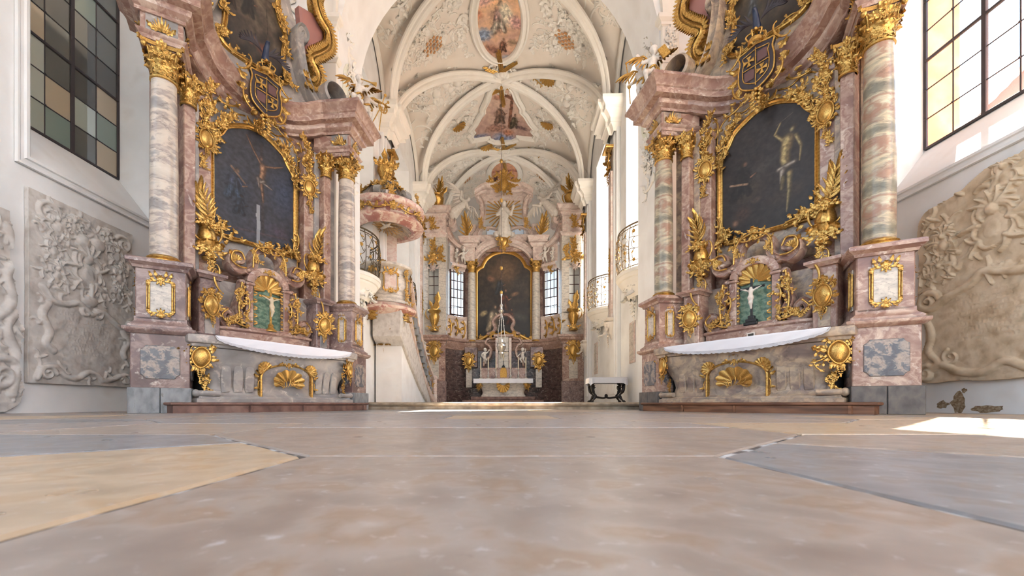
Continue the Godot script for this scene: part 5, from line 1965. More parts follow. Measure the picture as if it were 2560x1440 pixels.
func heraldic_shield(a: Node3D, xf: Transform3D) -> void:
	var o := OB.new()
	for i in 26:
		var t := TAU * i / 26
		o.at([L.tip, L.leaf, L.flame][i % 3], cos(t) * 0.235, sin(t) * 0.27 - 0.01, rad_to_deg(t) - 90 + (25 if i % 2 else -25), 0.13, 0.0)
	o.at(L.cs, 0.25, 0.24, -60, 0.26, 0.03)
	o.at(L.cs, -0.25, 0.24, 60, 0.26, 0.03, true)
	o.at(L.cs, 0.22, -0.2, 60, 0.24, 0.03)
	o.at(L.cs, -0.22, -0.2, -60, 0.24, 0.03, true)
	o.at(L.pendant, 0, -0.26, 0, 0.3, 0.03)
	var s := part(a, "heraldic_shield", o.mesh(), M.gold, xf, "gilded frame of the coat of arms")
	var half := smooth(pv([0, -0.3, 0.12, -0.24, 0.19, -0.16, 0.2, 0.0, 0.18, 0.12, 0.2, 0.2, 0.12, 0.22, 0.0, 0.25]), 3)
	var out := mirror_outline(half)
	var m := MB.new()
	m.prism(out, 0.0, 0.05, 0.012)
	part(s, "field", m.mesh(), M.shield_black)
	m = MB.new()
	var rim := flat3(out, 0.05)
	m.tube(rim, 0.011, 6, 1.0, Vector3.BACK, true)
	m.box(Vector3(0, -0.02, 0.056), Vector3(0.012, 0.46, 0.012), 0.003)
	m.box(Vector3(0, -0.01, 0.056), Vector3(0.3, 0.012, 0.012), 0.003)
	var inn := PackedVector3Array()
	for q in out:
		inn.append(Vector3(q.x * 0.74, q.y * 0.74, 0.056))
	m.tube(inn, 0.007, 5, 1.0, Vector3.BACK, true)
	part(s, "gold_border", m.mesh(), M.gold)
	m = MB.new()
	for q: Array in [[-0.072, 0.075], [0.072, -0.095]]:
		m = MB.new()
		for ang in 4:
			m.T = Transform3D(Basis(Vector3.BACK, ang * PI / 2), Vector3(q[0], q[1], 0.058))
			m.prism(pv([0.006, 0.0, 0.012, 0.03, 0.026, 0.058, -0.026, 0.058, -0.012, 0.03, -0.006, 0.0]), 0.0, 0.008)
		part(s, "cross_charge", m.mesh(), M.gold_dull)
	for q: Array in [[0.072, 0.075], [-0.072, -0.095]]:
		m = MB.new()
		m.T = at3(q[0], q[1], 0.052)
		m.prism(pv([-0.055, -0.06, 0.055, -0.06, 0.06, 0.05, 0.02, 0.065, -0.055, 0.06]), 0.0, 0.01, 0.004)
		part(s, "wine_quarter", m.mesh(), M.shield_wine)
	# crown and dark eagle above
	o = OB.new()
	var cr := MB.new()
	cr.lathe(pv([0.07, 0.24, 0.085, 0.25, 0.085, 0.29, 0.075, 0.3]), 16)
	for i in 6:
		var t := TAU * i / 6
		cr.tube(smooth3(pv3([sin(t) * 0.08, 0.3, cos(t) * 0.08, sin(t) * 0.1, 0.36, cos(t) * 0.1, 0, 0.41, 0]), 4), 0.011, 5)
	cr.ball(Vector3(0, 0.43, 0), Vector3.ONE * 0.022)
	part(s, "crown", cr.mesh(), M.gold, Transform3D(Basis.IDENTITY, Vector3(0, 0.0, 0.05)))
	var bird := skin([cap(0, 0.46, 0.02, 0, 0.58, 0.05, 0.045, 0.03), cap(0, 0.58, 0.05, 0, 0.64, 0.08, 0.026, 0.026), cap(0, 0.64, 0.09, 0, 0.63, 0.13, 0.014, 0.006), cap(0, 0.46, 0.02, 0, 0.4, 0.0, 0.03, 0.02)], 0.012, 110.0)
	part(s, "eagle", bird, M.shield_blue)
	o = OB.new()
	for sg: float in [-1.0, 1.0]:
		for i in 8:
			o.at(L.blade, sg * (0.04 + i * 0.018), 0.52 + 0.012 * i, -sg * (30 + i * 13), 0.2, 0.02)
	part(s, "eagle_wings", o.mesh(), M.shield_black)

func make_mensa(label: String, xf: Transform3D, stone: Material, slots: bool) -> void:
	# altar table with bombe ends, gilded corner shells and an arched middle field
	var t := thing("altar_table", label, "altar table", xf)
	var y0 := 0.13
	# body: horizontal outline swept over the bulging profile
	var prof := [[0.15, 1.06, 0.36], [0.19, 1.08, 0.38], [0.2, 1.03, 0.34], [0.23, 0.98, 0.3], [0.34, 0.95, 0.28], [0.46, 0.98, 0.3], [0.56, 1.04, 0.33], [0.66, 1.11, 0.36], [0.74, 1.14, 0.38], [0.78, 1.15, 0.385]]
	var rows := []
	for q in prof:
		var row := PackedVector3Array()
		var w: float = q[1]
		var d: float = q[2]
		var n := 40
		for i in n:
			var u := float(i) / n
			var p: Vector2
			# rounded rectangle with a soft bow in front
			var a := TAU * u
			var ex := 0.22
			p = Vector2(signf(cos(a)) * pow(absf(cos(a)), ex) * w, signf(sin(a)) * pow(absf(sin(a)), ex) * 0.36)
			if p.y > 0:
				p.y = p.y / 0.36 * (d + 0.07 * (1.0 - pow(p.x / w, 2.0)))
			row.append(Vector3(p.x, q[0], p.y))
		rows.append(row)
	var m := MB.new()
	m.grid(rows, true)
	part(t, "body", m.mesh(), stone)
	# table slab
	m = MB.new()
	var slab := PackedVector2Array()
	for i in 41:
		var x := -1.17 + 2.34 * i / 40.0
		slab.append(Vector2(x, 0.42 + 0.06 * (1.0 - pow(x / 1.17, 2.0)) - 0.05 * pow(absf(x / 1.17), 14.0)))
	var back := PackedVector3Array([Vector3(-1.17, 0.78, -0.4)])
	for q in slab:
		back.append(Vector3(q.x, 0.78, q.y))
	back.append(Vector3(1.17, 0.78, -0.4))
	m.sweep(back, pv([-0.06, 0.0, -0.02, 0.01, -0.01, 0.04, 0.02, 0.05, 0.03, 0.07, 0.03, 0.13, 0.02, 0.145, -0.4, 0.145]), Vector3.UP)
	m.quad(Vector3(-1.1, 0.925, -0.4), Vector3(1.1, 0.925, -0.4), Vector3(1.1, 0.925, 0.3), Vector3(-1.1, 0.925, 0.3))
	part(t, "table_slab", m.mesh(), stone)
	m = MB.new()
	m.sweep(PackedVector3Array([Vector3(-1.08, 0.12, -0.35), Vector3(-1.08, 0.12, 0.36), Vector3(-0.5, 0.12, 0.42), Vector3(0.5, 0.12, 0.42), Vector3(1.08, 0.12, 0.36), Vector3(1.08, 0.12, -0.35)]), pv([0.03, 0.0, 0.03, 0.05, 0.0, 0.06, -0.01, 0.08, -0.06, 0.09]), Vector3.UP)
	part(t, "foot_moulding", m.mesh(), stone)
	# central arch and shell
	var arch := PackedVector2Array([Vector2(0.37, 0.2), Vector2(0.37, 0.45)])
	for i in 13:
		var a := PI * i / 12.0
		arch.append(Vector2(cos(a) * 0.37, 0.47 + sin(a) * 0.17))
	arch.append_array(PackedVector2Array([Vector2(-0.37, 0.45), Vector2(-0.37, 0.2)]))
	var p3 := PackedVector3Array()
	for q in arch:
		p3.append(Vector3(q.x, q.y, 0.385 + 0.02 * (1.0 - absf(q.x)) + 0.04 * maxf(0.0, q.y - 0.5)))
	m = MB.new()
	m.sweep(p3, pv([-0.012, -0.05, -0.012, 0.012, 0.0, 0.018, 0.012, 0.012, 0.018, -0.05]), Vector3.BACK)
	var fr := part(t, "gilded_arch", m.mesh(), M.gold)
	var o := OB.new()
	for i in 11:
		var a := PI * (i + 0.5) / 11.0
		o.at(L.tip, cos(a) * 0.385, 0.475 + sin(a) * 0.185, rad_to_deg(a) - 90 + 30 * cos(a), 0.085, 0.41)
	for s: float in [-1.0, 1.0]:
		o.at(L.shell, s * 0.32, 0.56, s * -42, 0.115, 0.41)
		o.at(L.cs, s * 0.39, 0.36, s * 88, 0.12, 0.4, s < 0)
		o.at(L.tip, s * 0.4, 0.46, s * -60, 0.08, 0.4)
		o.at(L.tip, s * 0.4, 0.32, s * -100, 0.07, 0.4)
	o.at(L.crest, 0, 0.655, 0, 0.22, 0.42)
	part(fr, "leaf_trim", o.mesh(), M.gold)
	o = OB.new()
	o.at(L.shell, 0, 0.0, 0, 0.21)
	var sh := part(t, "gilded_shell", shell_mesh(8, 220.0, 0.2, 0.12), M.gold, Transform3D(Basis.from_scale(Vector3(0.27, 0.2, 0.25)), Vector3(0, 0.38, 0.4)))
	o = OB.new()
	for i in 9:
		var a := (i - 4) * 22.0
		o.at(L.curl, sin(deg_to_rad(a)) * 0.14, 0.37 + cos(deg_to_rad(a)) * 0.06 - 0.03, 80 - a, 0.12, 0.43, i < 4)
	part(t, "shell_tendrils", o.mesh(), M.gold)
	# corner consoles
	for s: float in [-1.0, 1.0]:
		var b := at2(s * 1.05, 0.66, 0.36, s * 4.0, 0.34, s * 28.0)
		var cn := part(t, "corner_cartouche", L.cartouche_1, M.gold, b)
		o = OB.new()
		o.at(L.shell, 0, 0.44, 0, 0.24, 0.0)
		o.at(L.sprig, -0.42, -0.1, 30, 0.5, 0.0, true)
		o.at(L.leaf, -0.3, 0.1, 70, 0.45, 0.0)
		o.at(L.sprig, -0.55, -0.35, -60, 0.42, -0.05)
		part(cn, "leaf_trim", o.mesh(), M.gold)
		part(t, "corner_leaf", L.rocaille_0, M.gold, at2(s * 0.98, 0.36, 0.3, 0, 0.2, s * 30.0))
		m = MB.new()
		m.tube(pv3([s * 0.86, 0.235, 0.4, s * 1.1, 0.235, 0.33]), 0.035, 10)
		m.ball(Vector3(s * 1.1, 0.235, 0.33), Vector3(0.045, 0.045, 0.045))
		part(t, "foot_scroll", m.mesh(), stone)
	# recessed upright panels either side of the arch: proud rounded strips leave shadowed grooves
	for s: float in [-1.0, 1.0]:
		for i in 3:
			var x := s * (0.5 + i * 0.135)
			m = MB.new()
			var st := smooth(pv([-0.05, -0.15, -0.02, -0.17, 0.03, -0.165, 0.05, -0.14, 0.05, 0.1, 0.03, 0.15, -0.03, 0.155, -0.05, 0.1]), 3, true)
			var ang := -s * 10.0 if slots else 0.0
			m.T = Transform3D(Basis(Vector3.UP, deg_to_rad(s * (4 + i * 3))) * Basis(Vector3.RIGHT, deg_to_rad(6.0)) * Basis(Vector3.BACK, deg_to_rad(ang * 0.1)), Vector3(x, 0.43, 0.345 - 0.012 * i))
			m.prism(st, -0.02, 0.034 if slots else 0.016, 0.018 if slots else 0.01)
			part(t, "upright_panel", m.mesh(), stone)

func make_cloth(label: String, xf: Transform3D, hang: float) -> void:
	# linen runner lying on the table slab, sagging over the front edge with a lace hem
	var m := MB.new()
	var hem := MB.new()
	var rows := []
	var lace := []
	for k in 9:
		var row := PackedVector3Array()
		for i in 49:
			var u := i / 48.0
			var x := -0.96 + 1.98 * u
			var edge := 0.462 + 0.06 * (1.0 - pow(x / 1.17, 2.0))
			var e := pow(sin(PI * clampf(u * 1.0, 0.0, 1.0)), 0.45)
			var drop := hang * e
			if k < 3:
				row.append(Vector3(x, 0.928 + 0.002 * sin(i * 1.3), lerpf(-0.15, edge - 0.012, k / 2.0)))
			else:
				var t := (k - 3) / 5.0
				row.append(Vector3(x, 0.929 - 0.004 - t * drop, edge + 0.004 + 0.006 * sin(i * 0.9 + k) * t))
		rows.append(row)
	m.grid(rows)
	for k in 4:
		var row := PackedVector3Array()
		for i in 97:
			var u := i / 96.0
			var x := -0.96 + 1.98 * u
			var edge := 0.462 + 0.06 * (1.0 - pow(x / 1.17, 2.0))
			var e := pow(sin(PI * u), 0.45)
			var y := 0.925 - hang * e
			row.append(Vector3(x, y - k / 3.0 * (0.034 + 0.014 * absf(sin(i * 0.9))) * (0.3 + 0.7 * e), edge + 0.006 + 0.007 * sin(i * 0.7) * k / 3.0))
		lace.append(row)
	hem.grid(lace)
	var t := thing("altar_cloth", label, "altar cloth", xf)
	part(t, "linen", m.mesh(), M.linen)
	part(t, "lace_hem", hem.mesh(), M.lace)

func make_crucifix(called: String, label: String, xf: Transform3D, wood: Material, body: Material, base_m: Material, h: float, foot_gold: bool) -> void:
	var t := thing(called, label, "crucifix", xf)
	var m := MB.new()
	m.box(Vector3(0, h * 0.56, 0), Vector3(0.03, h * 0.88, 0.02), 0.004)
	part(t, "upright", m.mesh(), wood)
	m = MB.new()
	m.box(Vector3(0, h * 0.8, 0), Vector3(h * 0.46, 0.028, 0.02), 0.004)
	m.ball(Vector3(h * 0.24, h * 0.8, 0), Vector3(0.02, 0.02, 0.014), 8, 5)
	m.ball(Vector3(-h * 0.24, h * 0.8, 0), Vector3(0.02, 0.02, 0.014), 8, 5)
	part(t, "crossbeam", m.mesh(), wood)
	m = MB.new()
	if foot_gold:
		m.lathe(pv([0.075, 0.0, 0.078, 0.02, 0.05, 0.04, 0.03, 0.07, 0.04, 0.09, 0.02, 0.12]), 14)
	else:
		m.box(Vector3(0, 0.02, 0), Vector3(0.17, 0.04, 0.1), 0.006)
		m.box(Vector3(0, 0.06, 0), Vector3(0.13, 0.04, 0.08), 0.006)
		m.box(Vector3(0, 0.1, 0), Vector3(0.08, 0.05, 0.05), 0.006)
	part(t, "foot", m.mesh(), base_m)
	var s := h
	var z := 0.02
	var fig := [cap(0, 0.77 * s, z, 0, 0.79 * s, z, 0.028 * s, 0.03 * s), cap(0, 0.73 * s, z, 0, 0.66 * s, z + 0.008, 0.04 * s, 0.03 * s), cap(0, 0.66 * s, z, 0, 0.6 * s, z, 0.03 * s, 0.036 * s), cap(0.01, 0.59 * s, z, 0.015, 0.48 * s, z + 0.02, 0.03 * s, 0.022 * s), cap(-0.01, 0.59 * s, z, -0.004, 0.48 * s, z + 0.02, 0.03 * s, 0.022 * s), cap(0.015, 0.48 * s, z + 0.02, 0.004, 0.36 * s, z, 0.022 * s, 0.012 * s), cap(-0.004, 0.48 * s, z + 0.02, 0.0, 0.36 * s, z, 0.022 * s, 0.012 * s)]
	for sg: float in [-1.0, 1.0]:
		fig.append(cap(sg * 0.04 * s, 0.73 * s, z, sg * 0.12 * s, 0.765 * s, z, 0.018 * s, 0.014 * s))
		fig.append(cap(sg * 0.12 * s, 0.765 * s, z, sg * 0.21 * s, 0.8 * s, z, 0.014 * s, 0.009 * s))
		fig.append(cap(sg * 0.03 * s, 0.6 * s, z + 0.01, sg * -0.03 * s, 0.57 * s, z + 0.016, 0.02 * s, 0.024 * s))
	part(t, "corpus", skin(fig, 0.0085, 130.0), body)

func side_altar(idx: int, xf: Transform3D) -> void:
	var first := idx == 0
	var who: String = ["dark blue crucifixion painting", "painting of the bound pale figure"][idx]
	var A := thing("side_altar", ["tall rose and grey marble side altar around the dark blue crucifixion painting", "tall rose and ochre marble side altar around the painting of the bound pale figure"][idx], "altar", xf)
	var shaft: Material = M.marble_grey if first else M.marble_moss
	var pale: Material = M.marble_ash if first else M.marble_ochre
	var rose: Material = M.marble_plum if first else M.marble_rose
	var rose2: Material = M.marble_rose
	var plinth: Material = M.plinth_stone if first else M.plinth_dark
	var col := column_mesh(0.138, 0.122, 2.08)
	var ring := ring_mesh(0.14)
	var pf := panel_frame(0.21, 0.44)
	var pf2 := panel_frame(0.1, 0.44)
	for s: float in [-1.0, 1.0]:
		var B := Transform3D(Basis(Vector3.UP, deg_to_rad(27.0 * s)), Vector3(s * 1.28, 0, -0.03))
		# plinth, dado, ledge, pedestal
		var m := MB.new()
		m.box(Vector3(-0.145, 0.145, -0.08), Vector3(0.285, 0.29, 0.76), 0.006)
		m.box(Vector3(0.145, 0.145, -0.08), Vector3(0.285, 0.29, 0.76), 0.006)
		part(A, "plinth_block", m.mesh(), plinth, B)
		m = MB.new()
		m.box(Vector3(0, 0.6, -0.1), Vector3(0.54, 0.63, 0.72), 0.008)
		var dd := part(A, "dado", m.mesh(), rose, B)
		m = MB.new()
		m.prism(notched(0.18, 0.19, 0.05), 0.0, 0.014, 0.006)
		part(dd, "slate_panel", m.mesh(), M.marble_slate, at3(0, 0.58, 0.26))
		part(dd, "slate_panel", m.mesh(), M.marble_slate, at3(-s * 0.27, 0.58, 0.0, -s * 90))
		m = MB.new()
		m.sweep(pv3([-0.27, 0.9, -0.45, -0.27, 0.9, 0.26, 0.27, 0.9, 0.26, 0.27, 0.9, -0.45]), pv([0, 0, 0.02, 0.0, 0.05, 0.025, 0.06, 0.04, 0.06, 0.065, 0.02, 0.075, 0.02, 0.1, -0.02, 0.13, -0.03, 0.15, -0.03, 0.19, -0.2, 0.19]), Vector3.UP)
		part(A, "ledge", m.mesh(), rose, B)
		m = MB.new()
		m.box(Vector3(0, 1.36, -0.1), Vector3(0.46, 0.6, 0.66), 0.01)
		var pd := part(A, "pedestal", m.mesh(), rose, B)
		m = MB.new()
		m.box(Vector3(0, 1.33, 0.235), Vector3(0.21, 0.44, 0.012), 0.004)
		m.box(Vector3(-s * 0.235, 1.33, 0.06), Vector3(0.012, 0.44, 0.11), 0.004)
		part(pd, "pale_panel", m.mesh(), M.marble_cream)
		part(pd, "gilded_panel_frame", pf, M.gold, at3(0, 1.33, 0.245))
		part(pd, "gilded_panel_frame", pf2, M.gold, at3(-s * 0.245, 1.33, 0.06, -s * 90))
		part(pd, "gilded_panel_frame", pf, M.gold, at3(s * 0.235, 1.33, 0.02, s * 90))
		m = MB.new()
		m.sweep(pv3([-0.23, 1.64, -0.4, -0.23, 1.64, 0.23, 0.23, 1.64, 0.23, 0.23, 1.64, -0.4]), pv([0, 0, 0.02, 0.0, 0.03, 0.03, 0.06, 0.05, 0.075, 0.06, 0.075, 0.095, 0.06, 0.11, -0.2, 0.112]), Vector3.UP)
		part(A, "pedestal_cornice", m.mesh(), rose, B)
		# column
		var C := B * at3(0, 1.75, 0.03)
		var sh := part(A, "column_shaft", col, shaft, C * at3(0, 0.09, 0))
		part(sh, "gilded_base_ring", ring, M.gold, at3(0, -0.09, 0))
		part(sh, "gilded_capital", L.capital, M.gold, Transform3D(Basis.from_scale(Vector3(0.3, 0.37, 0.3)), Vector3(0, 2.06, 0)))
		# pilasters behind: outer marble strip with half capital, grey strip, inner rose pilaster
		m = MB.new()
		m.box(Vector3(s * 0.99, 3.0, -0.2), Vector3(0.13, 2.5, 0.2), 0.008)
		var pil := part(A, "back_pilaster", m.mesh(), rose2)
		part(pil, "gilded_capital", L.capital, M.gold, Transform3D(Basis(Vector3.UP, 0.2).scaled_local(Vector3(0.2, 0.36, 0.2)), Vector3(s * 0.99, 3.86, -0.14)))
		m = MB.new()
		m.box(Vector3(s * 1.16, 3.0, -0.36), Vector3(0.2, 2.5, 0.16), 0.008)
		m.box(Vector3(s * 0.88, 3.0, -0.3), Vector3(0.09, 2.5, 0.16), 0.008)
		part(A, "grey_strip", m.mesh(), pale)
		m = MB.new()
		m.box(Vector3(s * 0.76, 3.0, -0.33), Vector3(0.17, 2.4, 0.14), 0.01)
		m.sweep(pv3([s * 0.76 - 0.085, 4.1, -0.4, s * 0.76 - 0.085, 4.1, -0.26, s * 0.76 + 0.085, 4.1, -0.26, s * 0.76 + 0.085, 4.1, -0.4]), pv([0, 0, 0.01, 0, 0.03, 0.03, 0.03, 0.06, 0, 0.08]), Vector3.UP)
		part(A, "inner_pilaster", m.mesh(), rose2)
		# gilding on the inner pilaster
		put_gold(A, "gilded_cartouche", L.cartouche_0, s * 0.75, 3.62, -0.24, 0.34, 0, s * -12)
		put_gold(A, "gilded_spray", L.rocaille_0, s * 0.74, 3.98, -0.24, 0.36, s * 10)
		put_gold(A, "gilded_spray", L.rocaille_1, s * 0.72, 4.28, -0.24, 0.3, s * 30)
		put_gold(A, "gilded_spray", L.rocaille_2, s * 0.78, 3.3, -0.24, 0.18, s * 10)
		# console with heart cartouche
		m = MB.new()
		m.box(Vector3(s * 0.82, 1.3, -0.14), Vector3(0.24, 0.86, 0.34), 0.012)
		var con := part(A, "console", m.mesh(), rose)
		m = MB.new()
		var cp := scroll_path(-6.5, 5.0, -0.3, 0.78)
		m.sweep(PackedVector3Array([Vector3(s * 0.82 - 0.12, 1.7, -0.3), Vector3(s * 0.82 - 0.12, 1.7, 0.05), Vector3(s * 0.82 + 0.12, 1.7, 0.05), Vector3(s * 0.82 + 0.12, 1.7, -0.3)]), pv([0, 0, 0.015, 0, 0.03, 0.025, 0.06, 0.04, 0.06, 0.075, -0.15, 0.08]), Vector3.UP)
		part(con, "console_cornice", m.mesh(), rose)
		m = MB.new()
		m.box(Vector3(s * 0.82, 1.08, 0.035), Vector3(0.12, 0.3, 0.012), 0.004)
		part(con, "pale_panel", m.mesh(), pale)
		part(con, "foot_volute", thick_scroll(scroll_path(5.5, -5.5, 0.0, 0.26), 0.06, 0.1), rose, at2(s * 0.82, 0.97, 0.04, 0, 1.0))
		part(con, "gilded_heart", L.cartouche_1, M.gold, at2(s * 0.82, 1.36, 0.06, s * -3, 0.36, s * -15))
		put_gold(A, "gilded_curl", L.curl, s * 0.74, 1.66, 0.08, 0.26, 110 if s > 0 else -70, 0, s < 0)
		# vase with palm
		m = MB.new()
		m.lathe(pv([0.03, 0.0, 0.075, 0.0, 0.08, 0.03, 0.035, 0.07, 0.03, 0.1, 0.05, 0.13, 0.09, 0.2, 0.105, 0.3, 0.085, 0.38, 0.07, 0.42, 0.1, 0.47, 0.105, 0.5, 0.08, 0.5]), 22, 0, TAU, 11, 0.05)
		var vs := part(A, "gilded_vase", m.mesh(), M.gold, at2(s * 0.75, 2.0, -0.16, s * -4))
		var o := OB.new()
		o.at(L.cs, 0.13, 0.36, 75, 0.26, 0.02)
		o.at(L.cs, -0.13, 0.36, -75, 0.26, 0.02, true)
		for i in 5:
			o.at(L.acanthus, (i - 2) * 0.03, 0.12, -(i - 2) * 22, 0.16, 0.06)
		o.at(L.crest, 0, 0.44, 0, 0.26, 0.09)
		o.at(L.flower, 0.03, 0.42, 0, 0.05, 0.12)
		o.at(L.flower, -0.04, 0.45, 0, 0.045, 0.1)
		part(vs, "vase_handles", o.mesh(), M.gold)
		part(vs, "palm_leaf", L.plume, M.gold, at2(0, 0.46, 0.02, s * -8, 0.56))
		o = OB.new()
		o.at(L.crest, 0, 0.1, 180, 0.3, 0.06)
		o.at(L.rocaille_1, 0, -0.06, 0, 0.22, 0.06)
		o.at(L.cs, 0.05, -0.16, 80, 0.2, 0.08)
		part(vs, "vase_bracket", o.mesh(), M.gold)
	# back of the retable
	var m := MB.new()
	m.box(Vector3(0, 2.3, -0.52), Vector3(2.5, 4.6, 0.12), 0.01)
	part(A, "back_slab", m.mesh(), rose2)
	m = MB.new()
	m.box(Vector3(0, 1.2, -0.36), Vector3(1.5, 1.2, 0.24), 0.01)
	part(A, "predella", m.mesh(), pale)
	m = MB.new()
	m.box(Vector3(0, 0.5, -0.1), Vector3(2.0, 0.8, 0.6), 0.01)
	part(A, "core_masonry", m.mesh(), M.void)
	m = MB.new()
	var field := mirror_outline(smooth(pv([0.0, 2.0, 0.5, 2.0, 0.66, 2.04, 0.68, 2.3, 0.68, 3.6, 0.68, 4.05, 0.62, 4.28, 0.5, 4.42, 0.3, 4.4, 0.0, 4.42]), 3))
	m.prism(field, -0.48, -0.43, 0.015)
	part(A, "pale_field", m.mesh(), pale)
	m = MB.new()
	var arc := flat3(smooth(pv([-0.66, 2.3, -0.67, 3.6, -0.665, 4.1, -0.6, 4.28, -0.46, 4.36, -0.3, 4.3, -0.16, 4.34]), 5), -0.425)
	m.tube(arc, 0.012, 6, 1.0, Vector3.BACK)
	var arc2 := PackedVector3Array()
	for q in arc:
		arc2.append(Vector3(-q.x, q.y, q.z))
	m.tube(arc2, 0.012, 6, 1.0, Vector3.BACK)
	part(A, "gilded_bead", m.mesh(), M.gold)
	# gilded leafwork round the painting
	var fr := part(A, "gilded_picture_frame", gold_frame(painting_outline(), -0.41, 1.0), M.gold)
	for s: float in [-1.0, 1.0]:
		part(fr, "corner_rocaille", L.rocaille_1, M.gold, at2(s * 0.52, 3.97, -0.37, s * 35, 0.34))
		part(fr, "corner_rocaille", L.rocaille_2, M.gold, at2(s * 0.4, 4.16, -0.37, s * 65, 0.24))
		part(fr, "corner_rocaille", L.rocaille_0, M.gold, at2(s * 0.6, 3.7, -0.37, 0, 0.24))
		part(fr, "corner_rocaille", L.rocaille_2, M.gold, at2(s * 0.56, 2.52, -0.36, s * 60, 0.3))
		part(fr, "leaf_run", L.sprig, M.gold, at2(s * 0.38, 2.47, -0.36, 180 if s > 0 else 0, 0.3, 0, s > 0))
		part(fr, "leaf_run", L.sprig, M.gold, at2(s * 0.62, 2.75, -0.36, 90, 0.22, 0, s > 0))
		part(fr, "leaf_run", L.sprig, M.gold, at2(s * 0.42, 4.36, -0.37, s * -15, 0.26, 0, s > 0))
		part(fr, "leaf_run", L.sprig, M.gold, at2(s * 0.66, 4.22, -0.36, 90, 0.26, 0, s > 0))
	part(fr, "crest_leaf", L.crest, M.gold, at2(0, 4.22, -0.36, 0, 0.34))
	# entablature blocks: architrave, frieze with gilded sprigs, continuous cornice
	for s: float in [-1.0, 1.0]:
		var B := Transform3D(Basis(Vector3.UP, deg_to_rad(27.0 * s)), Vector3(s * 1.28, 0, -0.03))
		m = MB.new()
		m.box(Vector3(0.0, 4.4, -0.14), Vector3(0.4, 0.36, 0.62), 0.006)
		m.box(Vector3(0.0, 4.76, -0.15), Vector3(0.44, 0.38, 0.66), 0.006)
		m.sweep(pv3([-0.2, 4.23, -0.44, -0.2, 4.23, 0.17, 0.2, 4.23, 0.17, 0.2, 4.23, -0.44]), pv([0, 0, 0.0, 0.05, 0.012, 0.055, 0.012, 0.1, 0.03, 0.12, 0.04, 0.14, 0.0, 0.145]), Vector3.UP)
		var ar := part(A, "architrave_block", m.mesh(), rose2, B)
		m = MB.new()
		m.box(Vector3(0, 4.485, 0.165), Vector3(0.3, 0.19, 0.02), 0.004)
		m.box(Vector3(s * -0.195, 4.485, 0.0), Vector3(0.02, 0.19, 0.28), 0.004)
		m.box(Vector3(s * 0.195, 4.485, 0.0), Vector3(0.02, 0.19, 0.28), 0.004)
		part(ar, "pale_frieze", m.mesh(), pale)
		var o := OB.new()
		for i in 3:
			o.T = [at3(0, 0, 0.175), at3(-0.205 , 0, 0, -90), at3(0.205, 0, 0, 90)][i]
			o.at(L.spray, 0, 4.4, 0, 0.17, 0.01)
			o.at(L.leaf, 0.03, 4.4, -60, 0.13, 0.015)
			o.at(L.leaf, -0.03, 4.4, 60, 0.13, 0.015)
		part(ar, "gilded_frieze_leaf", o.mesh(), M.gold)
	m = MB.new()
	var plan := altar_plan(0.17, -0.02)
	for i in plan.size():
		var x := plan[i].x
		var dip := 0.22 * pow(cos(clampf(absf(x) / 0.95, 0.0, 1.0) * PI * 0.5), 0.8)
		plan[i].y = 4.57 - dip
	m.crease = 0.95
	m.sweep(plan, cornice_profile(0.9, 0.4), Vector3.UP)
	var mm := MB.new()
	for i in plan.size() - 1:
		var a := plan[i]
		var b := plan[i + 1]
		if absf(a.x) > 1.12 or absf(b.x) > 1.12:
			continue
		mm.quad(Vector3(a.x, a.y + 0.395, a.z), Vector3(b.x, b.y + 0.395, b.z), Vector3(b.x, b.y + 0.395, -0.55), Vector3(a.x, a.y + 0.395, -0.55))
		mm.quad(Vector3(a.x, a.y - 0.0, a.z), Vector3(b.x, b.y - 0.0, b.z), Vector3(b.x, b.y - 0.0, -0.5), Vector3(a.x, a.y - 0.0, -0.5))
	part(A, "cornice", m.mesh(), rose2)
	var bed := part(A, "cornice_bed", mm.mesh(), rose2)
	bed.set_meta("kind", "stuff")
	heraldic_shield(A, at2(0, 4.66, -0.2, 0, 1.12))
	# gable: upper stage with its own painting
	m = MB.new()
	var g := PackedVector2Array([Vector2(0, 4.75), Vector2(1.3, 4.9)])
	g.append_array(smooth(pv([1.34, 5.0, 1.2, 5.16, 1.0, 5.2, 0.82, 5.34, 0.72, 5.6, 0.68, 5.9, 0.72, 6.2, 0.6, 6.5, 0.5, 6.9, 0.3, 7.25, 0.0, 7.35]), 4))
	m.prism(mirror_outline(g), -0.56, -0.46, 0.02)
	part(A, "gable_slab", m.mesh(), pale)
	var uf := part(A, "gilded_upper_frame", gold_frame(upper_outline(), -0.44, 1.1), M.gold)
	for s: float in [-1.0, 1.0]:
		part(uf, "corner_rocaille", L.rocaille_0, M.gold, at2(s * 0.5, 5.3, -0.4, s * 40, 0.28))
		part(uf, "corner_rocaille", L.rocaille_2, M.gold, at2(s * 0.46, 5.75, -0.4, 0, 0.26))
		part(uf, "corner_rocaille", L.rocaille_1, M.gold, at2(s * 0.4, 6.15, -0.4, s * 30, 0.36))
		part(uf, "leaf_run", L.sprig, M.gold, at2(s * 0.3, 5.19, -0.4, 180 if s > 0 else 0, 0.2, 0, s > 0))
		# buttress scroll and dark hollow volute
		var bp := smooth(pv([s * 1.0, 5.1, s * 0.84, 5.24, s * 0.7, 5.48, s * 0.62, 5.8, s * 0.6, 6.05, s * 0.66, 6.18, s * 0.72, 6.12, s * 0.7, 6.02]), 4)
		part(A, "buttress_scroll", thick_scroll(bp, 0.15, 0.24, 0.75), pale, at3(0, 0, -0.36))
		m = MB.new()
		var vo := PackedVector3Array()
		for i in 22:
			var t := i / 21.0
			var a := -0.6 + t * 4.6
			vo.append(Vector3(s * (1.12 + cos(a) * 0.25 * (1.0 - 0.35 * t)), 5.3 + sin(a) * 0.25 * (1.0 - 0.35 * t), -0.2))
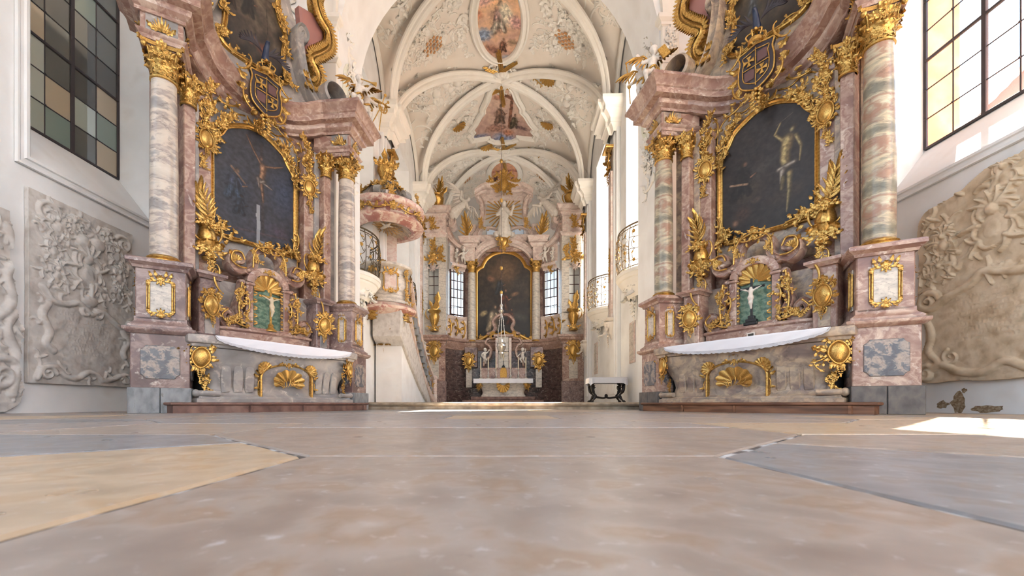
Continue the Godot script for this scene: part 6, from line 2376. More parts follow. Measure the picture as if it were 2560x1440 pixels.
		if s < 0:
			vo.reverse()
		m.sweep(vo, pv([-0.03, -0.14, -0.03, 0.12, -0.01, 0.15, 0.02, 0.12, 0.02, -0.14]), Vector3.BACK)
		var vol := part(A, "shell_volute", m.mesh(), pale)
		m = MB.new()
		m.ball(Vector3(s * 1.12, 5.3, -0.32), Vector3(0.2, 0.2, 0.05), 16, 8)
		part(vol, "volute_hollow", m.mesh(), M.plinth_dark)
		m = MB.new()
		m.ball(Vector3(s * 1.12, 5.16, -0.14), Vector3(0.07, 0.07, 0.08), 12, 8)
		part(vol, "volute_eye", m.mesh(), pale)
		put_gold(A, "gilded_flower_stem", L.plume, s * 1.34, 5.08, -0.05, 0.42, s * -14)
		put_gold(A, "gilded_flower_stem", L.spray, s * 1.38, 5.0, -0.03, 0.3, s * -6)
		# gilded fringed drapery
		var ribbon := smooth(pv([s * 0.7, 5.38, s * 0.9, 5.42, s * 0.96, 5.62, s * 0.84, 5.82, s * 1.0, 6.02, s * 1.16, 6.25, s * 1.14, 6.48, s * 0.98, 6.62, s * 0.9, 6.85, s * 0.96, 7.1]), 6)
		m = MB.new()
		var rp := flat3(ribbon, -0.36)
		m.sweep(rp, pv([-0.05, -0.1, -0.05, 0.06, 0.0, 0.1, 0.05, 0.06, 0.05, -0.1]), Vector3.BACK)
		var rb := part(A, "gilded_drapery", m.mesh(), M.gold)
		var o := OB.new()
		for i in range(1, ribbon.size() - 1):
			var tan := (ribbon[i + 1] - ribbon[i - 1]).angle()
			for e: float in [-1.0, 1.0]:
				var nv := Vector2(-sin(tan), cos(tan)) * e * 0.035
				for k in 2:
					o.at(L.tip, ribbon[i].x + nv.x, ribbon[i].y + nv.y, rad_to_deg(tan) + (20 if e > 0 else 160) + 14 * k * e, 0.115, -0.29 + 0.03 * k)
		part(rb, "fringe", o.mesh(), M.gold)
		m = MB.new()
		m.prism(PackedVector2Array([Vector2(s * 0.78, 5.9), Vector2(s * 0.98, 5.95), Vector2(s * 1.12, 6.2), Vector2(s * 1.1, 6.5), Vector2(s * 0.9, 6.66), Vector2(s * 0.66, 6.6), Vector2(s * 0.7, 6.2)]), -0.5, -0.36, 0.03)
		part(rb, "rose_lining", m.mesh(), M.rose_paint)
	# tabernacle on the predella
	var tb := part(A, "tabernacle", box_mesh(Vector3(0.62, 0.06, 0.3), 0.01, Vector3(0, 1.15, -0.16)), rose2)
	m = MB.new()
	var front := PackedVector3Array([Vector3(-0.66, 0.96, -0.3), Vector3(-0.66, 0.96, -0.1), Vector3(-0.58, 0.96, -0.06), Vector3(-0.3, 0.96, -0.02), Vector3(0, 0.96, 0.0), Vector3(0.3, 0.96, -0.02), Vector3(0.58, 0.96, -0.06), Vector3(0.66, 0.96, -0.1), Vector3(0.66, 0.96, -0.3)])
	m.sweep(front, pv([0.02, -0.06, 0.02, 0.02, 0.0, 0.03, 0.0, 0.13, 0.03, 0.15, 0.03, 0.18, 0.0, 0.19, -0.2, 0.19]), Vector3.UP)
	part(tb, "tabernacle_base", m.mesh(), rose2)
	m = MB.new()
	m.prism(mirror_outline(smooth(pv([0.0, 1.15, 0.21, 1.15, 0.21, 1.68, 0.2, 1.8, 0.12, 1.95, 0.0, 2.0]), 2)), -0.22, -0.16, 0.0)
	part(tb, "green_niche", m.mesh(), M.marble_green)
	for s: float in [-1.0, 1.0]:
		m = MB.new()
		m.box(Vector3(s * 0.27, 1.47, -0.12), Vector3(0.1, 0.62, 0.1), 0.01)
		m.box(Vector3(s * 0.27, 1.79, -0.11), Vector3(0.13, 0.04, 0.13), 0.01)
		part(tb, "niche_pilaster", m.mesh(), rose2)
		part(tb, "ear_scroll", thick_scroll(smooth(pv([s * 0.2, 1.9, s * 0.32, 1.97, s * 0.42, 1.94, s * 0.5, 2.02, s * 0.48, 2.14, s * 0.4, 2.16, s * 0.37, 2.09, s * 0.42, 2.06]), 4), 0.12, 0.18, 0.6), rose2, at3(0, 0, -0.14))
		part(tb, "side_scroll", thick_scroll(smooth(pv([s * 0.36, 1.8, s * 0.38, 1.6, s * 0.42, 1.42, s * 0.38, 1.28, s * 0.46, 1.18, s * 0.58, 1.18, s * 0.63, 1.28, s * 0.57, 1.37, s * 0.5, 1.32, s * 0.53, 1.26]), 4), 0.11, 0.18, 0.6), rose2, at3(0, 0, -0.14))
		part(tb, "crown_scroll", thick_scroll(smooth(pv([s * 0.28, 1.98, s * 0.2, 2.06, s * 0.2, 2.2, s * 0.14, 2.3, 0.0, 2.35]), 4), 0.1, 0.16, 0.9), rose2, at3(0, 0, -0.14))
		var o := OB.new()
		o.at(L.rocaille_0, s * 0.42, 1.6, s * 12, 0.22, -0.04)
		o.at(L.rocaille_1, s * 0.52, 1.24, s * 60, 0.2, -0.04)
		o.at(L.sprig, s * 0.4, 1.22, s * 20, 0.24, -0.04, s < 0)
		o.at(L.rocaille_2, s * 0.32, 1.3, 0, 0.13, -0.05)
		o.at(L.sprig, s * 0.31, 1.5, 90, 0.2, -0.05, s < 0)
		o.at(L.leaf, s * 0.44, 2.1, s * -60, 0.16, -0.05)
		o.at(L.shell, s * 0.45, 2.06, s * -30, 0.08, -0.05)
		o.at(L.rocaille_1, s * 0.2, 2.18, s * -20, 0.18, -0.05)
		o.at(L.sprig, s * 0.1, 2.32, s * 15, 0.2, -0.05, s < 0)
		for i in 12:
			o.at(L.tip, s * 0.215, 1.18 + i * 0.052, s * 90 + (20 if i % 2 else -20), 0.055, -0.08)
			o.at(L.tip, s * (0.34 + 0.05 * sin(i * 0.6)), 1.22 + i * 0.05, s * -90 + (25 if i % 2 else -25), 0.06, -0.05)
		part(tb, "gilded_trim", o.mesh(), M.gold)
		m = MB.new()
		for line: PackedVector2Array in [smooth(pv([s * 0.33, 1.99, s * 0.43, 1.99, s * 0.52, 2.05, s * 0.5, 2.17, s * 0.4, 2.19, s * 0.35, 2.1]), 4), smooth(pv([s * 0.39, 1.78, s * 0.43, 1.45, s * 0.42, 1.26, s * 0.5, 1.2, s * 0.6, 1.22, s * 0.64, 1.3, s * 0.57, 1.38]), 4), smooth(pv([s * 0.24, 2.02, s * 0.23, 2.2, s * 0.16, 2.32, 0.0, 2.38]), 4)]:
			m.tube(flat3(line, -0.045), 0.013, 6)
		part(tb, "gilded_edge", m.mesh(), M.gold)
	m = MB.new()
	var ra := PackedVector3Array()
	for i in 15:
		var a := PI * i / 14.0
		ra.append(Vector3(cos(a) * 0.26, 1.82 + sin(a) * 0.2, -0.13))
	m.sweep(ra, pv([-0.05, -0.06, -0.05, 0.06, 0.0, 0.07, 0.05, 0.06, 0.05, -0.06]), Vector3.BACK)
	part(tb, "niche_arch", m.mesh(), rose2)
	part(tb, "gilded_niche_shell", L.shell, M.gold, at2(0, 1.75, -0.15, 0, 0.24))
	part(tb, "gilded_crest", L.crest, M.gold, at2(0, 2.36, -0.08, 0, 0.3))
	part(tb, "gilded_crest", L.crest, M.gold, at2(0, 2.0, -0.06, 0, 0.14))
	# the paintings hang in the frames
	m = MB.new()
	m.picture(painting_outline(), 0.0)
	solo("altar_painting", ["tall dark blue canvas of a figure on a cross above the altar table", "tall dark canvas of a bound pale figure with a kneeling bearded man"][idx], "painting", m.mesh(), M[["canvas_cross", "canvas_bound"][idx]], xf * at3(0, 0, -0.415))
	m = MB.new()
	m.picture(upper_outline(), 0.0)
	solo("gable_painting", ["small curved brown canvas in the gable above the %s" % who, "small curved brown canvas in the gable above the %s" % who][idx], "painting", m.mesh(), M[["canvas_preacher", "canvas_hermit"][idx]], xf * at3(0, 0, -0.445))
	# table, cloth, crucifix
	make_mensa(["grey marble altar table with gilded shell under the dark blue crucifixion painting", "ochre and grey marble altar table with gilded shell, sunlit step in front"][idx], xf, pale, first)
	make_cloth(["white altar cloth with lace hem on the grey marble altar table", "white altar cloth with lace hem on the ochre marble altar table"][idx], xf, 0.13)
	if first:
		make_crucifix("altar_crucifix", "gilded crucifix before a green niche on the grey marble altar", xf * at3(0, 1.15, -0.03), M.gold_dull, M.ivory, M.gold_dull, 0.62, true)
	else:
		make_crucifix("altar_crucifix", "black crucifix with pale figure before a green niche on the ochre altar", xf * at3(0, 1.15, -0.03), M.black_paint, M.figure_white, M.black_paint, 0.62, false)
		var c := thing("picture_card", "small framed picture card leaning on the altar behind the cloth", "card", xf * at2(0.02, 0.985, 0.03, 4))
		part(c, "card", box_mesh(Vector3(0.1, 0.12, 0.006)), M.figure_white)
		part(c, "print", box_mesh(Vector3(0.07, 0.09, 0.002), 0.0, Vector3(0, 0, 0.0045)), M.house_grey)
	# wooden step
	m = MB.new()
	var sp := PackedVector3Array([Vector3(-1.36, 0, -0.3), Vector3(-1.36, 0, 0.42)])
	for i in 13:
		var x := -0.9 + 1.8 * i / 12.0
		sp.append(Vector3(x, 0, 0.5 + 0.12 * pow(cos(x / 0.9 * PI / 2), 0.5)))
	sp.append_array(PackedVector3Array([Vector3(1.36, 0, 0.42), Vector3(1.36, 0, -0.3)]))
	m.sweep(sp, pv([0.0, 0.0, 0.0, 0.085, 0.015, 0.09, 0.03, 0.1, 0.03, 0.118, 0.02, 0.125, -0.5, 0.125]), Vector3.UP)
	var stp := thing("altar_step", ["brown altar step in front of the grey marble altar table", "brown altar step in front of the ochre marble altar table"][idx], "step", xf)
	part(stp, "tread", m.mesh(), M.step_red if first else M.wood_brown)
	for x: float in [-0.6, 0.1, 1.2]:
		m = MB.new()
		m.box(Vector3(x, 0.045, 0.56 + 0.05 * (1.0 - x * x)), Vector3(0.03, 0.085, 0.05), 0.003)
		part(stp, "joint_post", m.mesh(), M.step_red if first else M.wood_brown)

func build_altars() -> void:
	var xl := Transform3D(Basis(Vector3.UP, deg_to_rad(57.69)), Vector3(-3.267, 0, -6.08))
	var xr := Transform3D(Basis(Vector3.UP, deg_to_rad(-55.755)), Vector3(3.345, 0, -5.555))
	side_altar(0, xl)
	side_altar(1, xr)
# ---------------------------------------------------------------- high altar (own frame at depth 21, x along, z out)
func shawl_figure(h: float, look: Vector3, arms: Array) -> ArrayMesh:
	# draped standing figure
	var c := [cap(0, 0.5, 0, 0, 0.72, 0, 0.11, 0.1), cap(0, 0.72, 0, 0, 0.82, 0, 0.1, 0.05), cap(0, 0.82, 0, 0, 0.88, 0.01, 0.035, 0.04), cap(0, 0.5, 0, 0.02, 0.05, 0.02, 0.12, 0.16), cap(-0.09, 0.74, 0, arms[0].x, arms[0].y, arms[0].z, 0.055, 0.045), cap(0.09, 0.74, 0, arms[2].x, arms[2].y, arms[2].z, 0.055, 0.045), cap(arms[0].x, arms[0].y, arms[0].z, arms[1].x, arms[1].y, arms[1].z, 0.045, 0.025), cap(arms[2].x, arms[2].y, arms[2].z, arms[3].x, arms[3].y, arms[3].z, 0.045, 0.025)]
	for i in 9:
		var a := -1.5 + 3.0 * i / 8.0
		c.append(cap(sin(a) * 0.08, 0.55, cos(a) * 0.09, sin(a) * 0.18 + 0.02 * sin(i * 2.0), 0.02, cos(a) * 0.16, 0.025, 0.04))
	for i in 4:
		c.append(cap(-0.1 + 0.05 * i, 0.74 - 0.04 * i, 0.08, 0.12 - 0.02 * i, 0.52 - 0.05 * i, 0.12, 0.022, 0.03))
	c.append_array(hand_caps(arms[1], arms[1] - arms[0], 0.8))
	c.append_array(hand_caps(arms[3], arms[3] - arms[2], 0.8))
	c.append_array(head_caps(Vector3(0, 0.93, 0.01), look, 0.62, false))
	c.append(cap(0, 0.95, -0.03, 0, 0.8, -0.06, 0.065, 0.06))
	return skin(c, 0.018, 75.0)

func build_high_altar() -> void:
	var C := ch()
	var base := C * at3(0, 0, -21)
	var A := thing("high_altar", "high altar of blush marble filling the end of the chancel", "altar", base)
	var m: MB
	var o: OB
	for s: float in [-1.0, 1.0]:
		# wing: base, pedestal zone with cream panel
		m = MB.new()
		m.box(Vector3(s * 3.3, 0.65, 0.55), Vector3(1.1, 1.06, 1.0), 0.02)
		part(A, "wing_base", m.mesh(), M.marble_plum)
		m = MB.new()
		m.box(Vector3(s * 3.3, 2.1, 0.55), Vector3(1.02, 1.86, 0.95), 0.02)
		var pz := part(A, "wing_pedestal", m.mesh(), M.marble_rose)
		m = MB.new()
		m.box(Vector3(s * 3.3, 1.75, 1.03), Vector3(0.42, 0.9, 0.03), 0.01)
		part(pz, "cream_panel", m.mesh(), M.marble_cream)
		part(pz, "gilded_cartouche", L.cartouche_1, M.gold, at2(s * 3.3, 2.62, 1.06, 0, 0.85))
		# door leaf in a dark passage
		m = MB.new()
		m.box(Vector3(s * 2.66, 1.45, 0.3), Vector3(0.3, 2.6, 0.1), 0.01)
		part(A, "side_door", m.mesh(), M.door_dark)
		# upper wing with window
		m = MB.new()
		m.box(Vector3(s * 3.3, 3.95, 0.45), Vector3(1.08, 1.1, 0.9), 0.015)
		m.box(Vector3(s * 3.76, 6.3, 0.45), Vector3(0.24, 3.8, 0.9), 0.015)
		m.box(Vector3(s * 2.95, 6.3, 0.45), Vector3(0.36, 3.8, 0.9), 0.015)
		m.box(Vector3(s * 3.4, 7.5, 0.45), Vector3(0.6, 1.4, 0.9), 0.015)
		part(A, "upper_wing", m.mesh(), M.marble_cream)
		var win := OB.new()
		var wb := MB.new()
		for i in 3:
			wb.box(Vector3(s * 3.4 + (i - 1) * 0.26, 5.65, 0.6), Vector3(0.03, 2.3, 0.04), 0.005)
		for i in 6:
			wb.box(Vector3(s * 3.4, 4.55 + i * 0.44, 0.6), Vector3(0.54, 0.025, 0.04), 0.005)
		var wp := part(A, "window_frame", wb.mesh(), M.door_dark)
		part(wp, "pane", box_mesh(Vector3(0.54, 2.3, 0.01), 0.0, Vector3(s * 3.4, 5.65, 0.58)), M.milk_glass)
		part(wp, "carved_arch", L.crest, M.marble_blush, at2(s * 3.4, 6.62, 0.88, 0, 0.6))
		put_gold(A, "gilded_rocaille", L.crest, s * 3.4, 7.0, 0.95, 0.95)
		put_gold(A, "gilded_rocaille", L.rocaille_1, s * 3.35, 7.55, 0.95, 0.75)
		put_gold(A, "gilded_rocaille", L.rocaille_0, s * 3.0, 7.4, 0.95, 0.55)
		# gilded vase on the ledge
		m = MB.new()
		m.lathe(pv([0.1, 0.0, 0.2, 0.02, 0.2, 0.08, 0.08, 0.16, 0.1, 0.26, 0.2, 0.5, 0.24, 0.72, 0.2, 0.85, 0.3, 0.98, 0.3, 1.03, 0.2, 1.03]), 20, 0, TAU, 10, 0.05)
		var vs := part(A, "gilded_vase", m.mesh(), M.gold, at3(s * 3.3, 3.55, 1.05))
		o = OB.new()
		o.at(L.cs, s * 0.32, 0.82, s * 75, 0.5, 0.0, s < 0)
		o.at(L.flame, 0.05, 1.0, -8, 0.9, 0.0)
		o.at(L.flame, -0.05, 1.0, 20, 0.5, 0.05)
		o.at(L.crest, 0, 0.2, 180, 0.5, 0.15)
		part(vs, "leaf_trim", o.mesh(), M.gold)
		# wing entablature
		m = MB.new()
		m.crease = 0.95
		var w0 := s * 3.3
		m.box(Vector3(w0, 8.75, 0.45), Vector3(1.0, 1.1, 0.85), 0.015)
		m.sweep(pv3([w0 - 0.5, 8.1, 0.0, w0 - 0.5, 8.1, 0.88, w0 + 0.5, 8.1, 0.88, w0 + 0.5, 8.1, 0.0]), pv([0, 0, 0.04, 0.02, 0.08, 0.1, 0.1, 0.12, 0.1, 0.2, 0.0, 0.22]), Vector3.UP)
		m.sweep(pv3([w0 - 0.5, 9.05, 0.0, w0 - 0.5, 9.05, 0.88, w0 + 0.5, 9.05, 0.88, w0 + 0.5, 9.05, 0.0]), cornice_profile(0.9, 0.5), Vector3.UP)
		part(A, "wing_entablature", m.mesh(), M.marble_blush)
		put_gold(A, "gilded_frieze_ornament", L.rocaille_2, w0 + 0.1 * s, 8.75, 0.9, 0.6)
		# flaming urn
		m = MB.new()
		m.lathe(pv([0.1, 0, 0.18, 0.02, 0.1, 0.12, 0.14, 0.2, 0.3, 0.42, 0.32, 0.6, 0.2, 0.74, 0.24, 0.8, 0.12, 0.82]), 18, 0, TAU, 9, 0.05)
		var u := part(A, "gilded_urn", m.mesh(), M.gold, at3(w0 - s * 0.05, 9.55, 0.55))
		o = OB.new()
		o.at(L.plume, 0, 0.75, s * 12, 0.9)
		o.at(L.flame, 0.1, 0.7, -40, 0.6)
		o.at(L.flame, -0.1, 0.7, 40, 0.6)
		o.at(L.cs, s * 0.3, 0.45, 70, 0.5)
		o.at(L.cs, -s * 0.3, 0.45, -70, 0.5, 0.0, true)
		part(u, "flames", o.mesh(), M.gold)
		# swooping volute from wing to column
		var vp := smooth(pv([s * 2.55, 9.35, s * 2.72, 9.2, s * 2.7, 8.95, s * 2.5, 9.0, s * 2.56, 9.2, s * 2.75, 9.3, s * 2.8, 8.9, s * 2.6, 8.3, s * 2.3, 7.95, s * 2.0, 7.75]), 5)
		part(A, "swooping_volute", thick_scroll(vp, 0.34, 0.8, 0.85), M.marble_blush, at3(0, 0, 0.2))
		# oratory: concave parapet and window
		m = MB.new()
		var par := smooth3(pv3([s * 2.75, 0, 0.8, s * 2.5, 0, 0.45, s * 2.2, 0, 0.15, s * 1.85, 0, 0.0]), 5)
		if s > 0:
			par.reverse()
		m.sweep(par, pv([-0.1, 3.25, 0.0, 3.25, 0.02, 3.35, 0.02, 4.25, 0.06, 4.3, 0.08, 4.42, 0.0, 4.45, -0.1, 4.45]), Vector3.UP)
		part(A, "oratory_parapet", m.mesh(), M.marble_blush)
		for i in 3:
			var p := par[3 + i * 5]
			put_gold(A, "gilded_parapet_drop", L.sprig, p.x, 3.85, p.z + 0.1, 0.75, 90, s * -50, i % 2 == 0)
		m = MB.new()
		var fr := [Vector3(s * 2.62, 0, 0.5), Vector3(s * 1.98, 0, 0.0)]
		for i in 5:
			var q: Vector3 = fr[0].lerp(fr[1], i / 4.0)
			m.box(Vector3(q.x, 5.55, q.z), Vector3(0.09 if i % 4 == 0 else 0.03, 2.3, 0.06), 0.006)
		for i in 6:
			var y := 4.5 + i * 0.42
			m.tube(PackedVector3Array([fr[0] + Vector3(0, y, 0), fr[1] + Vector3(0, y, 0)]), 0.02 if i else 0.04, 4)
		var ow := part(A, "oratory_window", m.mesh(), M.door_dark)
		m = MB.new()
		m.quad(fr[0] + Vector3(0, 5.3, 0), fr[1] + Vector3(0, 5.3, 0), fr[1] + Vector3(0, 6.65, 0), fr[0] + Vector3(0, 6.65, 0))
		part(ow, "pane", m.mesh(), M.milk_glass)
		m = MB.new()
		m.sweep(PackedVector3Array([fr[0] + Vector3(0, 6.7, 0), fr[1] + Vector3(0, 6.7, 0)] if s < 0 else [fr[1] + Vector3(0, 6.7, 0), fr[0] + Vector3(0, 6.7, 0)]), pv([-0.2, 0, 0.05, 0, 0.08, 0.1, 0.2, 0.16, 0.2, 0.3, 0.0, 0.34, 0.0, 1.2, -0.2, 1.2]), Vector3.UP)
		part(A, "oratory_lintel", m.mesh(), M.marble_blush)
		put_gold(A, "gilded_rocaille", L.rocaille_0, s * 2.3, 6.75, 0.42, 0.5, 0, s * -38)
		# columns
		m = MB.new()
		m.box(Vector3(s * 1.62, 2.4, 0.0), Vector3(0.62, 1.0, 0.6), 0.02)
		part(A, "column_pedestal", m.mesh(), M.marble_plum)
		var sh := part(A, "column_shaft", column_mesh(0.205, 0.18, 3.4), M.marble_cream, at3(s * 1.6, 3.25, 0.05))
		part(sh, "gilded_base_ring", ring_mesh(0.205), M.gold, at3(0, -0.06, 0))
		part(sh, "gilded_capital", L.capital, M.gold, Transform3D(Basis.from_scale(Vector3(0.44, 0.62, 0.44)), Vector3(0, 3.38, 0)))
		m = MB.new()
		m.box(Vector3(s * 1.68, 7.5, 0.0), Vector3(0.5, 0.7, 0.7), 0.015)
		m.sweep(pv3([s * 1.68 - 0.3, 7.8, -0.2, s * 1.68 - 0.3, 7.8, 0.35, s * 1.68 + 0.3, 7.8, 0.35, s * 1.68 + 0.3, 7.8, -0.2]), cornice_profile(0.8, 0.5), Vector3.UP)
		part(A, "column_entablature", m.mesh(), M.marble_blush)
		# attic posts
		part(A, "attic_post", thick_scroll(smooth(pv([s * 1.5, 8.45, s * 1.3, 8.7, s * 1.12, 9.2, s * 1.05, 9.7, s * 1.12, 10.2, s * 1.3, 10.45]), 5), 0.3, 0.5, 0.9), M.marble_blush, at3(0, 0, -0.1))
		put_gold(A, "gilded_branch", L.plume, s * 1.8, 8.35, 0.2, 1.25, s * -10)
		put_gold(A, "gilded_rocaille", L.rocaille_1, s * 1.12, 9.0, 0.25, 0.5)
		m = MB.new()
		m.box(Vector3(s * 1.55, 8.75, -0.2), Vector3(0.3, 0.7, 0.4), 0.02)
		part(A, "attic_block", m.mesh(), M.marble_blush)
		# gilded cartouches beside the table
		put_gold(A, "gilded_cartouche", L.cartouche_0, s * 1.72, 2.2, 0.35, 0.72)
		m = MB.new()
		m.box(Vector3(s * 1.72, 1.35, 0.32), Vector3(0.3, 0.9, 0.03), 0.01)
		part(A, "cream_panel", m.mesh(), M.marble_cream)
	# concave dark wall behind the table and its ledge
	var conc := smooth3(pv3([-2.85, 0, 0.95, -2.4, 0, 0.35, -1.95, 0, 0.05, -1.3, 0, -0.1, 0, 0, -0.15, 1.3, 0, -0.1, 1.95, 0, 0.05, 2.4, 0, 0.35, 2.85, 0, 0.95]), 4)
	m = MB.new()
	m.sweep(conc, pv([-0.3, 0.13, 0.0, 0.13, 0.04, 0.9, 0.0, 0.95, 0.0, 2.9, -0.3, 2.9]), Vector3.UP)
	part(A, "dark_wall", m.mesh(), M.marble_black)
	m = MB.new()
	m.sweep(conc, pv([0.0, 2.75, 0.05, 2.78, 0.08, 2.9, 0.18, 3.0, 0.2, 3.12, 0.26, 3.16, 0.28, 3.28, -0.3, 3.3]), Vector3.UP)
	for s: float in [-1.0, 1.0]:
		m.sweep(pv3([s * 3.3 - 0.52, 2.95, 0.1, s * 3.3 - 0.52, 2.95, 1.02, s * 3.3 + 0.52, 2.95, 1.02, s * 3.3 + 0.52, 2.95, 0.1]), pv([0, 0, 0.04, 0.02, 0.06, 0.12, 0.16, 0.2, 0.18, 0.3, 0.22, 0.32, 0.22, 0.42, -0.3, 0.44]), Vector3.UP)
	part(A, "ledge", m.mesh(), M.marble_rose)
	# back wall of the upper stage with opening for the attic light
	m = MB.new()
	m.box(Vector3(0, 5.6, -0.45), Vector3(4.2, 5.0, 0.2), 0.01)
	m.box(Vector3(0, 8.1, -0.3), Vector3(3.4, 0.7, 0.4), 0.01)
	part(A, "back_slab", m.mesh(), M.marble_rose)
	# arch over the picture, gold frame
	var half := PackedVector2Array([Vector2(0, 3.2), Vector2(0.6, 3.12), Vector2(1.2, 3.2), Vector2(1.36, 3.2), Vector2(1.36, 6.7)])
	half.append_array(smooth(pv([1.34, 6.8, 1.2, 6.92, 1.05, 7.0, 0.98, 7.16, 0.8, 7.42, 0.45, 7.64, 0.0, 7.72]), 4))
	var out := mirror_outline(half)
	part(A, "gilded_picture_frame", gold_frame(out, -0.24, 2.6), M.gold)
	m = MB.new()
	var arc := PackedVector3Array()
	for i in 25:
		var a := PI * i / 24.0
		arc.append(Vector3(cos(a) * 1.42, 6.95 + sin(a) * 1.1, -0.1))
	m.sweep(arc, pv([-0.02, -0.2, -0.02, 0.1, 0.06, 0.16, 0.12, 0.12, 0.3, 0.14, 0.34, 0.2, 0.4, 0.2, 0.4, -0.2]), Vector3.BACK)
	part(A, "picture_arch", m.mesh(), M.marble_blush)
	m = MB.new()
	m.tube(flat3(smooth(pv([-1.9, 3.25, -1.5, 3.2, -1.1, 3.36, -0.6, 3.6, -0.3, 3.55, 0, 3.7, 0.3, 3.55, 0.6, 3.6, 1.1, 3.36, 1.5, 3.2, 1.9, 3.25]), 5), 0.02), 0.09, 8, 1.0, Vector3.BACK)
	var gl := part(A, "gilded_ledge_scroll", m.mesh(), M.gold)
	o = OB.new()
	for i in 10:
		o.at([L.sprig, L.rocaille_0][i % 2], -1.4 + i * 0.31, 3.35, i * 37, 0.4, 0.06)
	part(gl, "leaf_trim", o.mesh(), M.gold)
	m = MB.new()
	m.picture(out, 0.0)
	solo("high_altar_painting", "great dark arched canvas of a crowd of figures above the high altar", "painting", m.mesh(), M.canvas_high, base * at3(0, 0, -0.25))
	# attic: pediment, rays, gilded crown cartouche
	m = MB.new()
	var pd := smooth3(pv3([-1.45, 10.35, 0, -1.0, 10.62, 0, -0.5, 10.62, 0.0, 0, 10.8, 0, 0.5, 10.62, 0, 1.0, 10.62, 0, 1.45, 10.35, 0]), 5)
	m.sweep(pd, cornice_profile(0.9, 0.4), Vector3.UP)
	m.box(Vector3(0, 10.5, -0.25), Vector3(2.6, 0.4, 0.4), 0.02)
	part(A, "attic_pediment", m.mesh(), M.marble_blush)
	m = MB.new()
	for s: float in [-1.0, 1.0]:
		var la := PackedVector3Array()
		for i in 13:
			var a := PI * i / 12.0
			la.append(Vector3(s * 0.75 + cos(a) * 0.55, 8.5 + sin(a) * 0.4, 0.05))
		m.sweep(la, pv([-0.04, -0.15, -0.04, 0.06, 0.0, 0.1, 0.05, 0.06, 0.08, -0.15]), Vector3.BACK)
	m.box(Vector3(0, 8.4, -0.15), Vector3(2.6, 0.35, 0.3), 0.02)
	part(A, "attic_sill", m.mesh(), M.marble_blush)
	o = OB.new()
	o.put(L.cartouche_0, at2(0, 10.95, 0.25, 0, 0.75))
	o.at(L.rocaille_0, 0.42, 10.9, -40, 0.8, 0.2)
	o.at(L.rocaille_1, -0.42, 10.9, 40, 0.8, 0.2)
	o.at(L.crest, 0, 11.4, 0, 0.8, 0.2)
	part(A, "gilded_crown_cartouche", o.mesh(), M.gold_dull)
	put_gold(A, "gilded_keystone", L.cartouche_1, 0, 8.1, 0.3, 0.8)
	for i in 26:
		var a := TAU * i / 26.0
		var len := 0.6 if i % 2 else 0.95
		part(A, "gilded_sun_ray", box_mesh(Vector3(0.055, len, 0.03), 0.008, Vector3(0, 0.3 + len / 2, 0)), M.gold_dull, at2(0, 9.75, -0.15, rad_to_deg(a)))
	# figures
	var saint := thing("statue", "white robed figure standing before golden rays at the top of the high altar", "statue", base * at3(0, 8.4, 0.2, 0, 1.75))
	part(saint, "body", shawl_figure(1.0, Vector3(0.1, -0.2, 1), [Vector3(-0.18, 0.6, 0.05), Vector3(-0.08, 0.66, 0.16), Vector3(0.2, 0.6, 0.04), Vector3(0.26, 0.74, 0.12)]), M.figure_white)
	o = OB.new()
	for i in 12:
		o.put(L.knob, Transform3D(Basis.from_scale(Vector3(0.1, 0.06, 0.08)), Vector3(0.22 * cos(i * 0.9), 0.03 + 0.03 * sin(i * 2.0), 0.12 * sin(i * 0.9))))
	part(saint, "cloud", o.mesh(), M.figure_white)
	var angel := shawl_figure(1.0, Vector3(0.5, -0.3, 1), [Vector3(-0.2, 0.68, 0.06), Vector3(-0.3, 0.82, 0.12), Vector3(0.2, 0.62, 0.08), Vector3(0.34, 0.58, 0.16)])
	var wing := wing_mesh()
	for s: float in [-1.0, 1.0]:
		var xf := base * Transform3D(Basis(Vector3.UP, -s * 0.4) * Basis(Vector3.BACK, s * 0.75) * Basis.from_scale(Vector3.ONE * 1.35), Vector3(s * 2.55, 9.35, 0.5))
		var an := thing("angel_statue", ["white winged angel leaning on the volute under the urn, pulpit side", "white winged angel leaning on the volute under the urn, table side"][int(s > 0)], "statue", xf)
		part(an, "body", angel, M.figure_white)
		part(an, "wing", wing, M.figure_white, at3(0.06, 0.62, -0.1, -20, 1.0))
		part(an, "wing", wing, M.figure_white, at3(-0.06, 0.62, -0.1, 200, 1.0))
	var put_pose := {"lean": Vector3(0.02, 0, 0.03), "look": Vector3(0.4, -0.2, 1), "elbow": [Vector3(-0.22, 0.6, 0.06), Vector3(0.22, 0.74, 0.05)], "hand": [Vector3(-0.3, 0.5, 0.16), Vector3(0.3, 0.86, 0.1)], "knee": [Vector3(-0.1, 0.28, 0.16), Vector3(0.1, 0.24, 0.08)], "foot": [Vector3(-0.06, 0.1, 0.04), Vector3(0.14, 0.05, -0.06)]}
	L.putto_fly = putto_mesh(put_pose, 0.019)
	for s: float in [-1.0, 1.0]:
		for k in 2:
			var xf := base * Transform3D(Basis(Vector3.UP, -s * 0.3 + k) * Basis.from_scale(Vector3.ONE * 0.72), Vector3(s * (2.0 + 0.35 * k), 6.98 + 0.02 * k, 0.45))
			var pu := thing("cherub", ["inner", "outer"][k] + " of two white cherubs above the oratory window on the %s side" % ["pulpit", "table"][int(s > 0)], "statue", xf, "cherubs above the oratory windows")
			part(pu, "body", L.putto_fly, M.figure_white)
	# table with cloth
	var T := thing("high_altar_table", "pale curved altar table with gilded shell under a white cloth", "altar table", C * at3(0, 0, -19.9))
	m = MB.new()
	var rows := []
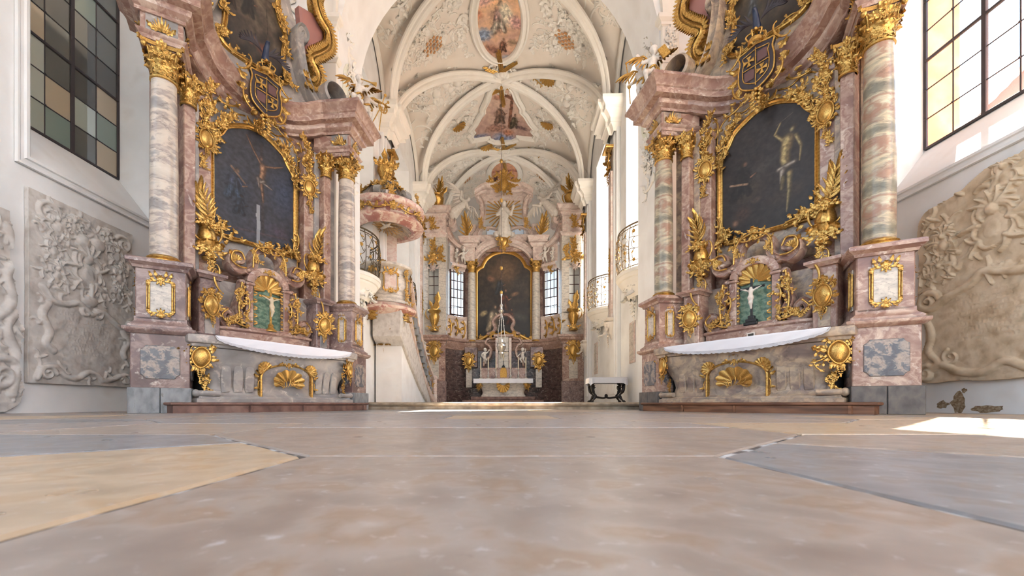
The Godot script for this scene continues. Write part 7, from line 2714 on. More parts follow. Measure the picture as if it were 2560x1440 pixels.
	for q: Array in [[0.42, 1.05, 0.45], [0.5, 1.05, 0.45], [0.52, 1.0, 0.42], [0.62, 0.98, 0.4], [0.78, 1.02, 0.42], [0.94, 1.15, 0.5], [1.05, 1.28, 0.56], [1.1, 1.3, 0.58], [1.22, 1.32, 0.6]]:
		var row := PackedVector3Array()
		for i in 36:
			var a := TAU * i / 36
			row.append(Vector3(signf(cos(a)) * pow(absf(cos(a)), 0.25) * q[1], q[0], signf(sin(a)) * pow(absf(sin(a)), 0.3) * q[2]))
		rows.append(row)
	m.grid(rows, true)
	m.box(Vector3(0, 1.19, 0), Vector3(2.66, 0.08, 1.2), 0.02)
	part(T, "body", m.mesh(), M.marble_cream)
	part(T, "gilded_shell", shell_mesh(9, 200.0, 0.15, 0.2), M.gold_dull, Transform3D(Basis(Vector3.BACK, PI).scaled_local(Vector3(0.36, 0.42, 0.5)), Vector3(0, 1.02, 0.5)))
	for s: float in [-1.0, 1.0]:
		part(T, "corner_cartouche", L.cartouche_0, M.gold, at2(s * 1.1, 0.98, 0.46, s * 12, 0.42, s * 30))
	m = MB.new()
	m.box(Vector3(0, 1.25, 0), Vector3(2.74, 0.02, 1.24), 0.005)
	var hang := [PackedVector3Array(), PackedVector3Array(), PackedVector3Array()]
	for i in 61:
		var x := -1.37 + 2.74 * i / 60.0
		for k in 3:
			hang[k].append(Vector3(x, 1.26 - 0.1 * k - 0.012 * (k / 2) * absf(sin(i * 0.8)), 0.625 + 0.008 * sin(i * 0.7) * k))
	m.grid(hang)
	for s: float in [-1.0, 1.0]:
		m.quad(Vector3(s * 1.37, 1.26, -0.6), Vector3(s * 1.37, 1.26, 0.62), Vector3(s * 1.375, 1.04, 0.62), Vector3(s * 1.375, 1.04, -0.6))
	solo("high_altar_cloth", "white lace edged cloth over the high altar table", "altar cloth", m.mesh(), M.linen, C * at3(0, 0, -19.9))
	var stp := thing("high_altar_steps", "two dark red steps in front of the high altar table", "steps", C * at3(0, 0, -19.9))
	part(stp, "lower_step", box_mesh(Vector3(3.6, 0.15, 2.2), 0.02, Vector3(0, 0.2, 0.3)), M.step_red)
	part(stp, "upper_step", box_mesh(Vector3(2.9, 0.15, 1.6), 0.02, Vector3(0, 0.35, 0.2)), M.step_red)
	# tabernacle of the high altar
	var tb := thing("tabernacle", "rose marble tabernacle with scrolled crown on the high altar table", "tabernacle", C * at3(0, 1.26, -20.15))
	m = MB.new()
	m.box(Vector3(0, 0.28, 0), Vector3(2.2, 0.56, 0.3), 0.02)
	part(tb, "base", m.mesh(), M.marble_rose)
	m = MB.new()
	m.box(Vector3(0, 1.3, -0.05), Vector3(0.5, 1.6, 0.2), 0.015)
	part(tb, "niche_panel", m.mesh(), M.marble_cream)
	m = MB.new()
	m.prism(mirror_outline(smooth(pv([0.0, 0.1, 0.15, 0.1, 0.15, 0.42, 0.1, 0.54, 0.0, 0.58]), 3)), 0.15, 0.17, 0.005)
	part(tb, "door", m.mesh(), M.gold_dull)
	for s: float in [-1.0, 1.0]:
		m = MB.new()
		m.box(Vector3(s * 0.32, 1.25, 0.05), Vector3(0.13, 1.5, 0.16), 0.015)
		part(tb, "niche_pilaster", m.mesh(), M.marble_blush)
		part(tb, "side_scroll", thick_scroll(smooth(pv([s * 0.45, 2.0, s * 0.75, 1.95, s * 0.85, 1.75, s * 0.7, 1.65, s * 0.6, 1.45, s * 0.66, 1.1, s * 0.9, 0.9, s * 0.95, 0.66]), 4), 0.14, 0.2, 0.7), M.marble_rose)
		part(tb, "crown_scroll", thick_scroll(smooth(pv([s * 0.75, 2.2, s * 0.5, 2.3, s * 0.4, 2.5, s * 0.5, 2.75, s * 0.4, 2.95, s * 0.2, 3.1, 0.0, 3.12]), 4), 0.16, 0.2, 0.8), M.marble_rose)
		part(tb, "gilded_trim", L.rocaille_0, M.gold_dull, at2(s * 0.55, 2.15, 0.12, s * 30, 0.35))
		var pu := thing("cherub", "white cherub on the tabernacle scroll facing the %s side" % ["pulpit", "table"][int(s > 0)], "statue", C * Transform3D(Basis(Vector3.UP, -s * 0.7) * Basis.from_scale(Vector3.ONE * 0.72), Vector3(s * 0.92, 2.02, -20.0)), "cherubs beside the tabernacle")
		part(pu, "body", L.putto_fly, M.figure_white)
	m = MB.new()
	m.box(Vector3(0, 2.1, 0.0), Vector3(0.95, 0.12, 0.3), 0.02)
	part(tb, "cornice", m.mesh(), M.marble_rose)
	make_crucifix("tabernacle_crucifix", "small dark crucifix in the tabernacle niche of the high altar", C * at3(0, 1.82, -19.92), M.black_paint, M.ivory, M.black_paint, 0.95, false)
	# candlesticks
	var stick := MB.new()
	stick.lathe(pv([0.0, 0.0, 0.1, 0.0, 0.105, 0.02, 0.06, 0.05, 0.03, 0.08, 0.045, 0.12, 0.06, 0.16, 0.03, 0.2, 0.02, 0.26, 0.03, 0.3, 0.018, 0.34, 0.025, 0.4, 0.05, 0.43, 0.055, 0.45, 0.0, 0.45]), 14)
	var stick_m := stick.mesh()
	var candle := MB.new()
	candle.lathe(pv([0.026, 0.45, 0.025, 0.98, 0.018, 1.0, 0.0, 1.0]), 10)
	candle.tube(pv3([0, 0.99, 0, 0.003, 1.03, 0]), 0.004, 4)
	var candle_m := candle.mesh()
	for i in 6:
		var x: float = [-1.05, -0.7, -0.34, 0.34, 0.7, 1.05][i]
		var c := thing("candlestick", "silver candlestick with cream candle, %s from the tabernacle on the %s side" % [["third", "second", "first", "first", "second", "third"][i], "pulpit" if i < 3 else "table"], "candlestick", C * at3(x, 1.261, -19.55), "candlesticks on the high altar")
		part(c, "stick", stick_m, M.silver)
		part(c, "candle", candle_m, M.wax)

func build_sanctuary_lamp() -> void:
	var C := ch()
	var t := thing("sanctuary_lamp", "silver sanctuary lamp hanging on a long wire with gilded balls", "lamp", C * at3(0, 0.0, -16.1))
	var m := MB.new()
	m.lathe(pv([0.0, 1.84, 0.03, 1.88, 0.05, 1.95, 0.1, 2.02, 0.08, 2.08, 0.15, 2.2, 0.19, 2.3, 0.15, 2.38, 0.17, 2.42, 0.1, 2.46, 0.08, 2.56, 0.0, 2.56]), 20, 0, TAU, 10, 0.05)
	part(t, "bowl", m.mesh(), M.silver)
	var o := OB.new()
	for i in 3:
		var b := Basis(Vector3.UP, TAU * i / 3)
		o.put(L.cs, Transform3D((b * Basis(Vector3.UP, PI / 2) * Basis(Vector3.BACK, 1.4)).scaled_local(Vector3.ONE * 0.26), b * Vector3(0, 2.32, 0.2)))
	part(t, "leaf_trim", o.mesh(), M.silver)
	m = MB.new()
	for i in 3:
		var a := TAU * i / 3
		m.tube(smooth3(pv3([sin(a) * 0.19, 2.36, cos(a) * 0.19, sin(a) * 0.13, 2.9, cos(a) * 0.13, sin(a) * 0.06, 3.4, cos(a) * 0.06, 0, 3.62, 0]), 6), 0.012, 5)
		for k in 5:
			m.ball(Vector3(sin(a) * (0.185 - 0.025 * k), 2.5 + k * 0.2, cos(a) * (0.185 - 0.025 * k)), Vector3.ONE * 0.025, 6, 4)
	part(t, "chains", m.mesh(), M.silver)
	m = MB.new()
	m.lathe(pv([0.0, 3.55, 0.08, 3.6, 0.11, 3.66, 0.05, 3.72, 0.04, 3.8, 0.07, 3.86, 0.02, 3.95, 0.02, 4.2, 0.05, 4.3, 0.02, 4.4, 0.0, 4.42]), 14)
	part(t, "crown", m.mesh(), M.silver)
	m = MB.new()
	m.tube(pv3([0, 4.4, 0, 0, 12.45, 0]), 0.007, 5)
	part(t, "wire", m.mesh(), M.lead)
	for y: float in [4.36, 5.3, 6.4, 7.9, 9.4, 12.2]:
		m = MB.new()
		m.ball(Vector3(0, y, 0), Vector3(0.06, 0.085, 0.06), 10, 7)
		part(t, "gilded_ball", m.mesh(), M.gold)
# ---------------------------------------------------------------- pulpit on the chancel wall
func build_pulpit() -> void:
	var C := ch()
	var base := C * at3(-3.5, 0, -12.9, 28.0) * Transform3D(Basis.from_scale(Vector3(1.16, 1.0, 1.16)), Vector3.ZERO)
	var P := thing("pulpit", "marble and gilded pulpit with curved stair beside the side altar", "pulpit", base)
	var m := MB.new()
	# basket: rounded body on a swelling base
	m.lathe(pv([0.62, 3.1, 0.66, 3.12, 0.66, 3.2, 0.62, 3.24, 0.6, 3.3, 0.6, 4.1, 0.62, 4.14, 0.68, 4.18, 0.7, 4.2, 0.7, 4.27, 0.55, 4.28]), 40)
	part(P, "basket", m.mesh(), M.marble_cream)
	m = MB.new()
	m.lathe(pv([0.2, 2.3, 0.26, 2.34, 0.28, 2.42, 0.24, 2.5, 0.3, 2.62, 0.5, 2.76, 0.7, 2.84, 0.78, 2.9, 0.8, 2.98, 0.74, 3.06, 0.64, 3.11]), 40)
	part(P, "basket_base", m.mesh(), M.marble_red)
	m = MB.new()
	m.lathe(pv([0.0, 1.7, 0.04, 1.75, 0.08, 1.85, 0.2, 2.0, 0.27, 2.18, 0.28, 2.28, 0.22, 2.32]), 28)
	part(P, "pendant_boss", m.mesh(), M.marble_rose)
	for i in 5:
		var a := deg_to_rad(-84.0 + 42.0 * i)
		var fr := Transform3D(Basis(Vector3.UP, a), Vector3(sin(a) * 0.61, 3.72, cos(a) * 0.61))
		if i % 2 == 0:
			var pl := part(P, "rose_panel", box_mesh(Vector3(0.3, 0.5, 0.03), 0.008), M.marble_blush, fr)
			part(pl, "gilded_panel_frame", panel_frame(0.34, 0.62), M.gold, at3(0, 0, 0.02))
		else:
			var o := OB.new()
			o.at(L.rocaille_0, 0, 0.28, 0, 0.34, 0.03)
			o.at(L.rocaille_1, 0, -0.36, 0, 0.36, 0.04)
			o.at(L.curl, 0.0, 0.0, 90, 0.4, 0.02)
			part(P, "gilded_corner", o.mesh(), M.gold, fr)
		var o2 := OB.new()
		o2.at(L.acanthus, 0, 0, 180, 0.4, 0.05)
		o2.at(L.rocaille_2, 0, 0.05, 0, 0.34, 0.05)
		part(P, "gilded_bracket_leaf", o2.mesh(), M.gold, Transform3D(Basis(Vector3.UP, a), Vector3(sin(a) * (0.62 if i % 2 else 0.4), 2.86 if i % 2 else 2.62, cos(a) * (0.62 if i % 2 else 0.4))))
		part(P, "gilded_boss_leaf", L.acanthus, M.gold, Transform3D((Basis(Vector3.UP, a) * Basis(Vector3.BACK, PI)).scaled_local(Vector3.ONE * 0.4), Vector3(sin(a) * 0.22, 2.2, cos(a) * 0.22)))
	part(P, "gilded_pendant", L.pendant, M.gold, at2(0, 1.9, 0.12, 0, 0.36))
	# back panel
	m = MB.new()
	m.box(Vector3(0, 4.9, -0.5), Vector3(0.8, 1.9, 0.08), 0.01)
	part(P, "back_panel", m.mesh(), M.marble_blush)
	part(P, "gilded_drapery", L.rocaille_1, M.gold, at2(-0.52, 5.1, -0.38, 0, 1.1))
	part(P, "gilded_drapery", L.pendant, M.gold, at2(-0.52, 4.9, -0.36, 0, 0.9))
	# sounding board
	m = MB.new()
	m.lathe(pv([0.62, 5.5, 0.68, 5.42, 0.76, 5.4, 0.98, 5.52, 1.0, 5.56, 0.97, 5.62, 0.9, 5.66, 0.88, 5.72, 0.9, 5.86, 0.94, 5.9, 1.0, 5.94, 1.02, 5.98, 1.02, 6.06, 0.98, 6.1, 0.6, 6.16, 0.3, 6.2, 0.0, 6.22]), 48)
	var cb := part(P, "sounding_board", m.mesh(), M.marble_red)
	m = MB.new()
	m.lathe(pv([0.66, 5.44, 0.62, 5.5, 0.4, 5.62, 0.2, 5.66, 0.0, 5.68]), 40, 0, TAU, 16, 0.03)
	part(cb, "underside", m.mesh(), M.marble_ochre)
	for i in 20:
		var a := TAU * i / 20.0
		part(cb, "gilded_ray", box_mesh(Vector3(0.02, 0.012, 0.26 + 0.12 * (i % 2)), 0.004, Vector3(0, 0, 0.28)), M.gold_dull, Transform3D(Basis(Vector3.UP, a) * Basis(Vector3.RIGHT, 0.25), Vector3(0, 5.64, 0)))
	var dove := skin([cap(0, 0, -0.12, 0, 0, 0.08, 0.05, 0.04), cap(0, 0.01, 0.08, 0, 0.01, 0.15, 0.035, 0.03), cap(0, 0.01, 0.16, 0, 0, 0.2, 0.012, 0.005), cap(-0.04, 0.01, 0, -0.26, 0.03, 0.04, 0.035, 0.015), cap(0.04, 0.01, 0, 0.26, 0.03, 0.04, 0.035, 0.015), cap(0, 0, -0.12, 0, 0, -0.24, 0.03, 0.04)], 0.016, 90.0)
	part(cb, "dove", dove, M.figure_white, at3(0, 5.58, 0.1, 20))
	for i in 9:
		var a := deg_to_rad(-100.0 + 25.0 * i)
		part(cb, "gilded_lambrequin", L.sprig if i % 2 else L.crest, M.gold, Transform3D(Basis(Vector3.UP, a).scaled_local(Vector3.ONE * 0.42), Vector3(sin(a) * 0.92, 5.78, cos(a) * 0.92)))
	# crown of the sounding board
	for i in 4:
		var a := deg_to_rad(-75.0 + 50.0 * i)
		var q := Basis(Vector3.UP, a) * Basis(Vector3.UP, -PI / 2)
		part(cb, "crown_scroll", thick_scroll(smooth(pv([0.82, 6.1, 0.9, 6.22, 0.8, 6.34, 0.68, 6.26, 0.6, 6.3, 0.45, 6.5, 0.3, 6.78, 0.14, 6.9]), 4), 0.13, 0.18, 0.8), M.marble_ash, Transform3D(q, Vector3.ZERO))
		part(cb, "gilded_crown_leaf", L.rocaille_0, M.gold, Transform3D((Basis(Vector3.UP, a) * Basis(Vector3.RIGHT, -0.7)).scaled_local(Vector3.ONE * 0.6), Vector3(sin(a) * 0.55, 6.55, cos(a) * 0.55)))
		part(cb, "gilded_edge_flower", L.rocaille_2, M.gold, Transform3D(Basis(Vector3.UP, a + 0.4).scaled_local(Vector3.ONE * 0.36), Vector3(sin(a + 0.4) * 0.92, 6.2, cos(a + 0.4) * 0.92)))
	m = MB.new()
	m.lathe(pv([0.08, 6.8, 0.15, 6.84, 0.15, 6.9, 0.1, 6.95, 0.14, 7.08, 0.21, 7.26, 0.2, 7.4, 0.14, 7.46]), 20, 0, TAU, 8, 0.08)
	var top := part(P, "gilded_finial", m.mesh(), M.gold)
	var o := OB.new()
	for i in 5:
		o.at(L.leaf, (i - 2) * 0.07, 7.4, -(i - 2) * 22, 0.3, 0.05)
	o.at(L.flame, 0, 7.5, 4, 0.5, 0)
	o.at(L.rocaille_1, 0.02, 7.15, 0, 0.5, 0.16)
	part(top, "flames", o.mesh(), M.gold)
	# stair: stone steps along the wall, curved stringer, pierced balustrade
	var S := thing("pulpit_stair", "stone stair with white wall and pierced gilded balustrade leading to the pulpit", "stairs", C)
	for i in 13:
		var t := i / 12.0
		var z := -17.3 + 0.27 * i
		part(S, "step", box_mesh(Vector3(0.95, 0.22 + 0.01 * i, 0.32), 0.012, Vector3(-3.28, 0.24 + 0.215 * i, z)), M.plinth_stone)
	m = MB.new()
	m.T = Transform3D(Basis(Vector3(0, 0, -1), Vector3(0, 1, 0), Vector3(1, 0, 0)), Vector3(-2.95, 0, 0))
	m.prism(pv([16.6, 0.13, 15.6, 0.6, 14.2, 1.3, 12.7, 2.2, 12.7, 0.13]), -0.8, 0.0, 0.0)
	part(S, "white_string_wall", m.mesh(), M.plaster)
	m = MB.new()
	m.T = Transform3D(Basis(Vector3(0, 0, -1), Vector3(0, 1, 0), Vector3(1, 0, 0)), Vector3(-2.86, 0, 0))
	m.prism(pv([16.95, 0.13, 16.0, 0.8, 15.0, 1.5, 14.0, 2.15, 12.7, 3.0, 12.3, 2.9, 12.3, 2.1, 12.8, 1.8, 13.4, 1.45, 14.2, 1.05, 15.0, 0.65, 16.0, 0.25, 16.4, 0.13]), -0.85, 0.0, 0.02)
	part(S, "timber_soffit", m.mesh(), M.sandstone)
	m = MB.new()
	var st := PackedVector3Array()
	var hr := PackedVector3Array()
	for i in 19:
		var t := i / 18.0
		var x := -2.8 - 0.12 * sin(t * PI)
		st.append(Vector3(x, 0.2 + 2.85 * pow(t, 1.1), -17.1 + 4.2 * t))
		hr.append(Vector3(x, 1.05 + 2.95 * pow(t, 1.05), -17.2 + 4.1 * t))
	m.sweep(st, pv([-0.06, -0.12, 0.06, -0.12, 0.07, 0.0, 0.06, 0.12, -0.06, 0.12]), Vector3.UP, false, true)
	part(S, "stringer", m.mesh(), M.marble_blush)
	m = MB.new()
	m.sweep(hr, pv([-0.06, -0.03, 0.06, -0.03, 0.08, 0.02, 0.05, 0.06, -0.05, 0.06, -0.08, 0.02]), Vector3.UP, false, true)
	part(S, "handrail", m.mesh(), M.marble_blush)
	m = MB.new()
	m.lathe(pv([0.1, 0.13, 0.1, 1.1, 0.13, 1.14, 0.13, 1.2, 0.06, 1.26, 0.0, 1.28]), 16)
	part(S, "newel", m.mesh(), M.marble_blush, at3(-2.78, 0, -17.2))
	for i in 8:
		var t := (i + 0.5) / 8.0
		var k := int(t * 18)
		var p := st[k].lerp(hr[k], 0.5)
		o = OB.new()
		o.at(L.cs, 0.0, 0.12, 80, 0.4, 0.0)
		o.at(L.ss, 0.0, -0.15, 100, 0.42, 0.0)
		o.at(L.leaf, 0.05, 0.0, -30, 0.25, 0.02)
		o.at(L.leaf, -0.05, -0.05, 150, 0.25, 0.02)
		part(S, "pierced_scroll", o.mesh(), M.gold_dull, Transform3D(Basis(Vector3.UP, PI / 2), p))
# ---------------------------------------------------------------- epitaphs and loose furnishings
class Relief:
	# height field in metres on a w by h slab
	var w: float
	var h: float
	var c: float
	var nx: int
	var ny: int
	var z := PackedFloat32Array()
	func _init(w_: float, h_: float, cell: float) -> void:
		w = w_
		h = h_
		c = cell
		nx = int(w / c) + 1
		ny = int(h / c) + 1
		z.resize(nx * ny)
	func ridge(p: PackedVector2Array, r: float, up: float, taper := 1.0) -> void:
		var n := p.size()
		for i in n - 1:
			var a := p[i]
			var b := p[i + 1]
			var rr := r * lerpf(1.0, taper, float(i) / n)
			var lo := (a.min(b) - Vector2(rr, rr)) / c
			var hi := (a.max(b) + Vector2(rr, rr)) / c
			var ab := b - a
			var l2 := maxf(ab.length_squared(), 1e-9)
			for y in range(maxi(0, int(lo.y)), mini(ny, int(hi.y) + 2)):
				for x in range(maxi(0, int(lo.x)), mini(nx, int(hi.x) + 2)):
					var q := Vector2(x, y) * c - a
					var d := (q - ab * clampf(q.dot(ab) / l2, 0, 1)).length() / rr
					if d < 1.0:
						var v := up * sqrt(1.0 - d * d)
						var k := y * nx + x
						if up > 0.0:
							z[k] = maxf(z[k], v)
						else:
							z[k] = minf(z[k], z[k] + v * 0.5)
	func dome(at: Vector2, rx: float, ry: float, up: float, ang := 0.0, flat := 0.5) -> void:
		var r := maxf(rx, ry)
		for y in range(maxi(0, int((at.y - r) / c)), mini(ny, int((at.y + r) / c) + 2)):
			for x in range(maxi(0, int((at.x - r) / c)), mini(nx, int((at.x + r) / c) + 2)):
				var q := (Vector2(x, y) * c - at).rotated(-ang)
				var d := Vector2(q.x / rx, q.y / ry).length()
				if d < 1.0:
					z[y * nx + x] = maxf(z[y * nx + x], up * pow(1.0 - d * d, flat))
	func leafy(at: Vector2, ang: float, s: float, up: float) -> void:
		# three curling lobes
		for i in 3:
			var bend := (i - 1) * 1.1 + 0.35
			var p := PackedVector2Array()
			var q := at
			var a := ang + (i - 1) * 0.55
			for k in 8:
				p.append(q)
				a += bend * 0.22
				q += Vector2(cos(a), sin(a)) * s * 0.135
			ridge(p, s * 0.17, up * (1.0 - 0.2 * absf(i - 1.0)), 0.45)
	func volute(at: Vector2, r: float, a0: float, turns: float, wid: float, up: float) -> void:
		var p := PackedVector2Array()
		for i in 30:
			var t := i / 29.0
			var a := a0 + t * TAU * turns
			p.append(at + Vector2(cos(a), sin(a)) * r * (1.0 - 0.8 * t))
		ridge(p, wid, up, 0.5)
	func arms(at: Vector2, s: float, up: float) -> void:
		# shield with helmet and plumes
		dome(at, s * 0.32, s * 0.4, up * 0.7, 0.0, 0.25)
		dome(at + Vector2(0, s * 0.02), s * 0.2, s * 0.26, up, 0.0, 0.3)
		dome(at + Vector2(0, s * 0.5), s * 0.16, s * 0.17, up * 1.5)
		for i in 5:
			leafy(at + Vector2((i - 2) * s * 0.05, s * 0.58), PI / 2 - (i - 2) * 0.5, s * 0.42, up * 1.1)
		leafy(at + Vector2(s * 0.3, s * 0.2), 0.2, s * 0.45, up)
		leafy(at + Vector2(-s * 0.3, s * 0.2), PI - 0.2, s * 0.45, up)
		leafy(at + Vector2(s * 0.25, -s * 0.2), -0.7, s * 0.4, up)
		leafy(at + Vector2(-s * 0.25, -s * 0.2), PI + 0.7, s * 0.4, up)
	func mesh(poly: PackedVector2Array, thick: float) -> ArrayMesh:
		var nz := FastNoiseLite.new()
		nz.frequency = 6.0
		nz.fractal_octaves = 3
		var m := MB.new()
		var id := PackedInt32Array()
		id.resize(nx * ny)
		id.fill(-1)
		for y in ny:
			for x in nx:
				var p := Vector2(x, y) * c
				if Geometry2D.is_point_in_polygon(p, poly):
					id[y * nx + x] = m.v.size()
					m.v.append(Vector3(p.x, p.y, thick + z[y * nx + x] * 0.85 + nz.get_noise_2d(p.x, p.y) * 0.006))
		for y in ny - 1:
			for x in nx - 1:
				var a := id[y * nx + x]
				var b := id[y * nx + x + 1]
				var d := id[(y + 1) * nx + x]
				var e := id[(y + 1) * nx + x + 1]
				if a >= 0 and b >= 0 and d >= 0 and e >= 0:
					m.ix.append_array(PackedInt32Array([a, d, b, b, d, e]))
		m.prism(poly, 0.0, thick - 0.004, 0.004)
		return m.mesh()

func inscription(r: Relief, x0: float, x1: float, y1: float, lines: int, dy: float) -> void:
	for k in lines:
		var y := y1 - k * dy
		var inset := 0.06 * absf(sin(k * 1.7)) + 0.03 * k * 0.4
		var x := x0 + inset
		while x < x1 - inset:
			var wd := rng.randf_range(0.02, 0.05)
			for i in 2:
				r.ridge(PackedVector2Array([Vector2(x + i * 0.012, y), Vector2(x + i * 0.012 + 0.004, y + 0.026)]), 0.008, -0.007)
			x += wd

func build_furnishings() -> void:
	rng.seed = 314
	# big epitaph on the wall beside the dull window: x runs along the wall away from the viewer
	var W := 1.36
	var H := 2.23
	var r := Relief.new(W, H, 0.0085)
	r.arms(Vector2(0.68, 1.42), 0.42, 0.045)
	r.dome(Vector2(0.62, 1.85), 0.1, 0.09, 0.06)
	r.dome(Vector2(0.82, 1.87), 0.1, 0.09, 0.06)
	for q: Array in [[0.3, 1.88, 0.24], [0.26, 1.58, 0.2], [0.3, 1.3, 0.2], [1.1, 1.8, 0.22], [1.14, 1.52, 0.2], [1.12, 1.26, 0.18], [0.5, 1.98, 0.16], [0.95, 2.0, 0.16]]:
		r.arms(Vector2(q[0], q[1]), q[2], 0.036)
	for i in 60:
		r.leafy(Vector2(rng.randf_range(0.05, W - 0.05), rng.randf_range(1.1, H - 0.1)), rng.randf() * TAU, rng.randf_range(0.08, 0.16), rng.randf_range(0.015, 0.032))
	r.volute(Vector2(0.2, 2.02), 0.14, 0.5, 1.3, 0.03, 0.04)
	r.volute(Vector2(1.2, 2.02), 0.12, 2.5, -1.3, 0.028, 0.04)
	r.ridge(PackedVector2Array([Vector2(0.72, 1.16), Vector2(0.72, 1.3)]), 0.035, 0.05)
	r.dome(Vector2(0.71, 1.1), 0.11, 0.08, 0.06)
	r.ridge(smooth(pv([0.14, 1.14, 0.26, 1.0, 0.42, 0.99, 0.56, 1.04, 0.66, 0.98, 0.74, 0.93, 0.82, 0.98, 0.94, 0.97, 1.08, 0.88, 1.22, 0.82, 1.3, 0.92]), 6), 0.035, 0.045)
	r.volute(Vector2(0.66, 0.95), 0.07, 1.2, 1.2, 0.025, 0.04)
	r.volute(Vector2(0.82, 0.94), 0.07, 2.0, -1.2, 0.025, 0.04)
	r.ridge(smooth(pv([0.2, 0.95, 0.14, 0.8, 0.22, 0.62, 0.18, 0.48, 0.26, 0.4]), 6), 0.045, 0.04)
	r.ridge(smooth(pv([1.2, 0.78, 1.28, 0.64, 1.2, 0.5, 1.22, 0.42]), 6), 0.04, 0.04)
	r.ridge(smooth(pv([0.08, 0.06, 0.14, 0.18, 0.28, 0.2, 0.4, 0.1, 0.55, 0.08, 0.68, 0.16, 0.8, 0.14, 0.9, 0.07, 1.05, 0.1, 1.16, 0.14, 1.28, 0.08]), 6), 0.035, 0.04)
	r.volute(Vector2(0.2, 0.12), 0.09, 0.0, 1.4, 0.025, 0.04)
	r.volute(Vector2(1.24, 0.1), 0.08, 3.0, -1.4, 0.025, 0.04)
	for i in 8:
		r.leafy(Vector2([0.08, 0.1, 1.28, 1.26, 0.4, 0.7, 0.95, 0.12][i], [0.3, 0.7, 0.3, 0.66, 0.2, 0.1, 0.18, 0.95][i]), i * 0.9, 0.12, 0.025)
	inscription(r, 0.34, 1.1, 0.86, 10, 0.052)
	var rect := PackedVector2Array()
	for q: Array in [[0.0, 0.0, 1, 0], [W, 0.0, 0, 1], [W, H, -1, 0], [0.0, H, 0, -1]]:
		for i in 10:
			rect.append(Vector2(q[0] + q[2] * W * i / 10.0, q[1] + q[3] * H * i / 10.0) + Vector2(rng.randf_range(-0.006, 0.006), rng.randf_range(-0.006, 0.006)))
	# frame whose x runs along -z on the wall at -5.4, facing +x
	solo("epitaph", "rectangular grey sandstone epitaph carved with coats of arms, skull and inscription", "epitaph", r.mesh(rect, 0.05), M.sandstone, Transform3D(Basis(Vector3(0, 0, -1), Vector3.UP, Vector3(1, 0, 0)), Vector3(-5.395, 0.35, -4.79)))
	# neighbour epitaph with a wavy edge
	r = Relief.new(1.3, 2.3, 0.0105)
	for i in 50:
		r.leafy(Vector2(rng.randf_range(0.6, 1.25), rng.randf_range(0.1, 2.2)), rng.randf() * TAU, rng.randf_range(0.1, 0.2), rng.randf_range(0.02, 0.035))
	r.volute(Vector2(1.05, 0.4), 0.2, 0.5, 1.4, 0.045, 0.05)
	r.ridge(smooth(pv([1.0, 1.0, 1.15, 1.2, 1.1, 1.5, 1.2, 1.7, 1.1, 2.0]), 6), 0.05, 0.05)
	r.ridge(smooth(pv([1.15, 0.2, 1.2, 0.6, 1.1, 0.9, 1.18, 1.1]), 6), 0.05, 0.05)
	var wavy := PackedVector2Array([Vector2(0, 0)])
	wavy.append_array(smooth(pv([1.1, 0.0, 1.24, 0.1, 1.26, 0.3, 1.2, 0.5, 1.24, 0.75, 1.26, 0.95, 1.18, 1.1, 1.2, 1.35, 1.14, 1.6, 1.15, 1.9, 1.14, 2.2]), 4))
	wavy.append(Vector2(0, 2.25))
	solo("epitaph", "grey sandstone epitaph with wavy scrolled edge next to the rectangular one", "epitaph", r.mesh(wavy, 0.06), M.sandstone, Transform3D(Basis(Vector3(0, 0, -1), Vector3.UP, Vector3(1, 0, 0)), Vector3(-5.395, 0.02, -3.46)))
	# tan epitaph under the bright window; x runs along +z towards the viewer
	W = 2.1
	H = 2.4
	r = Relief.new(W, H, 0.0095)
	r.arms(Vector2(0.85, 1.62), 0.46, 0.06)
	r.arms(Vector2(0.34, 1.62), 0.26, 0.045)
	r.arms(Vector2(1.4, 1.6), 0.34, 0.05)
	r.arms(Vector2(0.3, 1.3), 0.22, 0.04)
	r.arms(Vector2(0.95, 2.12), 0.26, 0.05)
	r.arms(Vector2(1.5, 2.1), 0.3, 0.05)
	for i in 60:
		r.leafy(Vector2(rng.randf_range(0.05, W), rng.randf_range(1.15, H)), rng.randf() * TAU, rng.randf_range(0.1, 0.2), rng.randf_range(0.02, 0.045))
	r.ridge(smooth(pv([0.06, 0.95, 0.2, 0.92, 0.4, 1.02, 0.62, 1.1, 0.75, 1.2, 0.9, 1.16, 1.2, 1.1, 1.6, 1.12, 2.0, 1.05]), 6), 0.045, 0.05)
	r.volute(Vector2(0.16, 1.0), 0.13, 0.2, 1.4, 0.04, 0.05)
	r.ridge(smooth(pv([0.1, 0.85, 0.2, 0.6, 0.16, 0.4, 0.28, 0.25]), 6), 0.04, 0.035)
	r.ridge(smooth(pv([0.1, 0.1, 0.3, 0.22, 0.5, 0.12, 0.75, 0.1, 0.95, 0.2, 1.2, 0.1, 1.5, 0.16, 1.8, 0.1]), 6), 0.045, 0.04)
	r.volute(Vector2(0.14, 0.12), 0.1, 1.0, 1.4, 0.035, 0.05)
	r.volute(Vector2(0.42, 0.3), 0.1, 2.0, 1.2, 0.02, 0.02)
	r.leafy(Vector2(0.85, 2.05), 1.0, 0.24, 0.05)
	inscription(r, 0.4, 1.9, 0.95, 9, 0.06)
	var lob := PackedVector2Array()
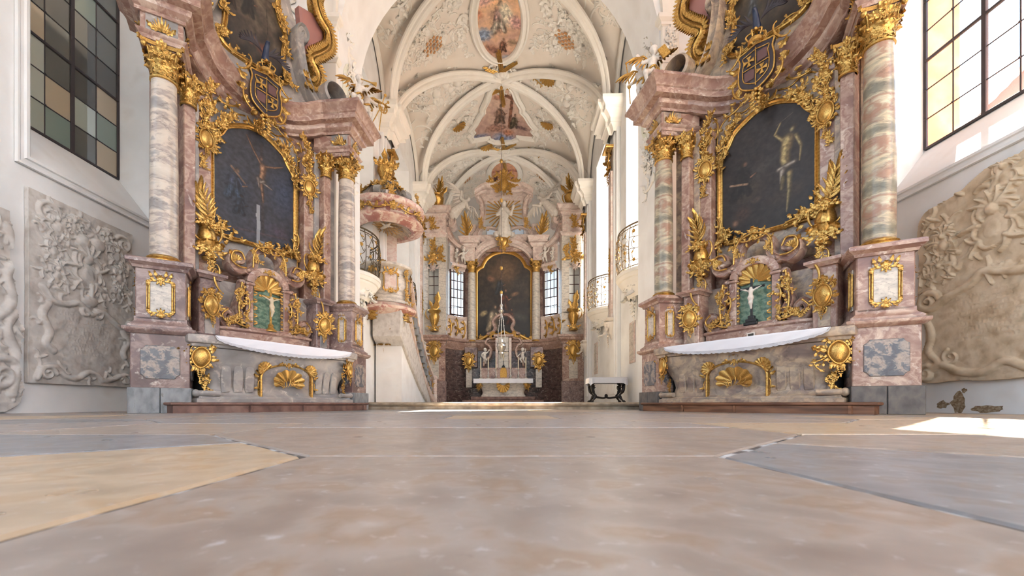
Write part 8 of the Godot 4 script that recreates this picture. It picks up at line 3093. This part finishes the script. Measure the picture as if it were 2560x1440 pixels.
	lob.append_array(smooth(pv([0.0, 0.1, 0.06, 0.02, 0.2, 0.0, 0.5, 0.02, 0.8, 0.0, 1.4, 0.03, 2.08, 0.02, 2.09, 1.0, 2.09, 2.38, 1.6, 2.37, 1.2, 2.36, 1.0, 2.3, 0.8, 2.33, 0.62, 2.26, 0.5, 2.2, 0.3, 2.16, 0.12, 2.14, 0.03, 2.02, 0.02, 1.8, 0.04, 1.4, 0.02, 1.1, 0.06, 0.9, 0.1, 0.75, 0.12, 0.55, 0.06, 0.35, 0.0, 0.2]), 4, true))
	solo("epitaph", "tan sandstone epitaph with lobed edge and carved crests below the bright window", "epitaph", r.mesh(lob, 0.06), M.sandstone_tan, Transform3D(Basis(Vector3(0, 0, 1), Vector3.UP, Vector3(-1, 0, 0)), Vector3(5.395, 0.36, -5.36)))
	# small tablets in the chancel
	var C := ch()
	for q: Array in [[1.0, 17.0, 1.3, 2.55, 0.55, "narrow rose marble wall tablet beside the covered table"], [1.0, 11.9, 1.25, 2.4, 0.5, "narrow pale wall tablet beside the ochre marble altar"], [-1.0, 17.6, 1.1, 2.9, 0.6, "narrow rose marble wall tablet above the pulpit stair"]]:
		var t := thing("wall_tablet", q[5], "tablet", C * Transform3D(Basis(Vector3.UP, -q[0] * PI / 2), Vector3(q[0] * CW, 0, -q[1])))
		part(t, "border", box_mesh(Vector3(q[4], q[3] - q[2], 0.04), 0.01, Vector3(0, (q[2] + q[3]) / 2, 0.02)), M.marble_blush)
		part(t, "inner_panel", box_mesh(Vector3(q[4] - 0.14, q[3] - q[2] - 0.14, 0.02), 0.006, Vector3(0, (q[2] + q[3]) / 2, 0.042)), M.marble_cream)
	# covered table with carved dark legs
	var tx := C * at3(3.12, 0.13, -12.2, 0)
	var t := thing("carved_table", "table with carved black legs under a white cloth by the chancel wall", "table", tx)
	part(t, "table_top", box_mesh(Vector3(1.02, 0.04, 0.62), 0.008, Vector3(0, 0.7, 0)), M.wood_black)
	part(t, "apron", box_mesh(Vector3(0.92, 0.1, 0.5), 0.01, Vector3(0, 0.63, 0)), M.wood_black)
	for sx: float in [-1.0, 1.0]:
		for sz: float in [-1.0, 1.0]:
			var m := MB.new()
			var lp := smooth3(pv3([sx * 0.38, 0.6, sz * 0.2, sx * 0.46, 0.48, sz * 0.23, sx * 0.4, 0.3, sz * 0.2, sx * 0.34, 0.2, sz * 0.18, sx * 0.42, 0.06, sz * 0.22, sx * 0.46, 0.03, sz * 0.25]), 5)
			var rad := PackedFloat32Array()
			for i in lp.size():
				rad.append(0.042 + 0.012 * sin(i * 0.9) - 0.012 * float(i) / lp.size())
			m.tube(lp, rad, 8)
			m.ball(Vector3(sx * 0.45, 0.03, sz * 0.24), Vector3(0.05, 0.03, 0.05))
			var lg := part(t, "leg", m.mesh(), M.wood_black)
			part(lg, "carved_leaf", L.acanthus, M.wood_black, Transform3D(Basis(Vector3.UP, atan2(sx, sz)).scaled_local(Vector3.ONE * 0.2), Vector3(sx * 0.42, 0.36, sz * 0.23)))
	var m := MB.new()
	m.tube(smooth3(pv3([-0.38, 0.18, 0.2, -0.1, 0.14, 0.0, 0, 0.16, 0, 0.1, 0.14, 0.0, 0.38, 0.18, 0.2]), 5), 0.028, 8)
	m.tube(smooth3(pv3([-0.38, 0.18, -0.2, -0.1, 0.14, 0.0, 0, 0.16, 0, 0.1, 0.14, 0.0, 0.38, 0.18, -0.2]), 5), 0.028, 8)
	m.ball(Vector3(0, 0.2, 0), Vector3(0.05, 0.06, 0.05))
	part(t, "stretcher", m.mesh(), M.wood_black)
	m = MB.new()
	var rows := []
	for k in 6:
		var row := PackedVector3Array()
		var n := 64
		for i in n:
			var a := TAU * i / n
			var p := Vector2(signf(cos(a)) * pow(absf(cos(a)), 0.18) * 0.54, signf(sin(a)) * pow(absf(sin(a)), 0.18) * 0.335)
			var d := maxf(0.0, k - 1) / 4.0
			var fold := 0.016 * sin(a * 13.0 + 1.0) * d
			var corner := pow(absf(sin(2.0 * a)), 3.0) * 0.07
			row.append(Vector3(p.x * (0.1 if k == 0 else 1.0) + cos(a) * fold, 0.726 - d * (0.17 + corner), p.y * (0.1 if k == 0 else 1.0) + sin(a) * fold))
		rows.append(row)
	m.grid(rows, true)
	m.fan(rows[0])
	solo("table_cloth", "white cloth draped over the table with carved black legs", "tablecloth", m.mesh(), M.linen, tx)
	# putti on the inner ends of the side altar cornices
	var xl := Transform3D(Basis(Vector3.UP, deg_to_rad(57.69)), Vector3(-3.267, 0, -6.08))
	var xr := Transform3D(Basis(Vector3.UP, deg_to_rad(-55.755)), Vector3(3.345, 0, -5.555))
	var poses := [
		{"lean": Vector3(0.03, 0, 0.02), "look": Vector3(0.6, -0.1, 1), "elbow": [Vector3(-0.24, 0.66, 0.05), Vector3(0.24, 0.66, 0.04)], "hand": [Vector3(-0.32, 0.8, 0.08), Vector3(0.34, 0.74, 0.12)], "knee": [Vector3(-0.14, 0.3, 0.2), Vector3(0.08, 0.25, 0.1)], "foot": [Vector3(-0.12, 0.07, 0.12), Vector3(0.1, 0.03, 0.0)]},
		{"lean": Vector3(-0.02, 0, 0.0), "look": Vector3(-0.5, 0.1, 1), "elbow": [Vector3(-0.22, 0.6, -0.05), Vector3(0.26, 0.62, 0.06)], "hand": [Vector3(-0.3, 0.5, 0.06), Vector3(0.38, 0.6, 0.14)], "knee": [Vector3(-0.07, 0.25, 0.05), Vector3(0.09, 0.25, 0.08)], "foot": [Vector3(-0.07, 0.03, 0.0), Vector3(0.1, 0.03, 0.02)]}]
	var wing := wing_mesh()
	for side in 2:
		for k in 2:
			var s := 1.0 if side == 0 else -1.0
			var xf := (xl if side == 0 else xr) * Transform3D(Basis(Vector3.UP, -s * (0.55 - 0.35 * k)) * Basis.from_scale(Vector3.ONE * 0.6), Vector3(s * (1.36 + 0.25 * k), 5.06, 0.2 - 0.08 * k))
			var label: String = [["white cherub blowing a gilded trumpet on the altar with the crucifixion painting", "white cherub with crossed gilded staffs on the altar with the crucifixion painting"], ["white cherub with a gilded book on the altar with the bound figure", "white cherub holding a gilded staff on the altar with the bound figure"]][side][k]
			var p := thing("cherub", label, "statue", xf)
			part(p, "body", putto_mesh(poses[k], 0.0155), M.figure_white)
			part(p, "wing", wing, M.gold, at3(0.05, 0.64, -0.12, -35, 0.75))
			part(p, "wing", wing, M.gold, at3(-0.05, 0.64, -0.12, 215, 0.75))
			m = MB.new()
			var band := PackedVector3Array()
			for i in 16:
				var a := TAU * i / 16
				band.append(Vector3(sin(a) * 0.115, 0.45 + 0.03 * sin(a * 2.0), cos(a) * 0.11 + 0.01))
			m.tube(band, 0.028, 6, 1.0, Vector3.ZERO, true)
			m.tube(smooth3(pv3([0.08, 0.45, 0.1, 0.12, 0.36, 0.13, 0.08, 0.28, 0.14]), 4), 0.026, 6)
			part(p, "gilded_sash", m.mesh(), M.gold)
			m = MB.new()
			if side == 0 and k == 0:
				m.tube(pv3([0.06, 0.84, 0.16, 0.34, 0.78, 0.22, 0.46, 0.74, 0.26]), PackedFloat32Array([0.012, 0.018, 0.06]), 8)
			elif side == 0:
				m.tube(pv3([0.1, -0.1, 0.1, 0.4, 0.6, 0.16, 0.52, 0.95, 0.16]), 0.014, 6)
				m.tube(pv3([0.3, -0.2, 0.2, 0.42, 0.6, 0.18, 0.62, 0.8, 0.14]), 0.014, 6)
				for i in 5:
					var ring := PackedVector3Array()
					for j in 14:
						var a := TAU * j / 14
						ring.append(Vector3(0.45 + 0.1 * cos(a) + 0.05 * cos(i * 1.3), 0.55 + 0.1 * sin(a) + 0.05 * sin(i * 1.3), 0.16))
					m.tube(ring, 0.013, 5, 1.0, Vector3.ZERO, true)
				m.ball(Vector3(0.53, 0.97, 0.16), Vector3.ONE * 0.045)
				m.ball(Vector3(0.64, 0.83, 0.14), Vector3.ONE * 0.04)
			elif k == 0:
				m.T = Transform3D(Basis(Vector3.BACK, 0.5), Vector3(0.3, 0.7, 0.16))
				m.box(Vector3.ZERO, Vector3(0.2, 0.3, 0.06), 0.01)
			else:
				m.tube(pv3([-0.28, -0.05, 0.1, -0.32, 0.5, 0.1, -0.4, 1.1, 0.1]), 0.014, 6)
				m.ball(Vector3(-0.31, 0.42, 0.1), Vector3.ONE * 0.045)
				m.ball(Vector3(-0.4, 1.12, 0.1), Vector3.ONE * 0.03)
			var cl := OB.new()
			for i in 9:
				cl.put(L.knob, Transform3D(Basis.from_scale(Vector3(0.11, 0.09, 0.1)), Vector3(0.16 * cos(i * 0.7), -0.07 + 0.03 * sin(i * 2.0), 0.1 * sin(i * 0.7))))
			part(p, "cloud", cl.mesh(), M.figure_white)
			part(p, "gilded_attribute", m.mesh(), M.gold_dull)
	build_sanctuary_lamp()
